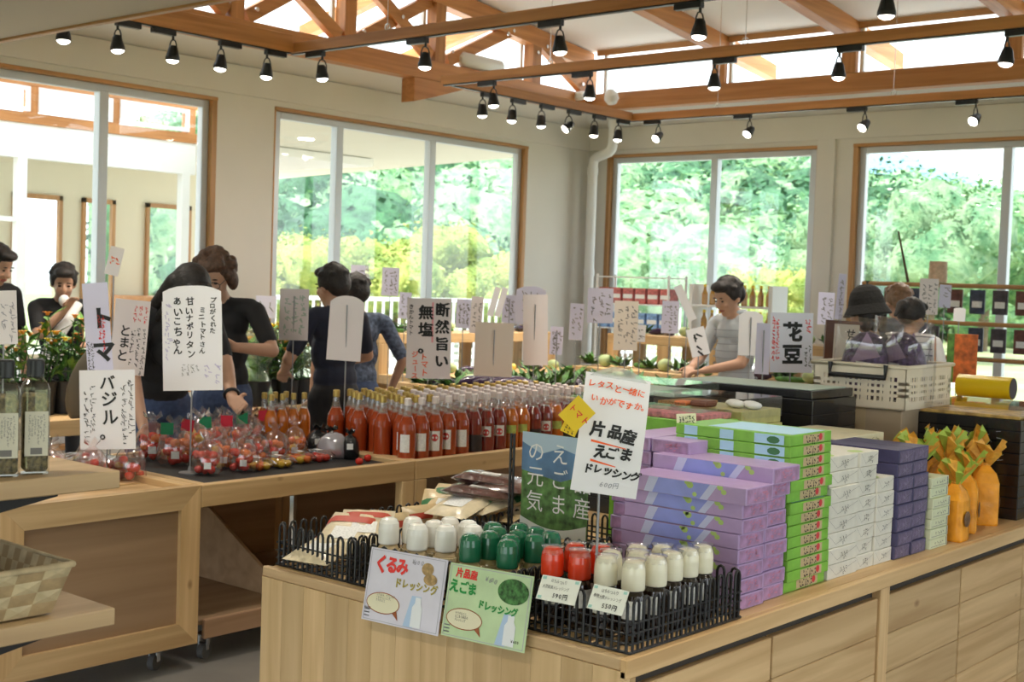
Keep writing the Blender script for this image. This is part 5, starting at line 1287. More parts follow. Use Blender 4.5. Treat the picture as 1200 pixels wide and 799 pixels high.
# ================================================================== NEAR SHELF AT THE LEFT EDGE
sh = thing('shop_shelf', 'close wooden wall shelf with black brackets at the left edge', 'shelf', (-2.25, 1.0, 0))
BRK = BLACKM
def SB(a, b, name, m, bev=.002): o = Vector((-2.25, 1.0, 0)); return MB().box(Vector(a) - o, Vector(b) - o, 0, bev).build(name, m, sh)
SHW = wood('shelf_board', 1, (.40, .265, .135), (.53, .37, .20), .5)
SB((-2.42, .35, 1.108), (-2.05, 1.338, 1.14), 'upper_board', SHW); SB((-2.42, .35, .862), (-2.045, 1.33, .893), 'lower_board', SHW)
for z in (1.1075, .8615):
    for y in (1.05,):
        [MB().prism([(.36 - 1.0, z), (1.245 - 1.0, z), (1.24 - 1.0, z - .010), (1.06 - 1.0, z - .040), (.36 - 1.0, z - .052)], xx + 2.25, xx + .012 + 2.25, 'yz').build('bracket', BRK, sh) for xx in (-2.105, -2.40)]
for y in (.40, 1.24):
    SB((-2.46, y, 0), (-2.425, y + .04, 1.6), 'upright', BLACK)
HERB = mat('dried_herbs', (.16, .12, .05), .7, var=.8, vscale=120, bump=.5, bscale=120)
hb = MB().box((-.026, -.026, .004), (.026, .026, .150), 0, .006).mesh('herbs', [HERB])
hg = MB().lathe([(.0285, 0), (.030, .004), (.030, .158), (.026, .168), (.017, .178), (.0155, .186)], n=24, sq=.75).mesh('glass', [film('jar_glass', (.95, .97, .96), .06, .02)])
hc = MB().lathe([(.0175, .180), (.0185, .182), (.0185, .211), (.017, .214), (0, .2145)], n=24).mesh('cap', [BLACK])
def herb_label():
    m = MB().box((-.024, -.0312, .035), (.024, -.0306, .118))
    return m.mesh('label', [mat('cream_label', (.66, .62, .50), .6)])
hl = herb_label(); hs = MB(); scribble(hs, -.018, .055, .018, .114, 6, 0, None, .0009, y=-.0316)
hs.box((-.012, -.0318, .038), (.012, -.0314, .050)); hs = hs.mesh('label_print', [GREY_INK])
for i, (px, py) in enumerate(((43, 556), (20, 558), (-3, 560))):
    p = atz(px, py, 1.14)
    t = thing('herb_bottle', 'square glass bottle of dried herbs with black cap, %s from the shelf end' % ORD[i], 'bottle', (-2.112, 1.205 - i * .056, 1.1405), face_cam((-2.105, 1.2), .12), 'herb bottles on the near shelf')
    t.scale = (.80, .80, .93)
    link('herbs', hb, t); link('glass', hg, t); link('cap', hc, t); l_ = link('label', hl, t); link('label_print', hs, l_)
# woven basket on the lower board
wb = thing('woven_basket', 'shallow woven palm basket on the lower board of the near shelf', 'basket', (-2.20, 1.02, .8935), 0)
WV = [mat('palm_strip_pale', (.52, .42, .25), .7, var=.2, vscale=30), mat('palm_strip_tan', (.38, .27, .14), .7, var=.2, vscale=30)]
bx, by, bh, fl_ = .135, .215, .085, .025
MB().box((-bx + .012, -by + .012, .003), (bx - .012, by - .012, .007)).build('basket_floor', WV[1], wb)
strip = {}
def wall(side):
    n_, rws = (9 if side[0] == 'x' else 14), 4
    for r in range(rws):
        for k in range(n_):
            u0, u1 = -1 + 2 * k / n_, -1 + 2 * (k + 1) / n_; v0, v1 = r / rws, (r + 1) / rws
            def P_(u, v, out):
                ex = fl_ * v
                if side == 'x+': return ((bx - .012 + ex) + out, u * (by - .012 + ex), .004 + v * bh)
                if side == 'x-': return (-(bx - .012 + ex) - out, u * (by - .012 + ex), .004 + v * bh)
                if side == 'y+': return (u * (bx - .012 + ex), (by - .012 + ex) + out, .004 + v * bh)
                return (u * (bx - .012 + ex), -(by - .012 + ex) - out, .004 + v * bh)
            s_ = 1 if (r + k) % 2 else -1
            g = MB(); um, vm = (u0 + u1) / 2, (v0 + v1) / 2
            fr_ = [P_(u0, v0, .0005), P_(u1, v0, .0005), P_(u1, v1, .0005), P_(u0, v1, .0005), P_(um, vm, .0035 + .0015 * s_)]
            bk = [P_(u0, v0, -.003), P_(u1, v0, -.003), P_(u1, v1, -.003), P_(u0, v1, -.003)]
            g.add(fr_ + bk, [(0, 1, 4), (1, 2, 4), (2, 3, 4), (3, 0, 4), (5, 6, 7, 8), (0, 1, 6, 5), (1, 2, 7, 6), (2, 3, 8, 7), (3, 0, 5, 8)])
            g.build('woven_strip', WV[0] if (r + k) % 2 else WV[1], wb)
for s_ in ('x+', 'y+', 'x-', 'y-'): wall(s_)
ex = fl_; MB().tube([(bx - .012 + ex, by - .012 + ex, bh + .005), (-bx + .012 - ex, by - .012 + ex, bh + .005), (-bx + .012 - ex, -by + .012 - ex, bh + .005), (bx - .012 + ex, -by + .012 - ex, bh + .005)], .006, 8, closed=True).build('rim', WV[0], wb)
for i in range(7):
    t = tag(MB().cone((-.09, 0, 0), (.09, 0, 0), .007, .007, 8).build('red_stick_pack', mat('dark_red_wrap', (.20, .02, .03), .4), None, (-2.20, .87 + i * .022, .9095), rnd(-.1, .1)), 'dark red stick packet in the woven basket, %s from the near end' % ORD[i], 'packet', 'stick packets in the woven basket')
# ================================================================== PEOPLE
SKINM = mat('skin', (.52, .30, .20), .5, var=.06, vscale=14); HAIRB = mat('black_hair', (.014, .010, .009), .6, var=.5, vscale=60, bump=.4, bscale=70); HAIRBR = mat('brown_hair', (.085, .042, .024), .6, var=.5, vscale=60, bump=.5, bscale=60)
SHOE = mat('dark_shoe', (.03, .03, .035), .6); LIPS = mat('lips', (.38, .12, .10), .5); EYEM = mat('eye_dark', (.015, .01, .01), .2); JEAN = mat('blue_jeans', (.045, .07, .15), .8, var=.2, vscale=40)
def cap_mesh(a, b, r0, r1, n=12):
    """tapered capsule as vertices and faces"""
    mb = MB(); a, b = Vector(a), Vector(b); d = b - a
    if d.length < 1e-5: d = Vector((0, 0, 1e-4))
    q = d.to_track_quat('Z', 'Y').to_matrix(); L = d.length; prof = []
    for k in range(5): t = -PI / 2 + PI / 2 * k / 4; prof.append((r0 * math.cos(t), r0 * math.sin(t)))
    for k in range(5): t = PI / 2 * k / 4; prof.append((r1 * math.cos(t), L + r1 * math.sin(t)))
    prof[0] = (1e-6, prof[0][1]); prof[-1] = (1e-6, prof[-1][1])
    M = Matrix.Translation(a) @ q.to_4x4()
    return mb.lathe(prof, n=n, M=M)
def voxel(prims, size, smooth_it=3):
    """union of capsules and ellipsoids as one continuous skin; returns mesh and a material index per face"""
    mb = MB()
    for p in prims:
        if p[0] == 'c': m = cap_mesh(*p[1:5])
        else:
            m = MB(); R = Euler(p[3]).to_matrix().to_4x4() if len(p) > 4 else Matrix()
            m.ball((0, 0, 0), p[2], 16, 10, M=Matrix.Translation(p[1]) @ R)
        mb.add(m.v, m.f)
    me = mb.mesh('v', [SKINM])
    o = bpy.data.objects.new('v', me); VS.collection.objects.link(o)
    r = o.modifiers.new('r', 'REMESH'); r.mode = 'VOXEL'; r.voxel_size = size
    s = o.modifiers.new('s', 'SMOOTH'); s.factor = .5; s.iterations = smooth_it
    with bpy.context.temp_override(scene=VS, view_layer=VS.view_layers[0]):
        dg = bpy.context.evaluated_depsgraph_get(); dg.update()
        out = bpy.data.meshes.new_from_object(o.evaluated_get(dg))
    bpy.data.objects.remove(o); bpy.data.meshes.remove(me); out.materials.clear()
    nv = len(out.polygons); ce = np.empty(nv * 3); out.polygons.foreach_get('center', ce); ce = ce.reshape(-1, 3)
    best = np.full(nv, 1e9); idx = np.zeros(nv, int)
    for p in prims:
        mi = p[-1]
        if p[0] == 'c':
            a, b = np.array(p[1]), np.array(p[2]); d = b - a; t = np.clip(((ce - a) @ d) / max(d @ d, 1e-9), 0, 1)
            dist = np.linalg.norm(ce - a - t[:, None] * d, axis=1) - (p[3] + (p[4] - p[3]) * t)
        else:
            R = np.array(Euler(p[3]).to_matrix()) if len(p) > 4 else np.eye(3)
            q = (ce - np.array(p[1])) @ R / np.array(p[2]); k = np.linalg.norm(q, axis=1); dist = (k - 1) * min(p[2])
        w = dist < best; best[w] = dist[w]; idx[w] = mi
    out.polygons.foreach_set('material_index', idx.astype(np.int32)); out.polygons.foreach_set('use_smooth', np.ones(nv, bool))
    return out
VS = bpy.data.scenes.new('sculpting_bench')
def ik(s, w, l1, l2, hint):
    s, w = Vector(s), Vector(w); d = w - s; L = min(d.length, (l1 + l2) * .985); dn = d.normalized(); w = s + dn * L
    a = (l1 * l1 - l2 * l2 + L * L) / (2 * L); h = math.sqrt(max(l1 * l1 - a * a, 0)); hv = Vector(hint); hv = (hv - dn * hv.dot(dn)).normalized()
    return s + dn * a + hv * h, w
def hand(wrist, direc, palm_n, mi=0, curl=.5, s=1.0):
    """palm, four unequal bent fingers and a thumb leaving the side of the palm"""
    P = []; w = Vector(wrist); d = Vector(direc).normalized(); n = Vector(palm_n); n = (n - d * n.dot(d)).normalized(); side = d.cross(n)
    for k in (-1, 0, 1): P.append(('c', w + side * .018 * k * s, w + d * .085 * s + side * .026 * k * s, .015 * s, .014 * s, mi))
    for k, L in enumerate((.062, .07, .066, .052)):
        o = w + d * .09 * s + side * (-.03 + .02 * k) * s; d1 = (d + n * curl * .5).normalized(); d2 = (d + n * curl * 1.6).normalized()
        m1 = o + d1 * L * .55 * s; P.append(('c', o, m1, .0095 * s, .0088 * s, mi)); P.append(('c', m1, m1 + d2 * L * .5 * s, .0088 * s, .0075 * s, mi))
    o = w + d * .03 * s - side * .03 * s; t1 = o + (d * .6 - side * .7 + n * .3).normalized() * .04 * s; P.append(('c', o, t1, .0115 * s, .010 * s, mi)); P.append(('c', t1, t1 + (d - side * .1 + n * .4).normalized() * .03 * s, .010 * s, .0085 * s, mi))
    return P
def person(label, loc, yaw, mats, H=1.62, lean=0.0, head=(0, 0), rh=None, lh=None, rdir=None, ldir=None, curl=.5, sleeve=.55, female=True, hair='short', hairm=None, extra=None, side_lean=0.0, size=.0085):
    """faces +Y locally; mats = skin, shirt, trousers; rh / lh = hand targets (local, metres)"""
    k = H / 1.62; hip = .86 * k; sw = .175 * k if female else .20 * k
    def T(p):  # trunk tilts about the hips
        x, y, z = p; z -= hip; c, s = math.cos(lean), math.sin(lean); y, z = y * c + z * s, z * c - y * s
        c, s = math.cos(side_lean), math.sin(side_lean); x, z = x * c + z * s, z * c - x * s
        return Vector((x, y, z + hip))
    Pm = []
    for s in (-1, 1):
        Pm += [('c', (s * .085 * k, -.0, hip - .02), (s * .095 * k, .015, .47 * k), .088 * k, .06 * k, 2), ('c', (s * .095 * k, .015, .47 * k), (s * .10 * k, -.02, .09 * k), .058 * k, .042 * k, 2),
               ('c', (s * .10 * k, -.03, .045), (s * .115 * k, .13, .035), .042, .034, 3)]
    Pm += [('e', (0, -.01, hip), (.165 * k, .12 * k, .13 * k), 2), ('e', T((0, -.01, hip + .10 * k)), (.145 * k, .105 * k, .14 * k), (-lean, side_lean, 0), 1), ('e', T((0, 0, hip + .26 * k)), (.155 * k, .112 * k, .17 * k), (-lean, side_lean, 0), 1),
           ('e', T((0, -.01, hip + .40 * k)), (.16 * k, .10 * k, .12 * k), (-lean, side_lean, 0), 1)]
    if female: Pm += [('e', T((s * .06, .075, hip + .33 * k)), (.062, .05, .062), 1) for s in (-1, 1)]
    S_ = [T((s * sw, -.01, hip + .46 * k)) for s in (-1, 1)]
    Pm.append(('c', T((-sw * .8, -.015, hip + .475 * k)), T((sw * .8, -.015, hip + .475 * k)), .058 * k, .058 * k, 1))
    nb_ = T((0, -.02, hip + .50 * k)); fwd = T((0, 1, hip)) - T((0, 0, hip)); up_ = T((0, 0, hip + 1)) - T((0, 0, hip))
    hc = nb_ + up_ * .155 * k + fwd * (.035 * k + .10 * max(0, head[0])) - up_ * .03 * max(0, head[0])
    Pm.append(('c', nb_, hc - up_ * .05 * k, .055 * k, .05 * k, 0))
    R = (Euler((-lean - head[0], 0, 0)).to_matrix() if False else Matrix.Rotation(head[1], 3, 'Z') @ Matrix.Rotation(-(lean + head[0]), 3, 'X'))
    def Hd(x, y, z): return hc + R @ Vector((x * k, y * k, z * k))
    eu = R.to_euler()
    Pm += [('e', Hd(0, -.012, .03), (.077 * k, .097 * k, .098 * k), eu, 0), ('e', Hd(0, .02, -.035), (.062 * k, .072 * k, .075 * k), eu, 0), ('e', Hd(0, .055, -.085), (.034 * k, .03 * k, .028 * k), eu, 0),
           ('c', Hd(0, .085, .02), Hd(0, .106, -.018), .011 * k, .015 * k, 0), ('e', Hd(.03, .072, -.02), (.025, .02, .025), eu, 0), ('e', Hd(-.03, .072, -.02), (.025, .02, .025), eu, 0), ('e', Hd(0, .088, -.055), (.024 * k, .012 * k, .010 * k), eu, 4)]
    for s in (-1, 1): Pm.append(('e', Hd(s * .078, -.008, -.005), (.012, .022, .034), eu, 0))
    l1, l2 = .275 * k, .24 * k
    for s, tgt, dr, S0 in ((-1, lh, ldir, S_[0]), (1, rh, rdir, S_[1])):
        if tgt is None: tgt = (S0.x + s * .08, S0.y + .03, S0.z - .50 * k)
        el, wr = ik(S0, tgt, l1, l2, (s * .75, -.55, -.5))
        mid = S0 + (el - S0) * sleeve * 1.35 if sleeve < .75 else el
        Pm += [('c', S0, mid, .056 * k, .050 * k, 1), ('c', mid, el, .042 * k, .037 * k, 0 if sleeve < .75 else 1), ('c', el, wr, .038 * k, .026 * k, 0)]
        d = Vector(dr) if dr is not None else (wr - el)
        Pm += hand(wr, d, (0, .3, -1) if dr is None else (-s * .5, .6, .2), 0, curl, k * .95)
    if extra: Pm += extra(Hd, T)
    me = voxel(Pm, size)
    for m in (mats[0], mats[1], mats[2], SHOE, LIPS): me.materials.append(m)
    o = link('person', me, None, loc, yaw); tag(o, label, 'person')
    for s in (-1, 1): MB().ball(Hd(s * .031, .082, .012), (.011, .006, .006), 8, 6).build('eye', EYEM, o); MB().ball(Hd(s * .031, .085, .035), (.017, .005, .004), 8, 4).build('eyebrow', EYEM, o)
    hm_ = hairm or HAIRB; hp = []
    if hair != 'none':
        hp += [('e', Hd(0, -.03, .052), (.092 * k, .103 * k, .092 * k), eu, 0), ('e', Hd(0, -.065, .01), (.083 * k, .07 * k, .085 * k), eu, 0), ('e', Hd(0, .04, .10), (.07 * k, .055 * k, .035 * k), eu, 0)]
        for s in (-1, 1): hp.append(('e', Hd(s * .068, -.015, .03), (.026, .05, .055), eu, 0))
        if hair == 'curly':
            rr = random.Random(3)
            for q in range(46):
                a, b = rr.uniform(0, 6.28), rr.uniform(-.45, 1.4); v = Vector((math.cos(a) * math.cos(b), math.sin(a) * math.cos(b), math.sin(b)))
                if v.y > .45 and v.z < .45: continue
                hp.append(('e', Hd(v.x * .098, v.y * .108 - .02, v.z * .098 + .045), (.03, .03, .026), eu, 0))
            for s in (-1, 1): hp += [('e', Hd(s * .088, -.02, -.02), (.03, .045, .06), eu, 0)]
        if hair == 'long':
            for s in (-.9, -.45, 0, .45, .9): hp.append(('c', Hd(s * .075, -.05, .03), Hd(s * .10, -.03 - .02 * (1 - abs(s)), -.30), .045, .028, 0))
            for s in (-1, 1): hp.append(('c', Hd(s * .08, .02, .05), Hd(s * .095, .03, -.24), .026, .018, 0))
        if hair in ('bun', 'tail'): hp.append(('e', Hd(0, -.135, .04), (.042, .04, .042), eu, 0))
        if hair == 'tail': hp.append(('c', Hd(0, -.15, .04), Hd(.03, -.21, -.06), .03, .012, 0))
        if hair == 'bob':
            for s in (-1, 0, 1): hp.append(('c', Hd(s * .07, -.06, .0), Hd(s * .075, -.06, -.09), .045, .035, 0))
        if hair in ('short', 'bob', 'bun'):
            rr = random.Random(5)
            for q in range(26):
                a, b = rr.uniform(0, 6.28), rr.uniform(0, 1.4); v = Vector((math.cos(a) * math.cos(b), math.sin(a) * math.cos(b), math.sin(b)))
                if v.y > .55 and v.z < .6: continue
                hp.append(('e', Hd(v.x * .085, v.y * .095 - .025, v.z * .088 + .045), (.022, .022, .016), eu, 0))
        hme = voxel(hp, .007, 1); hme.materials.append(hm_); link('hair', hme, o)
    return o, Hd, T, hip, S_
def at_floor(px, py, dep): p = atd(px, py, dep); return (p.x, p.y, 0.0), p
BLKT = mat('black_tshirt', (.014, .014, .016), .85, bump=.2, bscale=18); NAVT = mat('navy_tshirt', (.016, .02, .04), .85, bump=.2, bscale=18); DRKP = mat('black_trousers', (.016, .016, .02), .85); POLO = mat('pale_striped_polo', (.50, .53, .56), .8)
def face_to(px0, dep0, px1, py1, dep1):
    a, b = atd(px0, 330, dep0), atd(px1, py1, dep1); return math.atan2(b.y - a.y, b.x - a.x) - PI / 2
camyaw = YAW  # heading of the view
# man with curly hair at the tomato bags, facing the camera's left, one hand raised
L0, _ = at_floor(264, 330, 7.0)
o, Hd, T, hip, SS = person('curly-haired person in black T-shirt and glasses holding one palm up by the tomato bags', L0, camyaw + PI - .25, (SKINM, BLKT, JEAN), 1.60, .10, (.42, .15), rh=(.20, .30, .98), lh=(-.24, .36, 1.13), ldir=(.6, .5, .35), curl=.35, female=False, hair='curly', hairm=HAIRBR)
gl = MB()
for s in (-1, 1): gl.tube([Hd(s * .033 + .027 * math.cos(a), .103, .010 + .020 * math.sin(a)) for a in [2 * PI * i / 12 for i in range(12)]], .0022, 5, closed=True); gl.tube([Hd(s * .06, .10, .014), Hd(s * .082, .0, .012)], .002, 5)
gl.tube([Hd(-.007, .106, .014), Hd(.007, .106, .014)], .002, 5); gl.build('glasses', BLACK, o)
# woman with long hair bending over the bags, arm reaching to the right
L0, _ = at_floor(188, 345, 6.45)
o, Hd, T, hip, SS = person('long-haired person in black bending over the tomato bags with outstretched arm', L0, camyaw + PI + .62, (SKINM, BLKT, JEAN), 1.62, .50, (.45, .15), rh=(.2, .35, .78), lh=(-.13, .66, .84), ldir=(-.1, .9, -.35), curl=.7, hair='long')
el, wr = ik(SS[0], (-.13, .66, .84), .275, .24, (-.75, -.55, -.5)); dd = (el - wr).normalized(); c0 = wr + dd * .035
a_ = dd.orthogonal().normalized(); b_ = dd.cross(a_)
MB().tube([c0 + a_ * .033 * math.cos(t_) + b_ * .033 * math.sin(t_) for t_ in [2 * PI * i / 14 for i in range(14)]], .008, 6, closed=True).build('black_wristband', BLACK, o)
# woman at the far left with a bag, hand at her mouth
L0, _ = at_floor(72, 325, 8.75)
o, Hd, T, hip, SS = person('person in black T-shirt raising a white cloth to the mouth behind the flowers', L0, camyaw + PI + .5, (SKINM, BLKT, DRKP), 1.51, .05, (.35, -.1), rh=(.02, .24, 1.22), rdir=(-.4, .3, .75), lh=(-.16, .26, 1.02), curl=.9, hair='bun')
MB().ball(Hd(.0, .135, -.075), (.035, .03, .04), 10, 6).build('white_cloth', WHITEP, o)
st = MB().tube([T((-.09, .10, hip + .47)), T((-.02, .155, hip + .36)), T((.08, .165, hip + .22)), T((.10, .17, hip + .10))], [.03, .035, .05, .05], 8); st.build('white_scarf', WHITEP, o)
for q in range(4): MB().sheet(lambda u, v: tuple(T((-.13 + .26 * u, .152 + .03 * math.sin(PI * u), hip + .17 - .035 * q + .012 * v))), 8, 1).build('white_stripe', WHITEP, o)
MB().tube([T((.10 + .022 * math.cos(a), .135, hip + .04 + .022 * math.sin(a))) for a in [2 * PI * i / 12 for i in range(12)]], .006, 5, closed=True).build('ring_print', WHITEP, o)
# head at the very left edge
L0, _ = at_floor(-18, 315, 8.4)
person('dark-haired person in black looking down at the left edge of the picture', L0, camyaw + PI + 1.1, (SKINM, BLKT, DRKP), 1.62, .10, (.38, .1), female=False, hair='short')
# brown bag on the shoulder of the bending woman: a big khaki tote
p = atx(92, 450, -6.72)
t = thing('tote_bag', 'olive brown tote bag carried behind the bending shopper', 'bag', (p.x, p.y, .662), (0, .35, camyaw + .4))
MB().ball((0, 0, .20), (.12, .07, .24), 16, 10).build('bag_body', mat('khaki_canvas', (.12, .10, .07), .85, bump=.3, bscale=20), t); MB().tube([(-.08, 0, .38), (-.05, 0, .48), (.05, 0, .48), (.08, 0, .38)], .012, 8).build('strap', mat('khaki_canvas', (.12, .10, .07), .85), t)
# woman seen from behind at the bottles
L0, _ = at_floor(395, 330, 7.5)
o, Hd, T, hip, SS = person('person in navy T-shirt seen from behind near the juice bottles', L0, camyaw + .75, (SKINM, NAVT, DRKP), 1.55, .03, (.22, .15), lh=(-.18, .24, .95), rh=(.2, .28, .98), hair='short')
# man in the checked shirt, mostly hidden behind her
PLAID = mat('checked_shirt', (.10, .13, .20), .85, var=.6, vscale=45)
L0, _ = at_floor(420, 345, 8.1)
person('person in blue checked shirt half hidden behind the navy T-shirt', L0, camyaw + .5, (SKINM, PLAID, JEAN), 1.50, .04, (.2, 0), hair='short', female=False, sleeve=.62, rh=(.26, .06, .80), size=.01)
# small dark head bending among the flowers
L0, _ = at_floor(314, 400, 9.8)
person('dark-haired child bending among the flower bunches', L0, camyaw + PI - .3, (SKINM, BLKT, DRKP), 1.17, .12, (.6, .0), hair='bob', size=.01)
# man in pale shirt looking down at his hands
L0, _ = at_floor(866, 345, 8.5)
o, Hd, T, hip, SS = person('person in pale striped polo shirt looking down at both hands', L0, camyaw + PI / 2 + .55, (SKINM, POLO, JEAN), 1.57, .06, (.40, .05), rh=(.06, .32, 1.0), lh=(-.07, .32, .99), curl=1.0, female=False, hair='short')
for q in range(9): MB().tube([T((.166 * math.cos(a) * (1 if q < 6 else .9), .118 * math.sin(a) - .002, hip + .06 + .045 * q)) for a in [2 * PI * i / 20 for i in range(20)]], .003, 4, closed=True).build('grey_stripe', mat('grey_stripe_cloth', (.30, .32, .36), .8), o)
MB().tube([T((.05 * math.cos(a), -.02 + .055 * math.sin(a), hip + .53)) for a in [2 * PI * i / 14 for i in range(14)]], .016, 6, closed=True).build('collar', POLO, o)
# hat wearer, striped top and the brown head beyond
L0, _ = at_floor(1022, 345, 7.9)
o, Hd, T, hip, SS = person('person wearing a black bucket hat and dark top beyond the ivory crate', L0, camyaw + .9, (SKINM, NAVT, DRKP), 1.49, .02, (.15, -.3), hair='bob')
hat = MB().lathe([(.158, -.05), (.161, -.043), (.124, .02), (.116, .06), (.10, .105), (.075, .135), (.04, .152), (0, .156)], n=28)
hm_ = hat.mesh('bucket_hat', [mat('black_felt', (.006, .006, .006), .95, bump=.4, bscale=50)])
hp_ = Hd(0, -.02, .035); link('bucket_hat', hm_, o, hp_, (-.15, 0, 0)).scale = (.86, .9, .92)
STRP = mat('white_top', (.70, .68, .68), .85)
L0, _ = at_floor(1068, 350, 8.6)
o, Hd, T, hip, SS = person('person with dark ponytail in white top with dark stripes beyond the hat wearer', L0, camyaw - .5, (SKINM, STRP, DRKP), 1.47, .04, (.3, -.5), hair='tail')
for q in range(10): MB().tube([T((.168 * math.cos(a), .122 * math.sin(a) - .006, hip + .10 + .04 * q)) for a in [2 * PI * i / 20 for i in range(20)]], .004, 4, closed=True).build('dark_stripe', mat('dark_stripe_cloth', (.06, .05, .07), .85), o)
L0, _ = at_floor(1054, 345, 9.4)
person('brown-haired person farthest back, head just above the ponytail', L0, camyaw + .3, (SKINM, PLAID, DRKP), 1.56, 0, (.1, 0), hair='short', hairm=mat('light_brown_hair', (.20, .11, .06), .5, var=.3, vscale=50), female=False, size=.01)
# ================================================================== FLOWER TABLE AND BACK DISPLAYS
def table(label, x0, x1, y0, y1, z, cat='table', slats=True, name='display_table'):
    t = thing(name, label, cat, ((x0 + x1) / 2, (y0 + y1) / 2, 0)); o = Vector(t.location)
    def B(a, b, nm, m, bev=.003): return MB().box(Vector(a) - o, Vector(b) - o, 0, bev).build(nm, m, t)
    SURF.append((x0, x1, y0, y1, z - .04 + .0005))
    for x in (x0, x1 - .05): B((x, y0, z - .09), (x + .05, y1, z), 'top_rail', PINE[1])
    for y in (y0, y1 - .05): B((x0 + .051, y, z - .09), (x1 - .051, y + .05, z), 'cross_rail', PINE[0])
    B((x0 + .05, y0 + .05, z - .06), (x1 - .05, y1 - .05, z - .04), 'tray_board', PINE[1])
    for x in (x0, x1 - .06):
        for y in (y0, y1 - .06): B((x, y, 0), (x + .06, y + .06, z - .091), 'leg', PINE[2])
    B((x0 + .03, y0 + .03, .16), (x1 - .03, y1 - .03, .18), 'lower_shelf', PLY)
    return t
LEAFG = mat('flower_leaf', (.05, .16, .035), .55, var=.5, vscale=20); LEAFB = mat('bright_leaf', (.14, .30, .06), .55, var=.4, vscale=20); PETO = mat('orange_petals', (.85, .30, .03), .6, var=.3, vscale=40); PETY = mat('yellow_petals', (.90, .65, .04), .6); PETR = mat('red_petals', (.65, .02, .02), .6)
SLEEVE = film('flower_sleeve', (.92, 1, .92), .10, .15, .12); BUCK = mat('black_bucket', (.015, .015, .016), .5)
table('low pine flower table along the window behind the tomato counter', -7.35, -6.55, 3.6, 7.0, .66)
def leaf(mb, base, tip, w, mi=0):
    base, tip = Vector(base), Vector(tip); d = tip - base; s = d.cross(Vector((0, 0, 1))); s = s.normalized() if s.length > 1e-4 else Vector((1, 0, 0)); m = base + d * .5 + Vector((0, 0, d.length * .06))
    mb.add([base, m + s * w, tip, m - s * w], [(0, 1, 2, 3)], mi)
def bouquet(label, x, y, z, h, pet, sleeve=False, n=9, bucket=True):
    t = thing('flower_bunch', label, 'flowers', (x, y, z), rnd(0, 6), 'flower bunches on the low table')
    zb = .0
    if bucket:
        MB().lathe([(.07, 0), (.085, .20), (.09, .20), (.082, .19), (.066, .01)], n=16).build('bucket', BUCK, t); zb = .06
    L_ = MB(); F_ = MB()
    for k in range(n):
        a = rnd(0, 6.28); r = rnd(.03, .16); hh = h * rnd(.7, 1.05); tip = Vector((r * math.cos(a), r * math.sin(a), zb + hh))
        L_.tube([(0, 0, zb), tip * .55 + Vector((0, 0, zb * .4)), tip], .004, 4)
        for q in range(6):
            f = rnd(.35, .95); b = Vector((0, 0, zb)).lerp(tip, f); aa = rnd(0, 6.28); leaf(L_, b, b + Vector((math.cos(aa) * .12, math.sin(aa) * .12, rnd(-.03, .10))), .022, rnd(0, 1) > .5)
        if pet:
            for q in range(9):
                aa = q * .698; leaf(F_, tip, tip + Vector((math.cos(aa) * .035, math.sin(aa) * .035, .012)), .011)
            F_.ball(tip, (.014, .014, .012), 8, 5)
    L_.build('stems_and_leaves', [LEAFG, LEAFB], t)
    if pet: F_.build('blossoms', pet, t)
    if sleeve: MB().lathe([(.03, zb), (.06, zb + h * .3), (.12, zb + h * .75), (.15, zb + h * .9)], n=14).build('clear_sleeve', SLEEVE, t)
    return t
fx = [(20, 425, PETO), (50, 425, PETY), (78, 424, PETO), (105, 422, PETO), (128, 424, None), (150, 425, PETR), (178, 424, PETR), (288, 425, PETO), (303, 422, PETY), (318, 426, PETO), (336, 424, PETO), (352, 422, PETY), (368, 424, PETO)]
for i, (px, py, pt) in enumerate(fx):
    p = atd(px, py, 8.35 + .25 * (i % 2)); x_ = min(max(p.x, -7.2), -6.68); sc = x_ / p.x
    y_ = min(max(p.y * (x_ / p.x), 3.75), 6.85)
    bouquet('bunch of %s in a black bucket on the low table, %s from the left' % ('orange flowers' if pt is PETO else 'yellow flowers' if pt is PETY else 'red flowers' if pt is PETR else 'green leaves', ORD[i]), x_, y_, .6205, .42 + .05 * (i % 3), pt, i in (7, 8, 11))
for i, (px, py) in enumerate(((316, 455), (283, 470))):
    p = atz(px, py + 10, .66); t = thing('wrapped_greens', 'clear-wrapped bunch of pale greens leaning on the low table edge, %s one' % ('right', 'left')[i], 'vegetable', (-6.62, p.y * (-6.62 / p.x), .668), (.1, -.5, .2), 'wrapped greens')
    MB().lathe([(.01, 0), (.05, .06), (.07, .18), (.05, .30), (.03, .34)], n=12).build('greens', mat('pale_greens', (.45, .58, .25), .6, var=.5, vscale=30), t); MB().lathe([(.02, -.01), (.06, .06), (.085, .2), (.10, .38)], n=12).build('clear_sleeve', SLEEVE, t)
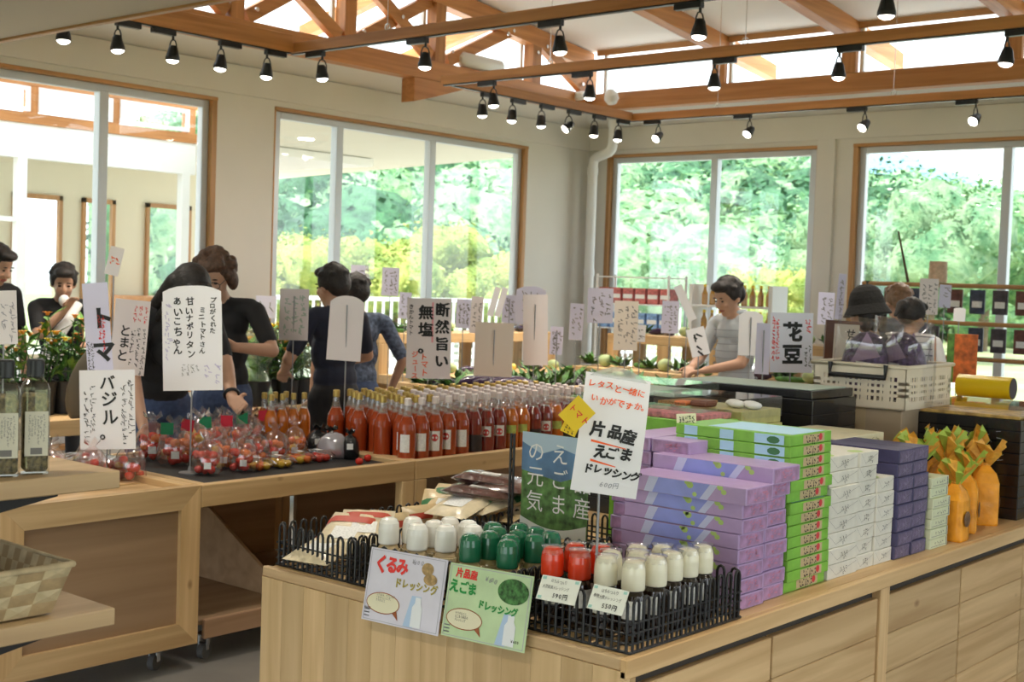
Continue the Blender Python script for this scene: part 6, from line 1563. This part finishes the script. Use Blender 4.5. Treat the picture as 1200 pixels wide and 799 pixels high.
# yellow flower behind the tomato sign
# ------------------------------------------------------------------ tiered rack along the far side
def rack(label, x0, x1, y0, y1, zt, zl, axis, nbay):
    t = thing('tiered_rack', label, 'display rack', ((x0 + x1) / 2, (y0 + y1) / 2, 0)); o = Vector(t.location)
    def B(a, b, nm, m): return MB().box(Vector(a) - o, Vector(b) - o, 0, .003).build(nm, m, t)
    ax = 0 if axis == 'x' else 1
    SURF.append((x0, x1, y0, y1, zt)); SURF.append((x0, x1, y0 - .5, y0, zl) if axis == 'x' else (x1, x1 + .5, y0, y1, zl))
    B((x0, y0, zt - .08), (x1, y1, zt), 'upper_board', PINE[ax])
    L = (x1 - x0) if axis == 'x' else (y1 - y0)
    for i in range(nbay + 1):
        u = i * (L - .12) / nbay
        if axis == 'x':
            for yy in (y0, y1 - .05): B((x0 + u, yy, 0), (x0 + u + .12, yy + .05, zt - .081), 'post', PINE[2])
        else:
            for xx in (x0, x1 - .05): B((xx, y0 + u, 0), (xx + .05, y0 + u + .12, zt - .081), 'post', PINE[2])
    if axis == 'x':
        B((x0, y0 - .50, zl - .07), (x1, y0 - .002, zl), 'lower_board', PINE[0])
        for i in range(nbay + 1): B((x0 + i * (L - .06) / nbay, y0 - .5, 0), (x0 + i * (L - .06) / nbay + .06, y0 - .45, zl - .071), 'leg', PINE[2])
    else:
        B((x1 + .002, y0, zl - .07), (x1 + .50, y1, zl), 'lower_board', PINE[1])
        for i in range(nbay + 1): B((x1 + .44, y0 + i * (L - .06) / nbay, 0), (x1 + .5, y0 + i * (L - .06) / nbay + .06, zl - .071), 'leg', PINE[2])
    return t
rack('pine two-tier vegetable rack standing before the three-pane window', -8.0, -7.55, 7.25, 9.5, 1.06, .74, 'y', 3)
rack('long pine two-tier vegetable rack standing before the back windows', -7.0, -4.2, 9.55, 10.0, 1.08, .80, 'x', 5)
# vegetables
VG = [mat('veg_green', (.07, .20, .04), .5, var=.5, vscale=25), mat('veg_dark', (.025, .05, .03), .35, var=.4, vscale=25), mat('veg_purple', (.035, .015, .05), .22, coat=.4), mat('veg_pale', (.40, .50, .24), .5, var=.2, vscale=20), mat('veg_yellow', (.75, .55, .10), .5), mat('veg_red', (.50, .05, .04), .3)]
cuc = MB().tube([(-.11, 0, .02), (-.09, 0, .02), (0, .008, .02), (.09, 0, .02), (.11, -.004, .02)], [.006, .017, .019, .017, .006], 8)
egg = MB().tube([(-.09, 0, .025), (-.06, 0, .027), (.02, 0, .03), (.07, 0, .024), (.10, 0, .018)], [.012, .027, .032, .022, .006], 10)
cab = MB().ball((0, 0, .045), (.055, .055, .045), 12, 8)
onn = MB().ball((0, 0, .035), (.035, .035, .035), 10, 7)
lft = MB()
random.seed(21)
for k in range(30): aa = rnd(0, 6.28); leaf(lft, (rnd(-.04, .04), rnd(-.04, .04), .01), (math.cos(aa) * rnd(.07, .13), math.sin(aa) * rnd(.07, .13), rnd(.02, .11)), .018, k % 2)
VK = [('cucumber', cuc.mesh('cucumber', [VG[0]]), 'green cucumber'), ('aubergine', egg.mesh('aubergine', [VG[2]]), 'dark aubergine'), ('cabbage', cab.mesh('cabbage', [VG[3]]), 'pale round cabbage'), ('onion', onn.mesh('onion', [VG[4]]), 'yellow onion'), ('leafy_greens', lft.mesh('leafy_greens', [VG[0], VG[1]]), 'leafy green bunch'), ('pepper', onn.mesh('pepper', [VG[5]]), 'red pepper')]
vseen = {}
def veg(kind, x, y, z, where, s=1.0, rz=None):
    nm_, me, lb = VK[kind]; key = (lb, where); vseen[key] = vseen.get(key, 0) + 1; n_ = vseen[key]
    o = link(nm_, me, None, (x, y, z), rnd(0, 6.28) if rz is None else rz); o.scale = (s, s, s)
    tag(o, '%s %s, %s counted from the left' % (lb, where, ORD[n_ - 1] if n_ <= 20 else 'one of the last'), 'vegetable', '%s %s' % (lb, where))
for i in range(13): veg((1, 0, 4, 1, 5, 0, 2, 1, 4, 3, 0, 1, 4)[i], -7.78 + rnd(-.08, .08), 7.38 + i * .165, 1.061, 'on the upper board before the three-pane window')
for i in range(12): veg((4, 1, 0, 2, 1, 4, 0, 3, 4, 1, 2, 0)[i], -7.30 + rnd(-.08, .08), 7.36 + i * .18, .741, 'on the lower board before the three-pane window')
for i in range(18): veg((0, 4, 1, 1, 2, 3, 4, 5, 1, 0, 5, 4, 2, 4, 5, 0, 3, 4)[i], -6.92 + i * .152, 9.77 + rnd(-.06, .06), 1.081, 'on the upper board before the back windows')
for i in range(18): veg((4, 2, 4, 0, 4, 2, 4, 4, 0, 2, 4, 1, 4, 0, 2, 4, 4, 0)[i], -6.92 + i * .152, 9.28 + rnd(-.1, .1), .801, 'on the lower board before the back windows', 1.2)
# middle tables with greens and aubergines in front of the racks
table('pine vegetable table in the middle behind the juice bottles', -6.4, -5.55, 6.3, 8.3, .80)
table('second pine vegetable table to the right of the middle one', -5.45, -4.7, 6.45, 8.3, .80)
for r in range(3):
    for i in range(11): veg((4, 1, 4, 4, 2, 4, 0, 4, 1, 4, 4)[(i + r * 3) % 11], -6.25 + .27 * r, 6.45 + i * .165, .7605, 'on the middle table, %s row' % ORD[r], 1.25)
for r in range(2):
    for i in range(10): veg((4, 1, 0, 4, 2, 4, 4, 0, 4, 1)[(i + r * 2) % 10], -5.30 + .33 * r, 6.6 + i * .165, .7605, 'on the second table, %s row' % ORD[r], 1.2)
for i in range(7):
    p = (-5.72 + .055 * i, 6.42 + .03 * (i % 2)); veg(1, p[0], p[1], .8005 + .012 * (i % 2), 'heaped at the near end of the middle table', 1.5, .6 + rnd(-.2, .2))
# potted grass and red planter near the white polo shirt
p = atd(852, 432, 6.3); gx = thing('grass_planter', 'planter of upright green grass in front of the polo shirt', 'plant', (p.x, p.y, .80))
tb_ = table('small pine stand under the grass planter', p.x - .35, p.x + .35, p.y - .2, p.y + .2, .80, 'stand', name='display_stand')
MB().box((-.20, -.09, 0), (.20, .09, .09), 0, .004).build('trough', mat('brown_trough', (.20, .08, .05), .6), gx)
gm = MB()
for k in range(420): x_, y_ = rnd(-.19, .19), rnd(-.08, .08); a_ = rnd(0, 6.28); h_ = rnd(.10, .17); gm.add([(x_ - .003, y_, .09), (x_ + .003, y_, .09), (x_ + .02 * math.cos(a_), y_ + .02 * math.sin(a_), .09 + h_)], [(0, 1, 2)])
gg = gm.build('grass_blades', LEAFB, gx); gg['kind'] = 'stuff'
# white wire rack with jars by the corner pipe
wr_ = thing('wire_rack', 'white wire rack with packets and jars in the far corner', 'rack', (-7.35, 10.55, 0))
for x_ in (-.42, .42):
    for y_ in (-.15, .15): MB().tube([(x_, y_, 0), (x_, y_, 1.62)], .012, 8).build('upright', WHITEP, wr_)
for z_ in (1.10, 1.34, 1.60): MB().box((-.43, -.16, z_ - .012), (.43, .16, z_), 0, .002).build('wire_shelf', WHITEP, wr_)
for j, (z_, m, cap_, nn, nm_, lb) in enumerate(((1.10, mat('blue_packet', (.20, .35, .62), .5, var=.4, vscale=30), WHITEP, 6, 'packet', 'blue and white packet'), (1.34, mat('red_packet', (.50, .12, .11), .45, var=.4, vscale=30), WHITEP, 6, 'packet', 'red and white packet'))):
    for i in range(nn):
        t = thing('shelf_packet', '%s on the white wire rack, %s from the left' % (lb, ORD[i]), 'packet', (-7.71 + i * .145, 10.5, z_ + .001), 0, lb + 's')
        MB().box((-.06, -.07, 0), (.06, .07, .15), 0, .004).build('packet', m, t); MB().box((-.055, -.0715, .05), (.055, -.0705, .09)).build('label', WHITEP, t)
# bottles of honey-coloured drinks by the back window
ts = thing('bottle_shelf', 'white shelf of amber bottles before the back window', 'shelf', (-6.3, 10.6, 0))
for x_ in (-.42, .42): MB().box((x_ - .02, -.14, 0), (x_ + .02, .14, 1.55), 0, .003).build('side', WHITEP, ts)
for z_ in (1.12, 1.36): MB().box((-.40, -.14, z_ - .02), (.40, .14, z_), 0, .002).build('board', WHITEP, ts)
AMB = mat('amber_drink', (.50, .26, .05), .15, coat=.5); gbo = MB().lathe([(.028, 0), (.03, .01), (.03, .10), (.014, .14), (.012, .17)], n=10).mesh('glass', [AMB]); gbc = MB().lathe([(.014, .165), (.015, .168), (.015, .19), (0, .191)], n=10).mesh('cap', [PETY])
for j, z_ in enumerate((1.12, 1.36)):
    for i in range(9):
        t = thing('drink_bottle', 'amber drink bottle on the %s board of the white shelf, %s from the left' % (('lower', 'upper')[j], ORD[i]), 'bottle', (-6.64 + i * .085, 10.58, z_ + .0005), 0, 'amber drink bottles'); link('glass', gbo, t); link('cap', gbc, t)
# dark market goods before the right-hand window
dk = thing('goods_rack', 'dark goods rack of small hanging packets before the right-hand window', 'rack', (-4.15, 10.35, 0))
for x_ in (-.75, 1.2): MB().tube([(x_, 0, 0), (x_, 0, 1.62)], .02, 8).build('upright', BLACK, dk)
for z_ in (1.02, 1.30, 1.60): MB().tube([(-.8, 0, z_), (1.25, 0, z_)], .018, 8).build('rail', TRIMW[0], dk)
for i in range(11):
    for j, z_ in enumerate((1.28, 1.58)):
        if (i + j) % 5 == 4: continue
        t = thing('hanging_packet', 'dark packet on the %s rail of the goods rack, %s from the left' % (('lower', 'upper')[j], ORD[i]), 'packet', (-4.85 + i * .18, 10.31, z_ - .20), 0, 'dark hanging packets')
        MB().box((-.06, -.01, 0), (.06, .01, .19), 0, .003).build('packet', mat('dark_packet%d' % (i % 3), ((.05, .04, .05), (.12, .04, .03), (.04, .05, .09))[i % 3], .5, var=.5, vscale=30), t); MB().box((-.04, -.0112, .05), (.04, -.0102, .10)).build('label', LABW, t)
tag(MB().cone((0, 0, 0), (.10, .02, .42), .012, .008, 8).build('branch', mat('dark_bark', (.10, .06, .04), .9), None, (-4.55, 10.35, 1.62), (0, -.5, 0)), 'dark bare branch leaning above the goods rack', 'branch')
tag(MB().lathe([(.07, 0), (.075, .02), (.07, .17), (.06, .172)], n=14).build('birch_log', mat('birch_bark', (.62, .45, .32), .8, var=.2, vscale=30), None, (-4.30, 10.35, 1.62)), 'short pale birch log standing on the goods rack', 'log')
# low tables right of the island with orange goods
table('low pine table with bright goods to the right behind the island', -3.12, -2.38, 6.4, 7.1, .86)
for i in range(12):
    c_ = (YELB, mat('orange_wrap', (.85, .30, .03), .4), mat('cream_wrap', (.8, .72, .5), .4), mat('mint_wrap', (.35, .70, .50), .4), mat('red_wrap', (.6, .05, .04), .4))[(i * 3) % 5]
    carton('package', 'small bright package on the table behind the island, %s row, %s from the left' % (('front', 'rear')[i % 2], ORD[i // 2]), 'package', (-2.97 + (i // 2) * .108, 6.6 + .28 * (i % 2), .8205), .09, .22, .07 + .04 * (i % 3), c_, rnd(-.05, .05), None, None, 'bright packages behind the island')
p = atd(1128, 402, 5.9)
zt_ = top_at(p.x, p.y); t = thing('picture_board', 'orange and green printed board standing behind the ivory crate', 'sign', (p.x, p.y, 0), face_cam(p, .1))
MB().tube([(0, .01, zt_), (0, .01, 1.12)], .012, 8).build('post', BLACK, t); MB().box((-.065, -.006, 1.12), (.065, .006, 1.34), 0, .002).build('board', mat('orange_print', (.75, .16, .03), .5, var=.5, vscale=30), t); MB().box((-.065, -.0072, 1.12), (-.035, -.0062, 1.34)).build('green_print', mat('green_print', (.15, .35, .06), .5, var=.4, vscale=40), t); MB().lathe([(.06, zt_), (.06, zt_ + .012), (.02, zt_ + .02)], n=18).build('foot', BLACK, t)
# ------------------------------------------------------------------ price signs everywhere
SHADEW = mat('shade_tinted_paper', (.70, .68, .86), .7); TAN = mat('tan_paper', (.72, .64, .55), .7); PNK = mat('pinkish_paper', (.80, .73, .72), .7)  # first one is white paper, its lavender cast in shade put into the colour
ZI = 'auto'
def dX(px, py, X): return X / ray(px, py).x
make_sign('price_sign', 'white sign with four columns of handwriting on a thin pole among the tomato bags', 'sign', *q3(((191, 342), (261, 341), (189, 458)), dX(225, 400, -4.42)), texts=[('プロがくれた', .80, .05, .062, INK, dict(vertical=True, jit=1, off=.02)), ('ミニトマトさん', .62, .16, .066, INK, dict(vertical=True, jit=1, off=.02)), ('甘いナポリタン', .40, .06, .085, INK, dict(vertical=True, jit=1, off=.02)), ('あいこちゃん', .18, .06, .095, INK, dict(vertical=True, jit=1, off=.02))], scr=[((.30, .72, .62, .84), 4, GREY_INK, dict(w=.002)), ((.65, .72, .98, .95), 2, mat('faded_lilac_ink', (.55, .50, .70), .7)), ((.02, .1, .16, .7), 1, mat('faded_lilac_ink', (.55, .5, .7), .7))], bend=.02, pole=ZI, round_top=True, polefront=False, back=PAPER)
make_sign('price_sign', 'white sign with large brush letters and red splashes at the left counter', 'sign', *q3(((103, 332), (133, 330), (96, 444)), dX(115, 390, -4.75)), texts=[('ト', .25, .25, .24, INK, dict(vertical=True, off=.045)), ('マ', .25, .60, .24, INK, dict(vertical=True, off=.045))], scr=[((.02, .6, .3, .98), 2, INK, dict(w=.003)), ((.5, .3, .8, .7), 2, REDINK, dict(w=.004))], paper=SHADEW, pole=ZI)
make_sign('price_sign', 'pinkish sign with three brush characters in the middle beside the lettered one', 'sign', *q3(((132, 349), (173, 353), (131, 437)), dX(150, 390, -4.82)), texts=[('とまと', .18, .34, .165, INK, dict(vertical=True, jit=.6, off=.03))], scr=[((.52, .06, .95, .3), 3, REDINK, dict(w=.003)), ((.5, .35, .98, .95), 3, INK, dict(w=.003))], paper=PNK, pole=ZI)
make_sign('price_sign', 'white sign with three slanted brush characters nearest the herb bottles', 'sign', *q3(((92, 434), (157, 433), (94, 527)), dX(125, 480, -4.45)), texts=[('バジル。', .38, .06, .21, INK, dict(vertical=True, jit=.6, off=.02))], scr=[((.05, .2, .3, .95), 2, INK, dict(w=.003)), ((.72, .1, .98, .95), 2, INK, dict(w=.003))], pole=ZI, bend=.02)
make_sign('price_sign', 'small tilted paper slip with red marks above the lettered sign', 'sign', *q3(((131, 288), (147, 292), (121, 320)), dX(134, 300, -4.88)), scr=[((.15, .3, .85, .6), 2, ORINK, dict(w=.005))], paper=PNK, pole=ZI)
make_sign('price_sign', 'white slanted sign with dotted handwriting at the left edge behind the herb bottles', 'sign', *q3(((-12, 341), (21, 340), (-14, 404)), dX(8, 370, -4.6)), scr=[((.1, .15, .95, .9), 3, mat('faded_ink', (.3, .28, .32), .7), dict(w=.003))], paper=PNK, pole=ZI)
t_, p_, w_, h_, c_ = make_sign('price_sign', 'white sign reading two bold brush columns and red lettering above the juice bottles', 'sign', *q3(((480, 349), (532, 350), (473, 443)), dX(503, 395, -4.86)), texts=[*[('断然旨い', .62 + dx_, .05 + dz_, .18, INK, dict(vertical=True, off=0, step=1.18)) for dx_, dz_ in ((0, 0), (.02, .004), (.01, -.006), (.03, 0))], *[('無塩。', .24 + dx_, .08 + dz_, .19, INK, dict(vertical=True, off=0, step=1.13)) for dx_, dz_ in ((0, 0), (.02, .004), (.01, -.006), (.03, 0))], ('トマト', .32, .68, .095, ORINK, dict(vertical=True, jit=.5, off=.03)), ('ジュース', .12, .66, .085, ORINK, dict(vertical=True, jit=.5, off=.03)), ('きかんトマト', .03, .08, .062, INK, dict(vertical=True, jit=.8, off=.01))], paper=PNK, pole=ZI, bend=.02)
link('red_line', MB().sheet(lambda u, v: (w_ * (.06 + .04 * u), -.0008, h_ * (.45 + .5 * v)), 1, 1).mesh('red_line', [mat('pink_marker', (.85, .35, .38), .7)]), p_)
make_sign('price_sign', 'blank back of a rounded sign on a pole in front of the navy T-shirt', 'sign', *q3(((388, 345), (428, 348), (382, 421)), dX(405, 385, -4.62)), paper=PNK, pole=ZI, round_top=True, polefront=True)
make_sign('price_sign', 'broad tan back of a sign on a dark pole above the juice bottles', 'sign', *q3(((560, 377), (605, 379), (552, 440)), dX(580, 410, -4.86)), paper=TAN, pole=ZI, polefront=True)
make_sign('price_sign', 'tall curled blank paper on a pole above the juice bottles', 'sign', *q3(((617, 345), (646, 345), (609, 428)), dX(630, 390, -4.86)), paper=PNK, pole=ZI, bend=.10, polefront=True)
make_sign('price_sign', 'pale sign with faint flower-like colours behind the flower bunches', 'sign', *q3(((333, 338), (367, 339), (322, 398)), 7.2), scr=[((.1, .1, .9, .9), 3, mat('faded_green_ink', (.45, .55, .45), .7), dict(w=.008))], paper=PNK, pole='auto', polefront=True)
far = [((300, 346, 324, 372), 8.6, SHADEW, 2, 'shade-tinted white sign left of the faint flower-like sign'), ((411, 310, 428, 346), 9.5, SHADEW, 2, 'shade-tinted white sign beside the head of the navy T-shirt'), ((448, 313, 468, 346), 9.6, SHADEW, 3, 'shade-tinted white sign with pink foot hanging before the three-pane window'), ((468, 342, 482, 373), 9.2, SHADEW, 2, 'shade-tinted white slip with red dot behind the brush-lettered sign'), ((535, 350, 552, 384), 9.0, SHADEW, 3, 'shade-tinted white sign right of the brush-lettered sign'), ((552, 347, 566, 390), 8.6, PNK, 2, 'narrow pink slip beside the broad tan sign'), ((589, 345, 605, 378), 9.0, SHADEW, 2, 'shade-tinted white sign left of the curled blank paper'), ((605, 335, 640, 380), 9.4, SHADEW, 2, 'rounded shade-tinted white sign behind the curled blank paper'), ((668, 355, 684, 398), 8.8, SHADEW, 2, 'narrow shade-tinted white sign left of the tan handwritten sign'), ((689, 337, 719, 378), 9.2, SHADEW, 3, 'broad shade-tinted white sign above the tan handwritten sign'), ((720, 352, 748, 410), 8.0, TAN, 3, 'tan handwritten sign above the vegetables'), ((776, 352, 796, 390), 8.8, SHADEW, 3, 'shade-tinted white sign with red dot left of the tilted strip'), ((866, 364, 894, 416), 6.6, PAPER, 0, 'blank rounded white sign in front of the polo shirt'), ((886, 378, 903, 438), 6.2, SHADEW, 0, 'narrow blank sign left of the large bean sign'), ((959, 342, 978, 380), 9.0, SHADEW, 2, 'shade-tinted white sign on the pier left of the hat wearer'), ((981, 320, 990, 374), 9.4, SHADEW, 1, 'slim shade-tinted white strip on the pier beside the window jamb'), ((1078, 326, 1100, 368), 8.8, PNK, 3, 'pink handwritten sign right of the ponytail'), ((1101, 333, 1115, 360), 9.2, SHADEW, 1, 'pale slip right of the pink handwritten sign'), ((1118, 360, 1132, 376), 8.0, PAPER, 0, 'small rounded white sign above the printed board'), ((645, 382, 660, 415), 8.2, SHADEW, 2, 'small shade-tinted white slip below the curled blank paper'), ((745, 380, 757, 400), 8.8, PAPER, 1, 'small white slip among the vegetables')]
for (x0, y0, x1, y1), d, pm, cols, lb in far:
    sc = [((.1, .08, .92, .92), cols, GREY_INK, dict(w=.006, dense=.8))] if cols else []
    make_sign('price_sign', lb, 'sign', *q3(((x0, y0), (x1, y0 + 1), (x0 - 1, y1)), d), scr=sc, paper=pm, pole='auto', round_top='rounded' in lb, polefront='blank' in lb, group='price signs on poles')
for c4, d, lb, pm in ((((571, 333), (578, 335), (580, 372)), 8.4, 'white leaning card, left one of the pair beside the tan sign', PAPER), (((581, 334), (588, 336), (587, 372)), 8.5, 'white leaning card, right one of the pair beside the tan sign', PAPER), (((789, 337), (798, 333), (808, 377)), 8.2, 'long tilted white strip left of the polo shirt', PAPER), (((803, 387), (824, 382), (812, 419)), 7.6, 'tilted white card with brush marks before the polo shirt', PAPER)):
    make_sign('price_sign', lb, 'sign', *q3(c4, d), scr=[((.1, .1, .9, .9), 1, INK, dict(w=.012))] if 'brush' in lb else [], paper=pm, pole='auto')
make_sign('price_sign', 'large white sign with two bold characters and red side lettering in the middle right', 'sign', *q3(((907, 366), (957, 367), (898, 436)), 5.4), texts=[('花', .27, .14, .34, INK, dict(off=.045, jit=.3, vertical=True)), ('豆', .27, .53, .34, INK, dict(off=.045, jit=.3, vertical=True))], scr=[((.02, .06, .22, .97), 2, REDINK, dict(w=.004)), ((.78, .06, .98, .5), 1, REDINK, dict(w=.004)), ((.78, .52, .98, .95), 2, INK, dict(w=.003))], paper=mat('faint_shade_tinted_paper', (.82, .80, .90), .7), pole='auto')  # white paper with a faint lavender shade tint in its colour
M_, w, h = sheetM(*q3(((978, 379), (1008, 381), (974, 430)), 5.6))
t = thing('framed_sign', 'dark-framed cream sign with four brush characters behind the ivory crate', 'sign', M=M_)
MB().box((-w / 2, 0, 0), (w / 2, .006, h)).build('board', TAN, t)
fr = wood('dark_frame', 2, (.10, .035, .02), (.16, .06, .03), .4)
MB().box((-w / 2 - .035, -.006, -.01), (-w / 2, .012, h + .012)).build('frame_side', fr, t); MB().box((-w / 2 - .035, -.006, h), (w / 2 + .01, .012, h + .014)).build('frame_top', fr, t)
tx = MB(); write(tx, 'せんもち', -w * .02, h * .93, h * .21, 0, True, .03, .8, y=-.001); tx.build('lettering', INK, t)
MB().tube([(0, .008, 0), (0, .008, -(M_.translation.z - IZ))], .008, 8).build('pole', BLACK, t)
# clean up the work benches
bpy.data.scenes.remove(VS)
